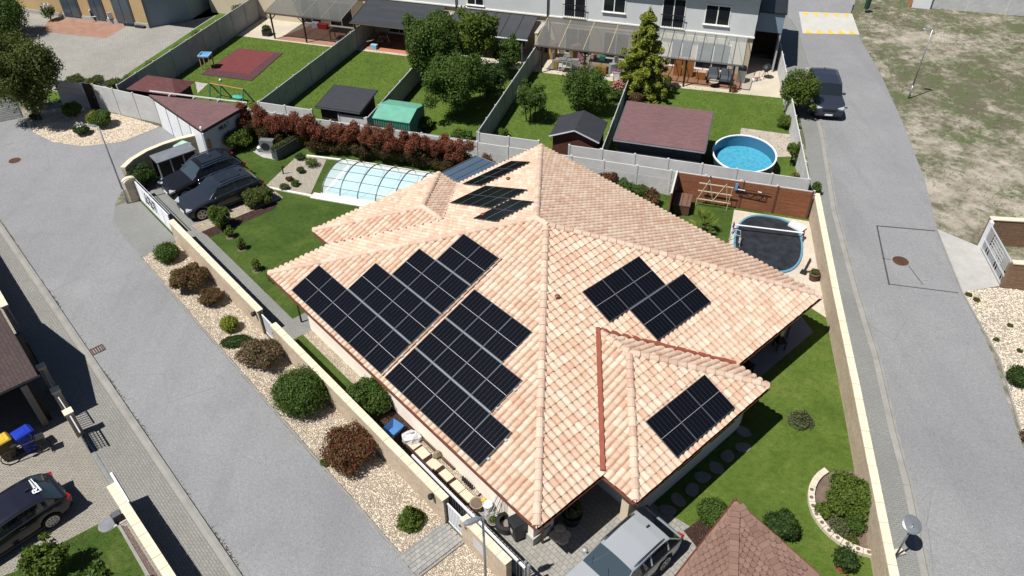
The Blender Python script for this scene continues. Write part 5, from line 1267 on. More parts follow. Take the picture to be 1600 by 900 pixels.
# ---- terrace furniture
def box_thing(name,label,cat,p,sz,rz,m,extra=None,mlid=None,z=0.02):
    t=thing(name,label,cat,(p[0],p[1],z),rz); b=MB(); b.box((0,0,sz[2]/2),sz); b.build('body',m,t,False)
    b=MB(); b.box((0,0,sz[2]+.015),(sz[0]*1.04,sz[1]*1.04,.03)); b.build('lid',mlid or m,t,False); return t
WOODO=M('orange_wood',(.28,.115,.035),.6,.2,3,30,.2)
def tablet(name,label,p,rz,L,Wd,hh,m,ml,cat='table'):
    t=thing(name,label,cat,(p[0],p[1],.02),rz); b=MB(); b.box((0,0,hh),(L,Wd,.04)); b.build('top',m,t,False)
    for sx in (-1,1):
        for sy in (-1,1):
            b=MB(); b.box((sx*(L/2-.05),sy*(Wd/2-.05),hh/2),(.05,.05,hh)); b.build('leg',ml,t,False)
    return t
def chair(label,p,rz,m,name='chair'):
    t=tablet(name,label,p,rz,.48,.48,.45,m,m,'chair'); b=MB(); b.box((-.22,0,.72),(.04,.46,.5)); b.build('backrest',m,t,False); return t
# lounge under the veranda
SOFA=M('sofa_grey',(.085,.10,.115),.9,.1,3,30,.2)
for i,s in enumerate((-2.35,-1.45)):
    t=thing('lounge_chair','%s grey cushioned lounge seat under the veranda'%('left','right')[i],'lounge seat',T(s,-1.95,.02),TA)
    b=MB(); b.box((0,0,.38),(.78,.75,.18)); b.build('seat',SOFA,t,False); b=MB(); b.box((0,.36,.68),(.78,.16,.55),0,-.25); b.build('backrest',SOFA,t,False)
    for sx in (-.4,.4):
        b=MB(); b.box((sx,0,.3),(.05,.75,.58)); b.build('armrest',DARKM,t,False)
t=thing('coffee_table','small round coffee table in front of the lounge seats','table',T(-2.2,-2.75,.02)); b=MB(); b.lathe((0,0,0),[(.36,.4),(.36,.44)],20); b.build('top',M('stone_top',(.35,.30,.25),.6),t,False); b=MB(); b.lathe((0,0,0),[(.2,0),(.05,.05),(.05,.4)],12); b.build('base',DARKM,t,False)
box_thing('cabinet','orange wood cabinet in the veranda, left one','cabinet',T(-5.0,-1.4),(.55,.5,1.25),TA,WOODO); box_thing('cabinet','orange wood cabinet in the veranda, right one','cabinet',T(-4.25,-1.4),(.8,.5,1.3),TA,WOODO)
box_thing('storage_chest','low orange wood chest beside the lounge seats','chest',T(-3.25,-1.6),(.7,.5,.55),TA,WOODO,None,M('chest_lid',(.45,.33,.25),.7))
t=box_thing('barbecue','dark barbecue at the right end of the veranda','barbecue',T(-.35,-1.3),(.6,.55,.95),TA,STEEL,None,DARKM); b=MB(); b.lathe((0,0,1.0),[(.3,0),(.28,.15),(.1,.24)],12); b.build('hood',DARKM,t,False)
t=thing('plant_pot','small terracotta pot with red plant by the veranda post','plant pot',T(-.75,-3.25,.01)); b=MB(); b.lathe((0,0,0),[(.14,0),(.2,.3),(.17,.3),(.15,.24)],12); b.build('pot',M('terracotta',(.30,.12,.06),.8,.15),t,False); leaves('foliage',t,[(0,0,.42,.2,.2,.15)],160,.08,LF['red'],31)
t=thing('kettle_grill','covered black kettle grill in the dark passage','grill',T(1.35,-.2,.01)); b=MB(); b.lathe((0,0,0),[(.1,.5),(.36,.75),(.36,.85),(.2,1.05),(.02,1.1)],14); b.build('cover',BLK,t,False)
for k in range(3):
    b=MB(); b.tube([(math.cos(k*2.09)*.3,math.sin(k*2.09)*.3,0),(math.cos(k*2.09)*.1,math.sin(k*2.09)*.1,.55)],.02,5); b.build('leg',DARKM,t,False)
t=thing('ride_on_toy','small pink ride-on toy beside the covered grill','toy',T(.75,-.9,.01),.4); b=MB(); b.box((0,0,.3),(.5,.2,.14)); b.build('body',M('toy_pink',(.55,.3,.3),.6),t,False)
for sx in (-.2,.2):
    b=MB(); b.disc((sx,0,.12),.12,.22,12,'Y'); b.build('wheel',WHM,t,False)
b=MB(); b.tube([(.2,-.15,.62),(.2,.15,.62)],.02,5); b.tube([(.2,0,.3),(.2,0,.62)],.02,5); b.build('handlebar',M('toy_grey',(.3,.3,.32),.5),t,False)
# clutter beneath the bronze canopy
t=thing('drying_rack','drying rack with white laundry on the pale terrace','drying rack',T(-13.2,-3.3,.02),TA)
for sx in (-.45,.45):
    b=MB(); b.tube([(sx,-.3,0),(sx,.3,.95)],.015,5); b.tube([(sx,.3,0),(sx,-.3,.95)],.015,5); b.build('leg',ALU,t,False)
b=MB(); b.box((0,0,.96),(1.0,.72,.02)); b.build('rack',ALU,t,False)
for i in range(3):
    b=MB(); b.box((-.3+i*.3,-.28+.05*i,.72),(.26,.02,.5)); b.build('cloth',WHM,t,False)
tablet('table','dark table with green things under the bronze canopy',T(-10.7,-2.2),TA,1.7,.8,.75,DARKM,DARKM)
box_thing('crate','yellow crate under the dark table of the cluttered terrace','crate',T(-10.6,-2.75),(.9,.4,.5),TA,M('yellow_crate',(.45,.25,.06),.7,.2))
box_thing('laundry_box','white and mauve box near the roses on the cluttered terrace','box',T(-9.2,-3.3),(.75,.6,.55),TA+.3,M('box_white',(.6,.58,.6),.7),None,M('box_mauve',(.35,.2,.26),.7))
box_thing('green_box','green plastic box behind the white and mauve box','box',T(-8.9,-2.4),(.55,.4,.35),TA,M('box_green',(.04,.22,.13),.5),z=.5)
box_thing('cool_box','teal box on the dark table','box',T(-10.6,-2.1),(.4,.35,.28),TA,M('box_teal',(.05,.25,.2),.5),z=.79)
for i,(s,tt,c) in enumerate(((-14.2,-2.2,(.5,.5,.5)),(-12.3,-1.6,(.5,.25,.3)),(-9.8,-1.5,(.55,.56,.6)),(-13.4,-1.4,(.35,.36,.36)))):
    chair(('pale chair beside the left post of the cluttered terrace','pink chair at the back of the cluttered terrace','white chair right of the dark table','grey chair behind the drying rack')[i],T(s,tt),TA+i*1.3,M('chair_%d'%i,c,.6))
box_thing('shelf','wooden shelf full of things at the left end of the bronze canopy','shelf',T(-14.7,-1.0),(.5,.9,1.2),TA,M('shelf_wood',(.3,.19,.09),.7))
for i,(s,tt,z,sz,c,l) in enumerate(((-14.0,-2.9,.02,(.3,.3,.55),(.42,.28,.08),'ochre stool at the left of the cluttered terrace'),(-12.6,-2.5,.02,(.5,.35,.7),(.5,.5,.52),'pale box behind the drying rack'),(-11.9,-2.9,.02,(.4,.3,.4),(.4,.28,.33),'mauve basket right of the drying rack'),(-9.7,-2.7,.02,(.45,.35,.8),(.55,.56,.58),'white cabinet beside the green box'),(-12.9,-1.2,.02,(.7,.4,1.3),(.36,.22,.12),'brown shelf at the back wall of the cluttered terrace'),(-11.3,-2.0,.79,(.35,.3,.3),(.5,.35,.28),'peach box on the left end of the dark table'),(-9.5,-3.5,.02,(.35,.3,.3),(.55,.5,.42),'cream crate beside the mauve box'))):
    box_thing('storage_box',l,'box',T(s,tt),sz,TA+.2*i,M('clutter_%d'%i,c,.7,.15),z=z)
# terrace below the smoky canopy
tablet('dining_table','dark outdoor table under the smoky canopy',T(-32.3,-2.3),TA,1.6,.9,.75,DKW,DKW)
box_thing('planter_box','red planter box by the brick terrace wall','planter',T(-34.8,-.6),(.8,.4,.35),TA,M('planter_red',(.42,.04,.05),.5))
box_thing('white_tub','white tub next to the red planter box','tub',T(-35.5,-.6),(.5,.4,.4),TA,WHM)
t=box_thing('planter','dark planter with a tuft at the left post of the smoky canopy','planter',T(-38.6,-3.2),(.6,.6,.45),TA,DARKM); leaves('foliage',t,[(0,0,.62,.32,.32,.2)],260,.09,LF['olive'],41)
t=thing('bicycle','bicycle leaning under the charcoal canopy','bicycle',T(-28.4,-2.6,.02),TA+.2)
for sx in (-.5,.5):
    b=MB(); b.tube([(sx+math.cos(k*PI/8)*.32,0,.33+math.sin(k*PI/8)*.32) for k in range(17)],.02,5,False); b.build('wheel',RUB,t,False)
b=MB(); b.tube([(-.5,0,.33),(-.1,0,.35),(.4,0,.8),(-.2,0,.8),(-.1,0,.35)],.018,5); b.tube([(.5,0,.33),(.38,0,.95)],.018,5); b.tube([(-.5,0,.33),(-.2,0,.82)],.015,5); b.build('frame',STEEL,t,False)
b=MB(); b.tube([(.38,-.25,.97),(.38,.25,.97)],.018,5); b.build('handlebar',DARKM,t,False); b=MB(); b.box((-.22,0,.9),(.24,.13,.05)); b.build('saddle',BLK,t,False)
box_thing('toy_box','blue and white toy box on the red tiled terrace edge','toy box',T(-28.9,-3.3),(.5,.35,.3),TA,M('toy_blue',(.2,.4,.5),.5))
# ---- sheds
def gable_shed(name,label,s0,s1,t0,t1,ze,zr,mw,mr,mt,along='t',over=.18,door=None):
    """ridge along t (front to back) or s"""
    t=thing(name,label,'shed',T((s0+s1)/2,(t0+t1)/2,0))
    b=MB(); tbox(b,s0+over,s1-over,t0+over,t1-over,0,ze-.02); b.build('wall',mw,t)
    sm,tm=(s0+s1)/2,(t0+t1)/2
    if along=='t': sl=[[(s0,t0,ze),(s0,t1,ze),(sm,t1,zr),(sm,t0,zr)],[(s1,t1,ze),(s1,t0,ze),(sm,t0,zr),(sm,t1,zr)]]; gb=[[(s0+over,t0+over,ze-.03),(s1-over,t0+over,ze-.03),(sm,t0+over,zr-.04)],[(s0+over,t1-over,ze-.03),(s1-over,t1-over,ze-.03),(sm,t1-over,zr-.04)]]
    else: sl=[[(s0,t0,ze),(s1,t0,ze),(s1,tm,zr),(s0,tm,zr)],[(s1,t1,ze),(s0,t1,ze),(s0,tm,zr),(s1,tm,zr)]]; gb=[[(s0+over,t0+over,ze-.03),(s0+over,t1-over,ze-.03),(s0+over,tm,zr-.04)],[(s1-over,t0+over,ze-.03),(s1-over,t1-over,ze-.03),(s1-over,tm,zr-.04)]]
    for q in sl:
        b=MB(); v=[T(*p) for p in q]; b.add(v+[(p[0],p[1],p[2]+.06) for p in v],[(3,2,1,0),(4,5,6,7),(0,1,5,4),(1,2,6,5),(2,3,7,6),(3,0,4,7)]); b.build('roof_slope',mr,t)
    for q in gb:
        b=MB(); v=[T(*p) for p in q]; b.add(v,[(0,1,2)]); b.build('gable',mw,t)
    if along=='t':
        for (x0,x1) in ((s0,sm),(s1,sm)):
            b=MB(); b.tube([T(x0,t0-.03,ze+.03),T(x1,t0-.03,zr+.03)],.06,4); b.build('barge_board',mt,t)
    return t
gable_shed('garden_shed','brown gabled shed with black roof and pale barge boards',-11.05,-7.95,-16.5,-13.8,1.85,2.45,M('shed_brown',(.075,.03,.02),.7,.2,3,30,.3),M('bitumen_black',(.026,.028,.034),.8,.15,2,30,.2),M('barge_grey',(.25,.26,.28),.6))
def flat_shed(name,label,s0,s1,t0,t1,zf,zb,mw,mr,me_,over=.2):
    t=thing(name,label,'shed',T((s0+s1)/2,(t0+t1)/2,0)); b=MB(); tbox(b,s0+over,s1-over,t0+over,t1-over,0,min(zf,zb)-.02); b.build('wall',mw,t)
    b=MB(); v=[T(s0,t0,zf),T(s1,t0,zf),T(s1,t1,zb),T(s0,t1,zb)]; b.add(v+[(p[0],p[1],p[2]+.09) for p in v],[(3,2,1,0),(4,5,6,7),(0,1,5,4),(1,2,6,5),(2,3,7,6),(3,0,4,7)]); b.build('roof',mr,t)
    b=MB(); b.tube([T(s0-.02,t0-.05,zf+.02),T(s1+.02,t0-.05,zf+.02)],.06,5); b.build('gutter',me_,t)
    b=MB(); b.tube([T(s1+.02,t0,zf+.05),T(s1+.02,t1,zb+.05)],.05,4); b.build('edge_strip',me_,t)
    b=MB(); b.tube([T(s0-.02,t0,zf+.05),T(s0-.02,t1,zb+.05)],.05,4); b.build('edge_strip',me_,t)
    d=MB(); tbox(d,(s0+s1)/2-.45,(s0+s1)/2+.45,t1-over,t1-over+.05,0,1.8); d.build('door',BRN,t); return t
SHP=m_blocks('shingle_plum',(.125,.070,.073),(.150,.085,.088),(.095,.055,.058),.33,.15,R(16.8),.5,.008,.3)
SHM=m_blocks('shingle_maroon',(.085,.033,.035),(.105,.042,.043),(.06,.025,.027),.33,.15,R(16.8),.5,.008,.3)
flat_shed('plum_roof_shed','large shed with sloping plum shingle roof beside the round pool',-7.1,-1.75,-16.4,-11.8,2.15,2.45,M('shed_grey',(.045,.05,.055),.7,.2),SHP,M('trim_slate',(.10,.12,.14),.5))
flat_shed('black_roof_shed','shed with flat black roof behind the pale fence, left of the green shed',-26.6,-23.45,-17.0,-14.2,1.85,2.1,DKW,M('bitumen_slate',(.030,.032,.040),.8,.12,2,30,.15),DARKM)
GRNR=M('green_sheet_metal',(.11,.30,.225),.45,.12,2,30,.1); GRNW=M('green_corrugated',(.045,.16,.13),.5,.15,6,40,.3)
gs=gable_shed('green_metal_shed','green corrugated metal shed under the leafy tree',-22.8,-20.2,-16.7,-14.0,1.45,1.8,GRNW,GRNR,GRNW,'s',.06)
for k in range(16):
    s=-22.7+k*.16; b=MB(); tbox(b,s,s+.07,-16.67,-16.63,.02,1.42); b.build('rib',GRNW,gs)
# round pool
t=thing('round_pool','round above-ground pool of clear blue water with white rim','pool',T(.55,-13.95,0))
BLW=m_glass('pool_liner',(.035,.14,.24),.35,1,.4); wat=NB('pool_water'); v=wat.coord('World'); vo=wat.n('TexVoronoi'); vo.inputs['Scale'].default_value=4.5; wat.l(v,vo.inputs['Vector'])
cc=wat.mix(wat.ramp(vo.outputs['Distance'],[(.1,0),(.6,1)]),(.035,.22,.34),(.06,.29,.41)); WATER=wat.done(cc,.06,wat.bump(wat.noise(v,3,3,.5),.15,.03),.6)  # cell pattern paints caustic light into the water colour
rx,ry=1.88,2.25
def oval(b,prof): return b.lathe((T(.55,-13.95)[0],T(.55,-13.95)[1],0),prof,40,rx/2.,ry/2.,TA)
b=MB(); oval(b,[(2.0,0),(2.0,1.15)]); b.f=b.f[:-2]; b.build('outer_wall',M('pool_wall_navy',(.02,.035,.06),.5,.1),t,True,True)
b=MB(); oval(b,[(1.97,.3),(1.97,1.14)]); b.f=b.f[:-2]; b.build('liner',BLW,t,True,True)
b=MB(); oval(b,[(1.96,.0),(1.96,.42)]); b.build('water',WATER,t,True)
b=MB(); oval(b,[(1.95,1.12),(1.95,1.18),(2.05,1.18),(2.05,1.12)]); b.f=b.f[:-2]; b.build('rim',WHM,t,True)
t=thing('pool_float','small red float drifting at the near edge of the round pool','pool float',T(.35,-15.2,.43)); b=MB(); b.lathe((0,0,0),[(.05,0),(.2,.03),(.22,.08),(.12,.1)],10); b.build('ring',M('float_red',(.3,.06,.08),.5),t,False); b=MB(); b.box((.3,.05,.04),(.22,.06,.05),.4); b.build('wing',M('float_red2',(.34,.1,.1),.5),t,False)
sheet('pool_deck',[(15.40,46.62),(18.55,45.63),T(3.7,-11.4),T(2.3,-11.9),T(0.2,-11.3)],.016,M('deck_wood_pale',(.33,.29,.25),.8,.12,2,20,.2))
# maroon hip roof hut
t=thing('maroon_hut','low hut with maroon hipped shingle roof by the play mat','hut',T(-38.2,-17.1,0)); b=MB(); tbox(b,-39.9,-36.6,-18.0,-16.2,0,1.9); b.build('wall',DKW,t)
b=MB(); v=[T(-40.2,-18.25,1.9),T(-36.3,-18.25,1.9),T(-36.3,-15.95,1.9),T(-40.2,-15.95,1.9),T(-39.2,-17.0,2.45),T(-37.3,-17.0,2.45)]; b.add(v,[(0,1,5,4),(1,2,5),(2,3,4,5),(3,0,4),(3,2,1,0)]); b.build('roof',SHM,t)
sheet('stone_slab',[(-23.49,54.11),(-22.44,53.77),(-22.71,52.20)],.016,CONC)
# blue play table
t=thing('play_table','blue topped play table on wooden legs beside the grey wall','play table',(-23.19,56.46,0),TA+.2); BLUEP=M('blue_plastic',(.10,.25,.48),.5,.1)
b=MB(); b.box((0,0,1.05),(.85,.75,.05)); b.build('top',BLUEP,t,False)
for z in (1.12,):
    for (c,d) in (((0,.36,z),(.85,.05,.1)),((0,-.36,z),(.85,.05,.1)),((.4,0,z),(.05,.68,.1)),((-.4,0,z),(.05,.68,.1))): 
        b=MB(); b.box(c,d); b.build('edge',M('blue_plastic_light',(.25,.45,.65),.5),t,False)
for sx in (-.36,.36):
    for sy in (-.3,.3):
        b=MB(); b.box((sx,sy,.52),(.07,.07,1.04)); b.build('leg',M('pine_leg',(.35,.22,.13),.7),t,False)
# seesaw / swing frame
t=thing('swing_frame','low green swing frame with orange bars behind the triangular garage','swing',(-19.86,50.95,0),TA+R(-4)); GRP=M('green_plastic',(.02,.14,.10),.5); ORW=M('orange_bar',(.36,.17,.07),.6)
for x in (-1.6,-.7,1.2):
    b=MB(); b.tube([(x,-.45,0),(x,0,1.1)],.05,6); b.tube([(x+.35,.45,0),(x,0,1.1)],.05,6); b.build('a_frame',GRP,t,False)
b=MB(); b.tube([(-1.6,0,1.1),(1.2,0,1.1)],.045,6); b.build('top_bar',ORW,t,False)
b=MB(); b.lathe((.6,0,.35),[(.3,0),(.36,.1),(.1,.16)],10,1.3,.8); b.build('seat',M('seat_teal',(.05,.3,.25),.5),t,False)
b=MB(); b.tube([(.4,0,.4),(.4,0,1.1)],.012,4); b.tube([(.8,0,.4),(.8,0,1.1)],.012,4); b.build('rope',DARKM,t,False)
# triangular garage
tg=thing('triangular_garage','white garage with triangular plum shingle roof beside the curved wall','garage',T(-33,-20,0))
q=[T(-37.5,-19.25),T(-30.5,-18.75),T(-31.3,-22.55)]
cx,cy=sum(p[0] for p in q)/3,sum(p[1] for p in q)/3
qi=[(cx+(p[0]-cx)*.93,cy+(p[1]-cy)*.93) for p in q]
b=MB(); b.prism(qi,0,2.15); b.build('wall',M('garage_white',(.42,.44,.45),.8,.06,1,20,.1),tg)
b=MB(); b.prism(q,2.15,2.32); b.build('roof',SHP,tg)
b=MB(); b.prism([(cx+(p[0]-cx)*1.006,cy+(p[1]-cy)*1.006) for p in q],2.13,2.25); b.build('fascia',DKW,tg)
for i in range(4):
    a=lerp(qi[0],qi[2],.04+i*.24); c=lerp(qi[0],qi[2],.04+(i+1)*.24-.02); b=MB(); b.seg(a,c,.06,.05,2.0,-.02); b.build('door_panel',WHM,tg)
b=MB(); b.tube([T(-37.6,-18.95,2.42),T(-30.5,-18.65,2.42)],.07,4); b.build('parapet_rail',CONC,tg)
for k in range(4):
    b=MB(); b.box(T(-36+k*1.75,-19.0+.1*k,2.38),(.1,.35,.1),TA); b.build('bracket',CONC,tg)
b=MB(); b.tube([(q[2][0]+.05,q[2][1]-.1,2.2),(q[2][0]+.05,q[2][1]-.1,.1)],.05,8); b.build('downpipe',WHM,tg)
b=MB(); b.lathe((q[2][0],q[2][1],2.35),[(.05,0),(.05,.12),(.09,.14),(.07,.24),(.02,.27)],10); b.build('flue_cap',WHM,tg)
# navy lettering on the garage side, too small in the photograph to read
ed=(qi[1][0]-qi[2][0],qi[1][1]-qi[2][1]); Ld=math.hypot(*ed); ed=(ed[0]/Ld,ed[1]/Ld); nr_=(ed[1],-ed[0])
b=MB(); base_=(qi[2][0]+ed[0]*1.25+nr_[0]*.02,qi[2][1]+ed[1]*1.25+nr_[1]*.02,1.62)
def lt(x0,z0,x1,z1,wd):
    L_=math.hypot(x1-x0,z1-z0); nx,nz=-(z1-z0)/L_*wd/2,(x1-x0)/L_*wd/2
    b.add([(base_[0]+ed[0]*x,base_[1]+ed[1]*x,base_[2]+z) for x,z in ((x0-nx,z0-nz),(x1-nx,z1-nz),(x1+nx,z1+nz),(x0+nx,z0+nz))],[(0,1,2,3)])
for s in ((0,0,.03,.26,.06),(.03,.26,.09,.1,.05),(.09,.1,.16,.26,.05),(.16,.26,.15,0,.06),(.22,0,.24,.26,.06),(.30,.02,.31,.24,.06),(.31,.24,.42,.22,.05),(.30,.02,.42,.04,.05),(.46,0,.53,.26,.06),(.53,.26,.6,0,.06),(.48,.09,.58,.09,.04),(.68,.25,.82,.26,.05),(.82,.26,.76,.0,.05)): lt(*s)
b.build('lettering',M('sign_navy',(.012,.022,.05),.5,.1),tg)
# ochre house, upper left
t=thing('ochre_house','ochre and grey blue house with glazed doors in the upper left yard','house',T(-53,-2,0))
b=MB(); tbox(b,-64,-49.0,-4.55,2,0,3.0); b.build('front_wall',PLO,t); b=MB(); tbox(b,-48.99,-46.7,-4.3,2,0,.0+3.0); b.v=[p for p in b.v]; 
b=MB(); b.prism([T(-49,-4.5),T(-46.75,-2.0),T(-46.75,8),T(-49,8)],0,3.4); b.build('side_wall',PLB,t)
b=MB(); tbox(b,-64,-49.05,-4.62,-4.5,0,.35); b.build('plinth',CONC,t)
for (s0,s1) in ((-57.6,-55.8),(-54.6,-53.2),(-52.2,-50.4)):
    f=MB(); tbox(f,s0,s1,-4.62,-4.5,.1,2.4); fo=f.build('glazed_door',GREYM,t); g=MB(); tbox(g,s0+.1,(s0+s1)/2-.05,-4.65,-4.6,.2,2.3); g.build('pane',m_glass('pane_blue',(.05,.07,.09),.05,1,.7) if 'pane_blue' not in MATS else MATS['pane_blue'],fo); g=MB(); tbox(g,(s0+s1)/2+.05,s1-.1,-4.65,-4.6,.2,2.3); g.build('pane',MATS['pane_blue'],fo)
b=MB(); b.tube([T(-48.95,-4.65,0),T(-48.95,-4.65,3)],.05,8); b.build('downpipe',GREYM,t)
b=MB(); tbox(b,-64.2,-46.5,-4.8,2,3.0,3.15); b.build('roof_edge',DARKM,t)
tablet('folding_table','white folding table tilted against the ochre house',(-36.45,66.84),TA,1.5,.7,.75,WHM,WHM)
chair('white garden chair with blue cushion by the glazed door',(-34.20,65.78),TA+2.5,WHM,'garden_chair'); box_thing('blue_bucket','blue bucket standing on the white garden chair','bucket',(-34.54,66.22),(.3,.3,.35),TA,M('bucket_blue',(.03,.06,.5),.5),z=.48)
chair('white garden chair at the white folding table',(-35.82,66.24),TA+.5,WHM,'garden_chair')
for i,px in enumerate(((-32.49,65.18),(-31.41,64.74))): box_thing('doorstep_box','low dark box on the paving by the ochre wall, %s one'%('left','right')[i],'box',px,(.9,.35,.12),TA,DARKM)

# ---------------------------------------------------------------- street furniture
def street_lamp(p,h,arm_to,label,base=None):
    t=thing('street_lamp',label,'street lamp',(p[0],p[1],0)); b=MB(); b.tube([(0,0,0),(0,0,1.0)],.062,10); b.build('base_sleeve',STEEL,t,False,True)
    b=MB(); b.tube([(0,0,.9),(0,0,h)],[.05,.036],10); b.build('pole',STEEL,t,False,True)
    L=math.hypot(*arm_to); u=(arm_to[0]/L,arm_to[1]/L)
    b=MB(); b.tube([(0,0,h-.02),(u[0]*.15,u[1]*.15,h+.02)],.028,8); b.build('arm',STEEL,t,False)
    b=MB(); a=math.atan2(u[1],u[0]); pts=[(.1,.05,0),(.2,.11,.02),(.5,.12,.03),(.62,.06,.02)]
    vs=[];
    for x,w_,z in pts:
        for (yy,zz) in ((-w_,0),(w_,0),(w_*.7,.06),(-w_*.7,.06)): vs.append((u[0]*x-u[1]*yy,u[1]*x+u[0]*yy,h+z+zz-.02))
    fs=[]
    for i in range(3):
        for k in range(4): fs.append((i*4+k,i*4+(k+1)%4,i*4+4+(k+1)%4,i*4+4+k))
    fs+=[(3,2,1,0),(12,13,14,15)]; b.add(vs,fs); b.build('lamp_head',STEEL,t,False); return t
street_lamp((28.25,50.79),5.0,(-1,.25),'slim steel street lamp standing on the vacant lot')
street_lamp((-22.38,37.90),5.0,(-1,.08),'slim steel street lamp beside the rounded gate pillar')
street_lamp((-0.91,13.40),5.0,(-1,-.45),'slim steel street lamp in front of the white notice board')
t=thing('traffic_mirror','round traffic mirror seen from behind on a steel post by the street wall','traffic mirror',(13.53,14.90,0)); top=(.12,.0,2.02)
b=MB(); b.tube([(0,0,0),(0,0,2.1)],.032,8); b.build('post',STEEL,t,False,True)
b=MB(); n=28; c=Vector((.05,.12,1.98)); nrm=Vector((.12,-.35,.93)).normalized(); e1=nrm.cross(Vector((0,1,0))).normalized(); e2=nrm.cross(e1)
for (r_,d) in ((.32,-.03),(.34,0),(.34,.02),(.30,.05),(.05,.07)):
    for k in range(n): b.v.append(tuple(c+(e1*math.cos(2*PI*k/n)+e2*math.sin(2*PI*k/n))*r_+nrm*d))
for i in range(4):
    for k in range(n): b.f.append((i*n+k,i*n+(k+1)%n,(i+1)*n+(k+1)%n,(i+1)*n+k))
b.f+=[tuple(range(n-1,-1,-1)),tuple(range(4*n,5*n))]; b.build('disc',STEEL,t,False)
b=MB(); b.tube([(0,0,2.05),tuple(c+nrm*.08)],.02,6); b.build('bracket',GREYM,t,False)
t=thing('litter_bin','dark green litter bin at the far street corner','litter bin',(31.00,67.27,0)); b=MB(); b.lathe((0,0,.4),[(.2,0),(.24,.75),(.24,.8),(.1,.95),(.02,.97)],14); b.build('body',M('bin_green',(.012,.045,.03),.5),t,False); b=MB(); b.tube([(0,0,0),(0,0,.5)],.05,8); b.build('post',DARKM,t,False)
t=thing('sign_post','pale steel sign post beside the green litter bin','post',(31.33,67.72,0)); b=MB(); b.tube([(0,0,0),(0,0,2.6)],.045,8); b.build('pole',ALU,t,False); b=MB(); b.box((0,0,2.5),(.5,.03,.5)); b.build('plate',ALU,t,False)
# ---------------------------------------------------------------- bins
def wheelie(label,p,rz,m,ml,z=0.012,sc=1.):
    t=thing('wheelie_bin',label,'bin',(p[0],p[1],z),rz); b=MB()
    for (w_,d,zz) in ((.42,.48,.08),(.52,.60,.92),(.56,.64,.94),(.56,.64,1.0)):
        for (x,y) in ((-w_/2,-d/2),(w_/2,-d/2),(w_/2,d/2),(-w_/2,d/2)): b.v.append((x*sc,y*sc,zz*sc))
    for i in range(3):
        for k in range(4): b.f.append((i*4+k,i*4+(k+1)%4,i*4+4+(k+1)%4,i*4+4+k))
    b.f+=[(3,2,1,0),(12,13,14,15)]; b.build('body',m,t,False)
    b=MB()
    for (w_,d,zz) in ((.57,.66,1.0),(.57,.66,1.03),(.5,.56,1.08)):
        for (x,y) in ((-w_/2,-d/2),(w_/2,-d/2),(w_/2,d/2),(-w_/2,d/2)): b.v.append((x*sc,y*sc,zz*sc))
    for i in range(2):
        for k in range(4): b.f.append((i*4+k,i*4+(k+1)%4,i*4+4+(k+1)%4,i*4+4+k))
    b.f+=[(3,2,1,0),(8,9,10,11)]; lo=b.build('lid',ml,t,False)
    b=MB(); b.box((0,0,1.085*sc),(.34*sc,.3*sc,.02)); b.build('lid_panel',ml,lo,False)
    b=MB(); b.tube([(-.22*sc,.36*sc,.98*sc),(.22*sc,.36*sc,.98*sc)],.018,6); b.build('handle',m,t,False)
    for sx in (-.24,.24):
        b=MB(); b.disc((sx*sc,.27*sc,.1),.1,.05,14,'X'); b.build('wheel',RUB,t,False)
    return t
BINB=M('bin_blue',(.012,.035,.33),.4,.1,3,30,.05); BINY=M('bin_yellow',(.50,.34,.04),.4,.1,3,30,.05); BINK=M('bin_black',(.018,.02,.023),.45,.15,3,30,.05); BINT=M('bin_tan',(.10,.07,.025),.6,.2,3,30,.1)
wheelie('bright blue wheelie bin beside the bicycle at left',(-19.55,20.02),HA+R(8),BINB,BINB)
wheelie('bin with yellow lid at the left edge beside the blue bin',(-20.22,19.62),HA+R(5),BINT,BINY)
t=wheelie('black wheelie bin at the front corner of the villa',H(7.55,-8.2),HA+R(-12),BINK,BINK)
b=MB(); b.box((0,-.285,.55),(.16,.012,.2),0,.0); b.build('sticker',M('sticker_grey',(.35,.33,.33),.6),t,False)
t=thing('bicycle','black bicycle leaning in front of the blue and yellow bins','bicycle',(-19.42,19.58,.012),R(33))
for sx in (-.55,.55):
    b=MB(); b.tube([(sx+math.cos(k*PI/12)*.34,.0,.34+math.sin(k*PI/12)*.34) for k in range(25)],.022,6,False); w_=b.build('wheel',RUB,t,False)
    b=MB()
    for k in range(8): b.tube([(sx,0,.34),(sx+math.cos(k*PI/4)*.33,0,.34+math.sin(k*PI/4)*.33)],.004,3)
    stuff(b.build('spokes',STEEL,w_,False))
b=MB(); b.tube([(-.55,0,.34),(-.1,0,.32),(.42,0,.78),(-.22,0,.74),(-.1,0,.32)],.02,6); b.build('frame',BLK,t,False)
b=MB(); b.tube([(-.55,0,.34),(-.22,0,.74)],.014,6); b.build('seat_stay',BLK,t,False); b=MB(); b.tube([(.55,0,.34),(.40,0,.98)],.018,6); b.build('fork',BLK,t,False)
b=MB(); b.tube([(.30,-.28,1.0),(.42,-.1,1.0),(.42,.1,1.0),(.30,.28,1.0)],.016,6); b.build('handlebar',BLK,t,False); b=MB(); b.lathe((-.25,0,.86),[(.02,-.1),(.05,0),(.1,.03),(.08,.06)],8,1.5,.8); b.build('saddle',BLK,t,False)
b=MB(); b.box((.62,0,.75),(.34,.36,.24)); b.build('basket',DARKM,t,False)
t=thing('round_slab','round grey lid lying on the neighbour lawn by the gate motor','lid',(-15.06,16.46,.02)); b=MB(); b.lathe((0,0,0),[(.3,0),(.3,.03),(.26,.04)],24); b.build('disc',M('lid_grey',(.16,.17,.19),.6),t,False)
b=MB(); b.lathe((0,0,0),[(.33,-.015),(.33,.012)],24); b.build('rim',KERB,t,False)
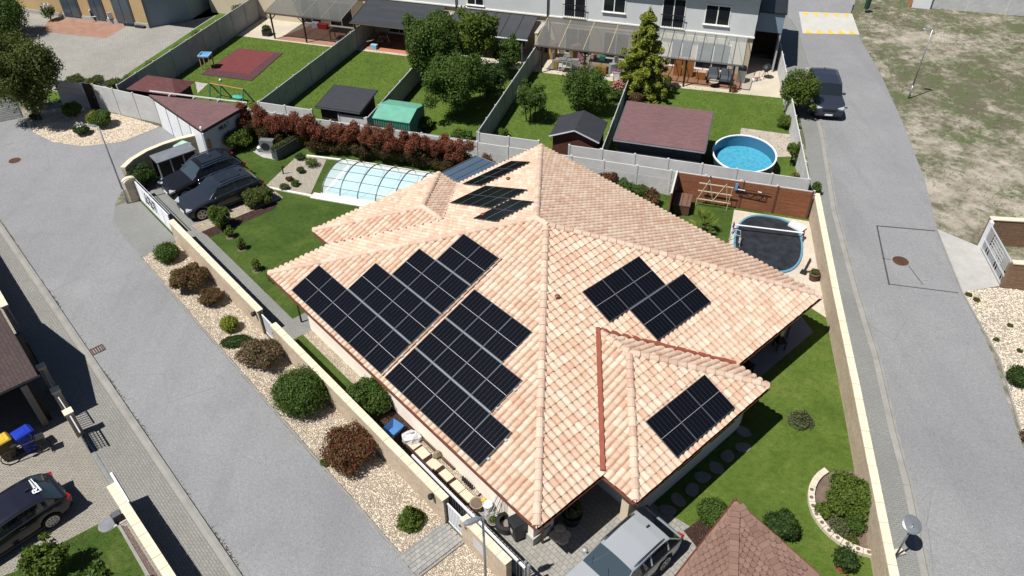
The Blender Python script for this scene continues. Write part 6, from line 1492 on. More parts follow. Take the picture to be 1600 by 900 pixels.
# ---------------------------------------------------------------- parking corner
t=thing('bin_shelter','dark bin shelter with pale sheet roof behind the parked cars','shelter',H(-25.1,-6.65,0),HA)
b=MB(); b.box((0,0,1.42),(1.05,2.45,.07),0,0,.06); b.build('roof',STEEL,t,False)
for y in (-1.15,-.4,.4,1.15):
    b=MB(); b.box((.42,y,.7),(.07,.07,1.4)); b.build('post',ALU,t,False)
for y in (-.78,0,.78):
    b=MB(); b.box((.38,y,.68),(.05,.66,1.25)); b.build('door',DKW,t,False)
b=MB(); b.box((-.45,0,.7),(.05,2.4,1.35)); b.build('back_panel',DKW,t,False)
wheelie('pale green container standing behind the bin shelter',H(-25.9,-5.75),HA+R(20),M('bin_mint',(.22,.36,.28),.5),M('bin_mint_lid',(.30,.45,.36),.5),.012,1.25)
t=thing('heat_pump','grey outdoor heat pump unit on a slab by the red hedge','heat pump',(-15.51,43.72,0),TA+R(10)); b=MB(); b.box((0,0,.5),(.9,.38,.85)); b.build('casing',STEEL,t,False); b=MB(); b.disc((-.08,-.2,.5),.28,.02,20,'Y'); b.build('fan_grille',DARKM,t,False)
b=MB(); b.box((0,0,.03),(1.0,.5,.06)); b.build('base',CONC,t,False)
sheet('unit_slab',[(-16.59,43.81),(-16.07,44.54),(-14.88,43.87),(-14.91,42.76),(-15.80,43.08)],.020,CONC)
t=thing('gabion_planter','dark slatted planter box with small plants beside the heat pump','planter',(-14.36,43.55,0),R(56)); b=MB(); b.box((0,0,.4),(1.9,.5,.8)); b.build('box',DARKM,t,False)
for k in range(5):
    b=MB(); b.box((0,-.26,.1+k*.16),(1.9,.02,.11)); b.build('slat',GREYM,t,False)
    b=MB(); b.box((-.96,0,.1+k*.16),(.02,.5,.11)); b.build('slat',GREYM,t,False)
leaves('foliage',t,[(x*.4,0,.85,.3,.22,.1) for x in (-2,-1,0,1,2)],420,.07,LF['olive'],61)
t=thing('pond_pump','small dark pump with hoses on the slab corner','pump',(-16.11,43.85,.02),.3); b=MB(); b.lathe((0,0,0),[(.12,0),(.2,.1),(.2,.3),(.08,.4)],10); b.build('tank',STEEL,t,False); b=MB(); b.box((.25,-.1,.12),(.25,.2,.22)); b.build('motor',BLK,t,False)
t=thing('garden_tap','black figure-like garden tap post on the lawn','tap',(-14.01,41.06,.008)); b=MB(); b.tube([(0,0,0),(0,0,.5)],.04,6); b.build('post',BLK,t,False); b=MB(); b.box((.06,0,.5),(.2,.06,.08)); b.build('spout',BLK,t,False)
# ---------------------------------------------------------------- pool enclosure
def tb(b,s0,s1,t0,t1,z0,z1): return b.prism([T(s0,t0),T(s1,t0),T(s1,t1),T(s0,t1)],z0,z1)
WSLAB=M('pool_border_white',(.62,.60,.56),.8,.06,1,20,.15)
pb=thing('pool_border','pale stone border round the covered swimming pool','pool border',T(-20,-22,0))
for i in range(14):
    for (t0,t1) in ((-24.3,-23.75),(-20.15,-19.7)):
        b=MB(); tb(b,-23.5+i*.6,-23.5+i*.6+.592,t0,t1,0,.06); b.build('slab',WSLAB,pb)
for i in range(6):
    b=MB(); tb(b,-15.1,-14.6,-24.3+i*.76,-24.3+i*.76+.75,0,.06); b.build('slab',WSLAB,pb)
for a,c in ((T(-26.75,-24.0),T(-23.5,-24.1)),(T(-26.0,-20.0),T(-23.5,-19.85))):
    b=MB(); b.seg(a,c,.14,0,.08); b.build('kerb_stone',WSLAB,pb)
pw=thing('swimming_pool','pale turquoise water basin under the arched pool cover','swimming pool',T(-20,-22,0))
wb2=NB('enclosed_water'); POOLW=wb2.done((.20,.47,.54),.05,None,.5); b=MB(); tb(b,-22.8,-15.3,-23.6,-20.3,.0,.03); b.build('water',POOLW,pw)
b=MB(); 
for (t0,t1,s0,s1) in ((-23.75,-23.55,-23.0,-15.1),(-20.35,-20.15,-23.0,-15.1),(-23.55,-20.35,-23.0,-22.8)): tb(b,s0,s1,t0,t1,.0,.05)
b.build('coping',WSLAB,pw)
en=thing('pool_cover','arched clear pool enclosure with grey ribs behind the villa roof','pool enclosure',T(-20,-22,0))
def arcp(s,k,n=14,dz=0.):
    a=PI*k/n; tc=-21.95; return T(s,tc-math.cos(a)*1.72,.06+math.sin(a)*.88+dz)
CLEAR=m_glass('enclosure_polycarbonate',(.72,.84,.87),.08,.42,.6)
NB_=7; n=14
for i in range(NB_-1):
    s0,s1=-23.0+i*1.14,-23.0+(i+1)*1.14
    for (k0,k1) in ((0,2),(2,4),(4,6),(6,8),(8,10),(10,12),(12,14)):
        b=MB(); v=[arcp(s0,k) for k in range(k0,k1+1)]+[arcp(s1,k) for k in range(k0,k1+1)]; m_=k1-k0+1
        b.add(v,[(j,j+1,m_+j+1,m_+j) for j in range(m_-1)]); b.build('pane',CLEAR,en,True,True)
for i in range(NB_):
    s=-23.0+i*1.14; b=MB(); b.tube([arcp(s,k,n,.015) for k in range(n+1)],.035,6); b.build('rib',GREYM,en)
for k in (2,4,6,8,10,12):
    b=MB(); b.tube([arcp(-23.0,k,n,.015),arcp(-23.0+(NB_-1)*1.14,k,n,.015)],.016,5); b.build('purlin',GREYM,en)
for k in (0,14):
    b=MB(); b.tube([arcp(-23.1,k,n,.0),arcp(-15.9,k,n,.0)],.035,5); b.build('base_rail',ALU,en)
for s in (-23.0,-23.0+(NB_-1)*1.14):
    b=MB(); v=[arcp(s,k) for k in range(n+1)]; b.add(v,[tuple(range(n+1))]); b.build('end_pane',CLEAR,en)
# blue-grey lean-to roof behind the tiles
bc=thing('lean_to_roof','slate blue glass lean-to roof behind the left solar panels','lean-to',T(-14.4,-21.8,0))
q=[T(-15.75,-22.64,2.0),T(-14.46,-20.3,2.0),T(-12.9,-20.9,2.0),T(-14.3,-23.4,2.0)]
b=MB(); b.add(q+[(p[0],p[1],p[2]+.06) for p in q],[(3,2,1,0),(4,5,6,7),(0,1,5,4),(1,2,6,5),(2,3,7,6),(3,0,4,7)]); b.build('pane',M('slate_blue_glass',(.055,.085,.125),.25,.15,1,20,0,0,.6),bc)
for a,c in ((0,1),(1,2),(3,0)):
    b=MB(); b.tube([(q[a][0],q[a][1],2.08),(q[c][0],q[c][1],2.08)],.035,4); b.build('edge_bar',GREYM,bc)
for k in (1,2):
    a=lerp(q[0],q[3],k/3); c=lerp(q[1],q[2],k/3); b=MB(); b.tube([(a[0],a[1],2.08),(c[0],c[1],2.08)],.015,4); b.build('glazing_bar',GREYM,bc)
for p in (q[1],q[2]):
    b=MB(); b.tube([(p[0],p[1],0),(p[0],p[1],2.0)],.05,6); b.build('post',GREYM,bc)
# ---------------------------------------------------------------- strip beside the front wall of the villa
SLABM=M('sandstone_slab',(.50,.42,.32),.8,.1,2,25,.2)
for i,(u,l) in enumerate(((1.55,'half hidden one by the white bag'),(2.2,'second one from the white bag'),(2.95,'third one from the white bag'),(3.7,'fourth one from the white bag'),(4.4,'left one of the touching pair'),(4.98,'right one of the touching pair'))):
    t=thing('paving_slab','sandstone slab on red bark along the villa wall, '+l,'paving slab',H(u,-8.52,.014),HA+random.uniform(-.04,.04)); b=MB(); b.box((0,0,.03),(.55,.40,.06)); b.build('slab',SLABM,t,False)
for i,(u0,u1) in enumerate(((1.7,2.6),(2.9,3.7))):
    t=thing('timber_edging','dark timber edging strip of the pebbles by the villa wall, %s'%('far piece','near piece')[i],'edging',H(u0,-8.1,.02),HA); b=MB(); b.box(((u1-u0)/2,0,.07),(u1-u0,.05,.14)); b.build('board',BRN,t,False)
t=thing('tool_rack','row of small dark tool heads along the villa wall','tool rack',H(4.3,-8.15,.02),HA)
for k in range(6):
    b=MB(); b.box((k*.11,0,.12),(.05,.09,.24),.3); b.build('peg',BLK,t,False)
t=thing('wheelbarrow','blue tub wheelbarrow under the dark shrub by the wall','wheelbarrow',H(.75,-8.95,.014),HA+R(100)); b=MB()
for (w_,d,zz) in ((.4,.5,.3),(.62,.85,.62),(.6,.82,.6),(.38,.48,.34)):
    for (x,y) in ((-d/2,-w_/2),(d/2,-w_/2),(d/2,w_/2),(-d/2,w_/2)): b.v.append((x,y,zz))
for i in range(3):
    for k in range(4): b.f.append((i*4+k,i*4+(k+1)%4,i*4+4+(k+1)%4,i*4+4+k))
b.f+=[(3,2,1,0),(12,13,14,15)]; b.build('tub',M('tub_blue',(.06,.16,.36),.45,.1),t,False)
b=MB(); b.disc((.5,0,.18),.18,.08,16,'Y'); b.build('wheel',RUB,t,False)
for s in (-.2,.2):
    b=MB(); b.tube([(.5,s*.3,.18),(-.2,s,.32),(-.85,s*1.3,.55)],.018,6); b.build('handle',DARKM,t,False)
t=thing('plastic_bag','crumpled white plastic sack beside the blue wheelbarrow','sack',H(1.35,-8.45,.014)); SEEDB=random.Random(4); b=MB(); b.lathe((0,0,0),[(.2,0),(.34,.1),(.32,.3),(.2,.42),(.06,.5)],9,1.2,.9); b.v=[(x+SEEDB.uniform(-.05,.05),y+SEEDB.uniform(-.05,.05),max(0,z+SEEDB.uniform(-.05,.05))) for x,y,z in b.v]; b.build('sack',M('sack_white',(.52,.53,.55),.5,.25,6,20,.3),t,False)
b=MB(); b.tube([(0,0,.46),(.05,.02,.56)],[.05,.09],7); b.build('neck',MATS['sack_white'],t,False)
t=thing('garden_stone','upright pointed stone between slabs and villa wall','stone',H(2.75,-8.2,.014),.4); b=MB(); b.lathe((0,0,0),[(.2,0),(.22,.15),(.12,.35),(.02,.42)],7,1,.6); b.build('stone',M('stone_tan',(.23,.19,.14),.9,.2,4,20,.4),t,False)
def pot(label,p,r,h,m,leaf=None,soil=True,n=180,ly=.25,lr=.3,seed=3,cat='plant pot',name='plant_pot',z=.014):
    t=thing(name,label,cat,(p[0],p[1],z)); b=MB(); b.lathe((0,0,0),[(r*.75,0),(r,h),(r*1.06,h),(r*1.06,h-.03),(r*.9,h-.03)],18); b.build('pot',m,t,False)
    if soil: b=MB(); b.lathe((0,0,h-.05),[(r*.9,0),(r*.9,.03)],14); b.build('soil',SOIL,t,False)
    if leaf: leaves('foliage',t,[(0,0,h+ly*.7,lr,lr,ly)],n,.09,LF[leaf],seed)
    return t
TERRA=M('terracotta_pot',(.36,.15,.08),.8,.15,4,30,.1)
pot('tan pot beside the white and red bucket at the front paving',H(5.62,-8.55),.26,.34,M('pot_tan',(.34,.26,.17),.8))
pot('small zinc tub with green inside near the tyre',H(6.55,-8.55),.22,.25,M('zinc',(.3,.31,.3),.5,.1),'green',True,50,.06,.12)
t=pot('white bucket with red and yellow toys at the front paving',H(5.95,-8.3),.18,.36,WHM,None,False)
b=MB(); b.box((-.28,.05,.2),(.3,.18,.16),.5); b.build('red_toy',M('toy_red',(.5,.04,.03),.5),t,False); b=MB(); b.box((-.15,.2,.34),(.2,.12,.1),1); b.build('yellow_toy',M('toy_yellow',(.5,.32,.04),.5),t,False)
t=thing('tyre','black tyre coil lying by the villa wall next to the bin','tyre',H(6.95,-8.25,.014)); b=MB()
for k in range(3): b.lathe((0,0,.02+k*.11),[(.25,.01),(.40,.0),(.42,.05),(.40,.1),(.25,.1)],24); b.f=b.f[:-2]
b.build('tread',RUB,t,False,True)
b=MB(); b.lathe((0,0,.02),[(.27,0),(.27,.02)],16); b.build('inner_disc',M('tyre_inner',(.16,.14,.12),.8),t,False)
t=thing('garden_poles','bundle of long thin garden poles leaning on the villa wall','poles',H(6.45,-8.3,.014),HA)
for k in range(6):
    b=MB(); b.tube([(-.35+.09*k,-.25+.02*k,0),(.05+.06*k,.2,1.75+.06*(k%3))],.012+.004*(k%2),5); b.build('pole',STEEL if k%2 else WHM,t,False)
t=thing('stone_steps','flat sand coloured stones stacked at the villa front corner','stones',(1.54,15.83,.014),HA)
for k,(x,y,z,s) in enumerate(((0,0,.07,.5),(.15,.35,.06,.42),(-.1,.3,.18,.4),(.3,.1,.05,.4))):
    b=MB(); b.lathe((x,y,z-.06),[(s*.5,0),(s*.52,.06),(s*.45,.11)],7,1.1,.8,.4*k); b.build('stone',SLABM,t,False)
t=thing('dark_planter','dark round planter with dry plant under the entrance eave','planter',H(8.4,-6.3,.014)); b=MB(); b.lathe((0,0,0),[(.3,0),(.4,.5),(.35,.5),(.33,.42)],16); b.build('pot',BLK,t,False); leaves('foliage',t,[(0,0,.75,.35,.35,.3)],260,.1,LF['grey'],17)
# walkway of individual pavers to the small gate
wk=thing('block_path','short path of grey block pavers from the lane to the small gate','path',H(5.87,-10.85,0),HA)
pal=[M('paver_%d'%i,c,.85,.12,4,30,.2) for i,c in enumerate(((.235,.235,.225),(.265,.262,.25),(.21,.212,.205),(.25,.24,.225)))]
pms=[]
for m_ in pal:
    b=MB(); b.box((0,0,.03),(.155,.195,.05)); b.add([(-.07,-.09,.058),(.07,-.09,.058),(.07,.09,.058),(-.07,.09,.058)],[(0,1,2,3)]); pms.append(b.mesh('paver',m_))
for i in range(6):
    for j in range(10):
        w_=obj('paver',random.choice(pms),wk,(-.45+i*.166+.0,-.93+j*.203+(.1 if i%2 else 0)-.04,random.uniform(-.003,.003)))
for s in (-.55,.55):
    b=MB(); b.box((s,0,.035),(.06,2.1,.07)); b.build('kerb_stone',KERB,wk,False)
# stepping stones
STEPM=M('stepping_stone',(.19,.175,.16),.85,.15,3,25,.3)
for i,(u,v) in enumerate(((10.2,1.95),(10.66,1.25),(10.5,.43),(10.55,-.38),(10.45,-1.13),(10.55,-1.9),(10.48,-2.66),(10.5,-3.33))):
    t=thing('stepping_stone','%s round stepping stone counted from the far porch corner'%ORD[i] if i<6 else ('second to last' if i==6 else 'last')+' round stepping stone next to the silver car','stepping stone',H(u+.02,v,.012),HA+i,'stepping stones along the porch')
    q=random.Random(i); b=MB(); prof=[(.30,0),(.30,.03),(.27,.045)]; b.lathe((0,0,0),prof,14,1.1,.85); b.v=[(x*(1+.08*math.sin(3*math.atan2(y,x)+i)),y*(1+.06*math.cos(2*math.atan2(y,x)+i)),z) for x,y,z in b.v]; b.build('stone',STEPM,t,False)
# ---------------------------------------------------------------- round bed edging and pot
re_=thing('bed_edging','curved row of pale hollow edging blocks round the flower bed','edging',(13.2,16.95,0))
for k in range(16):
    a0=R(118+k*10.9); a1=a0+R(10.4); b=MB(); b.prism([(13.2+math.cos(a)*r_,16.95+math.sin(a)*r_) for a,r_ in ((a0,1.82),(a1,1.82),(a1,2.06),(a0,2.06))],0,.18); e=b.build('block',M('edging_cream',(.48,.43,.35),.8,.1,3,25,.2),re_)
    if 2<k<15:
        am=(a0+a1)/2; b=MB(); b.disc((13.2+math.cos(am)*1.94,16.95+math.sin(am)*1.94,.183),.075,.012,12); b.build('hollow',SOIL,e)
pot('terracotta pot with a leafy plant below the round bed',(11.53,14.56),.30,.42,TERRA,'dark',True,420,.35,.42,9)
pot('dark square pot with small plant on the pool terrace',(15.38,30.59),.27,.42,BRN,'olive',True,90,.12,.2,8)
# ---------------------------------------------------------------- gazebo
gz=thing('gazebo','gazebo roof of brown hexagonal shingles in the bottom right corner','gazebo',(7.56,15.57,2.7))
gz.location.z=0; GX,GY=gz.location.x,gz.location.y
za,Rg,mg=2.7,3.3,.35; ze_=za-Rg*mg
SH=m_tile('gazebo_shingle',[(.165,.102,.080),(.19,.12,.096),(.148,.09,.072),(.178,.11,.088)],(.135,.076,.058),.85)
ang6=[R(a) for a in (224,259,296,320)]; apx=Vector((GX,GY,za)); cor=[Vector((GX+math.cos(a)*Rg,GY+math.sin(a)*Rg,ze_)) for a in ang6]
b=MB(); lo_=Vector((0,0,-.09)); b.add([tuple(apx)]+[tuple(c) for c in cor]+[tuple(apx+lo_)]+[tuple(c+lo_) for c in cor],[(0,1,2),(0,2,3),(0,3,4),(5,7,6),(5,8,7),(5,9,8),(0,5,6,1),(4,9,5,0),(1,6,7,2),(2,7,8,3),(3,8,9,4)]); gr=b.build('roof',SH,gz)
hx=MB(); r_=.118; pts=[(-r_,.0),(-r_*.55,-.10),(r_*.55,-.10),(r_,.0),(r_,.14),(-r_,.14)]
hx.add([(x,y,.052) for x,y in pts[:4]]+[(r_,.14,.004),(-r_,.14,.004)]+[(x,y,.002) for x,y in pts[:4]],[(0,1,2,3,4,5),(6,7,1,0),(7,8,2,1),(8,9,3,2)]); hme=hx.mesh('shingle',SH); hme.materials.append(M('shingle_edge_shaded',(.045,.026,.022),.9,.2)); hme.polygons.foreach_set('material_index',[0,1,1,1])  # butt faces: dark cut bitumen, with their shade also put into the colour
cpm=MB(); cpm.box((0,0,.03),(.30,.21,.035)); cme=cpm.mesh('hip_shingle',SH); cme.materials.append(MATS['shingle_edge_shaded']); cme.polygons.foreach_set('material_index',[0,0,1,0,0,0])  # hip piece front gets the same edge colour with painted shade
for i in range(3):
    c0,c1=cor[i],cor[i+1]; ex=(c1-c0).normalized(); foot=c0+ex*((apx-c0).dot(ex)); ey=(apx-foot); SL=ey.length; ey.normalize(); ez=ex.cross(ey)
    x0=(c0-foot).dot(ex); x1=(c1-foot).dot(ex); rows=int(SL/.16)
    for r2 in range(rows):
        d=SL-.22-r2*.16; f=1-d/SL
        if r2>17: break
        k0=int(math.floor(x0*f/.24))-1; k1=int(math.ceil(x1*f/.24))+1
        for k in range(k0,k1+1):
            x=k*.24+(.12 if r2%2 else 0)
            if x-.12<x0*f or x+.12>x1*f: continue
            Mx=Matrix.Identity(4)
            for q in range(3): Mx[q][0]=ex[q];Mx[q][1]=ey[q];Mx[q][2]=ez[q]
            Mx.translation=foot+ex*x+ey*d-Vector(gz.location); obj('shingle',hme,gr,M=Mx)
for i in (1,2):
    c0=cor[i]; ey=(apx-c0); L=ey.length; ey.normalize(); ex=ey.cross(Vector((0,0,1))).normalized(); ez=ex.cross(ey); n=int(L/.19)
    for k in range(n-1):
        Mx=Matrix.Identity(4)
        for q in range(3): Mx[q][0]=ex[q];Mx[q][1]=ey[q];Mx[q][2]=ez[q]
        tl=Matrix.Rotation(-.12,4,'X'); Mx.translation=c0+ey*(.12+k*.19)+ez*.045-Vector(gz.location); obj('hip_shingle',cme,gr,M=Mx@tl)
for a_,c_ in ((apx,cor[0]),(apx,cor[3])):
    b=MB(); b.tube([tuple(a_+Vector((0,0,-.02))),tuple(c_+Vector((0,0,-.02)))],.04,4); b.build('barge_board',GUT,gz)
for c in cor+[apx]:
    h_=c.z-.1; x=GX+(c.x-GX)*.9; y=GY+(c.y-GY)*.9
    if c is apx: x,y=GX-.02,GY-.25
    b=MB(); b.box((x,y,h_/2),(.11,.11,h_)); b.build('post',BRN,gz)
b=MB(); b.lathe(tuple(apx),[(.08,-.08),(.06,.03),(.02,.05)],8); b.build('finial',BRN,gz)
# ---------------------------------------------------------------- covered pool on the right
cp2=thing('covered_pool','in-ground pool under a dark bubble cover with blue rim','pool',T(2.5,-21.3,0))
cx,cy=T(2.48,-21.35); b=MB()
def ov(r,z,n=40): return [(cx+(r*1.72*math.copysign(abs(math.cos(t_))**.75,math.cos(t_)))*TSv[0]+(r*2.5*math.copysign(abs(math.sin(t_))**.85,math.sin(t_)))*TTv[0],cy+(r*1.72*math.copysign(abs(math.cos(t_))**.75,math.cos(t_)))*TSv[1]+(r*2.5*math.copysign(abs(math.sin(t_))**.85,math.sin(t_)))*TTv[1],z) for t_ in [2*PI*k/n for k in range(n)]]
n=40; A_=ov(1.05,.015); B_=ov(1.05,.10); C_=ov(.995,.10); D_=ov(.995,.02)
b.add(A_+B_+C_+D_,[(i*n+k,i*n+(k+1)%n,(i+1)*n+(k+1)%n,(i+1)*n+k) for i in range(3) for k in range(n)]); b.build('rim',M('rim_blue',(.09,.22,.31),.4,.1),cp2)
b=MB(); b.add(ov(.998,.045),[tuple(range(n))]); b.build('bubble_cover',M('cover_black',(.020,.024,.030),.45,.45,2.2,14,.35),cp2)
rl=thing('cover_roller','white pool cover roller spanning the dark covered pool','roller',T(2.4,-20.55,0),TA+R(4)); b=MB(); b.tube([(-1.85,0,.42),(1.85,0,.42)],.042,8); b.build('tube',WHM,rl,False)
for s in (-1.85,1.85):
    b=MB(); b.tube([(s,-.35,.02),(s,0,.42),(s,.35,.02)],.03,6); b.build('stand',BLK if s>0 else BINB,rl,False); b=MB(); b.disc((s,0,.42),.14,.05,14,'X'); b.build('wheel',BLK,rl,False)
t=thing('pool_ladder','steel pool ladder at the left rim of the covered pool','ladder',T(.78,-21.9,0),TA)
for y in (-.25,.25):
    b=MB(); b.tube([(-.35,y,.03),(-.3,y,.6),(-.1,y,.8),(.15,y,.75),(.25,y,.05)],.022,7); b.build('rail',ALU,t,False)
b=MB(); b.box((.2,0,.3),(.1,.5,.03)); b.build('step',ALU,t,False)
t=thing('sun_pad','white folded lounger pad at the upper right of the covered pool','pad',T(3.95,-19.45,.012),TA-.5); b=MB(); b.box((0,0,.12),(.85,.55,.12),0,0,.08); b.build('cushion',WHM,t,False); b=MB(); b.box((0,0,.03),(.8,.5,.06)); b.build('base',BRN,t,False)
t=thing('parasol_base','folded dark parasol stand lying at the right rim of the pool','parasol stand',T(4.55,-22.9,.012),TA+R(70)); b=MB(); b.tube([(-.6,0,.08),(.6,.1,.12)],.05,8); b.build('pole',BLK,t,False); b=MB(); b.box((-.6,0,.06),(.3,.3,.1)); b.build('foot',BLK,t,False); b=MB(); b.tube([(-.55,0,.1),(-.2,-.55,.08)],.03,6); b.build('arm',BLK,t,False)
t=thing('storage_box','dark brown outdoor storage box in the fence corner','storage box',T(-2.45,-19.35,0),TA); b=MB(); b.box((0,0,.32),(.95,1.25,.62)); b.build('body',BRN,t,False); b=MB(); b.box((0,0,.66),(1.0,1.3,.07)); b.build('lid',M('lid_brown',(.13,.075,.055),.6,.15),t,False)
for k in range(3):
    b=MB(); b.box((-.3+k*.3,0,.70),(.05,1.2,.02)); b.build('lid_rib',BRN,t,False)
t=thing('trellis','pale wooden trellis frame standing before the brown fence','trellis',T(-.75,-18.75,0),TA); PALEW=M('pale_batten',(.50,.42,.31),.7,.1)
for z in (.5,1.05,1.55):
    b=MB(); b.box((0,0,z),(1.9,.04,.05)); b.build('batten',PALEW,t,False)
for (x0,z0,x1,z1) in ((-.9,.5,-.4,1.85),(-.4,1.85,-.05,.5),(-.05,.5,.55,1.75),(.55,1.75,.75,.5),(.9,1.5,.8,0),(-.9,.5,-.95,0)):
    b=MB(); b.tube([(x0,-.02,z0),(x1,-.02,z1)],.018,4); b.build('brace',PALEW,t,False)
t=thing('pool_net','blue headed pool net with long dark pole hung on the brown fence','pool net',T(.35,-18.42,0),TA); b=MB(); b.box((0,0,1.45),(.16,.05,.4)); b.build('head',BLUEP,t,False)
b=MB(); b.tube([(.1,0,1.35),(1.9,0,1.3)],.02,6); b.build('pole',DARKM,t,False); b=MB(); b.tube([(.1,-.02,1.31),(.5,-.02,1.3)],.025,6); b.tube([(1.2,-.02,1.34),(1.4,-.02,1.33)],.025,6); b.build('sleeve',WHM,t,False)
t=thing('wall_bracket','dark zigzag bracket frame on the brown fence below the pool net','bracket',T(1.3,-18.40,0),TA); b=MB(); b.tube([(-.75,0,.95),(.75,0,.85)],.022,5); b.tube([(-.75,0,1.25),(-.75,0,.95)],.02,5); b.tube([(.75,0,1.2),(.75,0,.85)],.02,5); b.build('rail',DARKM,t,False)
b=MB(); b.tube([(-.4,0,1.25),(-.2,0,.93),(.1,0,1.22),(.3,0,.9),(.55,0,1.2)],.016,5); b.build('zigzag',DARKM,t,False)
t=thing('yellow_plank','bright yellow plank lying behind the tiled roof edge','plank',(5.56,38.72,.5),R(-42)); b=MB(); b.box((0,0,0),(.95,.24,.05),0,0,.2); b.build('board',M('plank_yellow',(.62,.42,.10),.6),t,False); b=MB(); b.box((-.3,0,-.25),(.06,.2,.5)); b.build('support',BRN,t,False)
# patio chairs in the shade under the right eave
for i,(u,v) in enumerate(((8.3,4.9),(8.4,7.3))):
    chair(('dark patio chair in the shade close to the porch roof','dark patio chair in the shade near the right roof corner')[i],H(u,v),HA+i,BLK,'patio_chair')
# small white ball on the terrace lawn and bits
t=thing('ball','small white ball on the grass near the play mat','ball',(-21.63,54.20,.1)); b=MB(); b.lathe((0,0,0),[(.02,-.1),(.07,-.07),(.1,0),(.07,.07),(.02,.1)],10); b.build('sphere',WHM,t,False,True)

# ---------------------------------------------------------------- loose stuff: grass blades, pebbles, kerb weeds
def inside(P,poly):
    x,y=P[:,0],P[:,1]; r=np.zeros(len(P),bool); n=len(poly)
    for i in range(n):
        x0,y0=poly[i][:2]; x1,y1=poly[(i+1)%n][:2]
        c=((y0>y)!=(y1>y)); 
        with np.errstate(divide='ignore',invalid='ignore'): xx=(x1-x0)*(y-y0)/(y1-y0)+x0
        r^=c&(x<xx)
    return r
def scatter(poly,n,seed,excl=()):
    r=np.random.RandomState(seed); A=np.array([p[:2] for p in poly]); lo,hi=A.min(0),A.max(0); P=lo+(hi-lo)*r.rand(n,2); k=inside(P,poly)
    for e in excl: k&=~inside(P,e)
    return P[k],r
def tri_mesh(name,V,m,per):
    n=len(V)//per; me=bpy.data.meshes.new(name); me.vertices.add(len(V)); me.vertices.foreach_set('co',V.astype(np.float32).ravel())
    me.loops.add(len(V)); me.loops.foreach_set('vertex_index',np.arange(len(V),dtype=np.int32)); me.polygons.add(n)
    me.polygons.foreach_set('loop_start',np.arange(0,len(V),per,dtype=np.int32)); me.polygons.foreach_set('loop_total',np.full(n,per,dtype=np.int32))
    me.update(calc_edges=True); me.materials.append(m); return obj(name,me)
def blades(name,label,P,r,z,h,w,m):
    n=len(P); a=r.rand(n)*6.283; hh=h*(.5+.9*r.rand(n)); l=r.normal(size=(n,2))*.6
    B=np.stack([P[:,0],P[:,1],np.full(n,z)],1); d=np.stack([np.cos(a),np.sin(a),np.zeros(n)],1)*(w*(.6+.8*r.rand(n)))[:,None]
    tip=B+np.stack([l[:,0]*hh,l[:,1]*hh,hh],1); V=np.stack([B-d,B+d,tip],1).reshape(-1,3)
    return tag(stuff(tri_mesh(name,V,m,3)),label,'grass')
GB1=m_leaf('blade_green',[(.032,.056,.011),(.050,.080,.016),(.072,.098,.024),(.10,.11,.04)],.8,.3)
GB2=m_leaf('blade_side',[(.050,.078,.014),(.075,.108,.020),(.105,.128,.032),(.15,.145,.06)],.8,.3)
GB3=m_leaf('blade_back',[(.045,.078,.014),(.072,.115,.020),(.098,.13,.03)],.8,.3)
hs=[H(-7.4,-8.1),H(8.2,-8.1),H(8.2,8.1),H(-7.4,8.1)]
ex=[POLY[k][0] for k in ('parking_yard','parking_pebbles','mulch_bed','gate_path','wall_pebbles','bark_bed','front_yard','side_bark_bed','side_patio','pool_terrace','garden_bed','gravel_bed')]+[hs,[T(-23.6,-24.35),T(-14.5,-24.35),T(-14.5,-19.6),T(-23.6,-19.6)]]
P,r=scatter(POLY['lawn'][0],90000,1,ex+[POLY['side_lawn'][0]]); blades('lawn_blades','short green grass blades of the villa lawn',P,r,.006,.05,.010,GB1)
P,r=scatter(POLY['side_lawn'][0],60000,2,ex); blades('lawn_blades','lighter grass blades of the lawn right of the villa',P,r,.008,.05,.010,GB2)
P,r=scatter(POLY['neighbour_lawn'][0],9000,3); blades('lawn_blades','grass blades of the neighbour lawn at bottom left',P,r,.016,.05,.010,GB2)
P,r=scatter(POLY['terrace_lawn'][0],60000,4); blades('lawn_blades','grass blades of the terrace gardens',P,r,.006,.07,.018,GB3)
P,r=scatter(POLY['vacant_lot'][0],60000,5); q=(np.sin(P[:,0]*.9+2*np.sin(P[:,1]*.35))+np.sin(P[:,1]*.7+P[:,0]*.4)+r.normal(size=len(P))*.8)>.35
blades('lot_weeds','patchy wild grass and weeds on the vacant lot',P[q],r,.010,.13,.022,m_leaf('blade_dry',[(.075,.075,.035),(.085,.105,.035),(.12,.115,.065),(.17,.15,.10)],.85,.2))
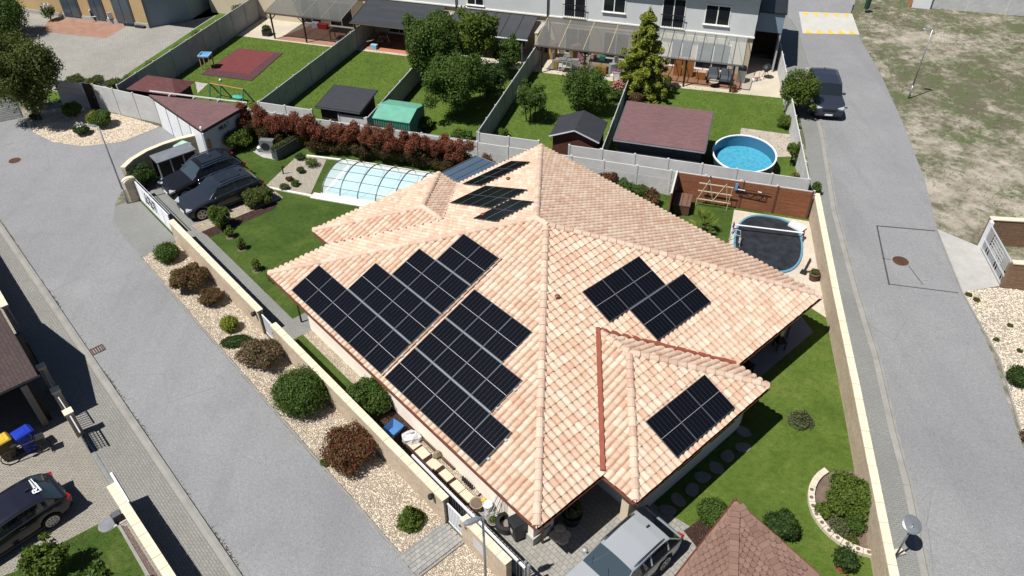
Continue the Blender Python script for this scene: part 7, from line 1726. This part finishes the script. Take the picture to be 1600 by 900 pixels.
# pebbles
def pebbles(name,label,P,r,z,s,m):
    n=len(P); O=np.array([[1,0,0],[0,1,0],[-1,0,0],[0,-1,0],[0,0,.62],[0,0,-.5]]); F=[(0,1,4),(1,2,4),(2,3,4),(3,0,4)]
    sc=(s*(.5+.8*r.rand(n)))[:,None]*np.stack([.8+.6*r.rand(n),.7+.4*r.rand(n),.7+.4*r.rand(n)],1); a=r.rand(n)*6.283; V=O[None]*sc[:,None,:]
    X=V[:,:,0]*np.cos(a)[:,None]-V[:,:,1]*np.sin(a)[:,None]; Y=V[:,:,0]*np.sin(a)[:,None]+V[:,:,1]*np.cos(a)[:,None]
    V=np.stack([X+P[:,0,None],Y+P[:,1,None],V[:,:,2]+z],2).reshape(-1,3); f=(np.array(F)[None]+np.arange(n)[:,None,None]*6).reshape(-1,3)
    me=bpy.data.meshes.new(name); me.from_pydata(V.tolist(),[],f.tolist()); me.materials.append(m); return tag(stuff(obj(name,me)),label,'pebbles')
PBM=m_tile('pebble_loose',[(.40,.32,.235),(.55,.47,.365),(.64,.57,.46),(.48,.40,.315),(.70,.64,.54)],(.36,.27,.19),.8)
P,r=scatter(POLY['pebble_bed'][0],60000,6,[POLY['gate_apron'][0]]); P=P[np.abs(((P[:,0]-HCX)*HU[0]+(P[:,1]-HCY)*HU[1])-5.87)>.6]; pebbles('loose_pebbles','loose cream pebbles of the bed along the lane',P,r,.012,.038,PBM)
P,r=scatter(POLY['pebble_lot'][0],26000,7); pebbles('loose_pebbles','loose pale pebbles at the right edge',P,r,.016,.042,PBM)
P,r=scatter(POLY['pebble_island'][0],14000,8); pebbles('loose_pebbles','loose pebbles of the island at upper left',P,r,.016,.045,PBM)
# weeds and grit along the kerbs
r=np.random.RandomState(9); u=-20+r.rand(1800)*34; k=(np.sin(u*1.7)+np.sin(u*.63+1)+r.normal(size=1800)*.7)>.7; u=u[k]; v=-16.36+r.normal(size=len(u))*.035
P=np.stack([HCX+u*HU[0]+v*HV[0],HCY+u*HU[1]+v*HV[1]],1); blades('kerb_weeds','tiny weeds growing along the kerb of the lane',P,r,.006,.07,.016,m_leaf('blade_weed',[(.035,.045,.014),(.055,.062,.022),(.075,.07,.035)],.8,.2))
u=-15+r.rand(900)*24; v=-11.84+r.normal(size=len(u))*.04; P=np.stack([HCX+u*HU[0]+v*HV[0],HCY+u*HU[1]+v*HV[1]],1); P=P[::2]; pebbles('kerb_grit','grit and stray pebbles along the bed edging',P,r,.008,.018,PBM)
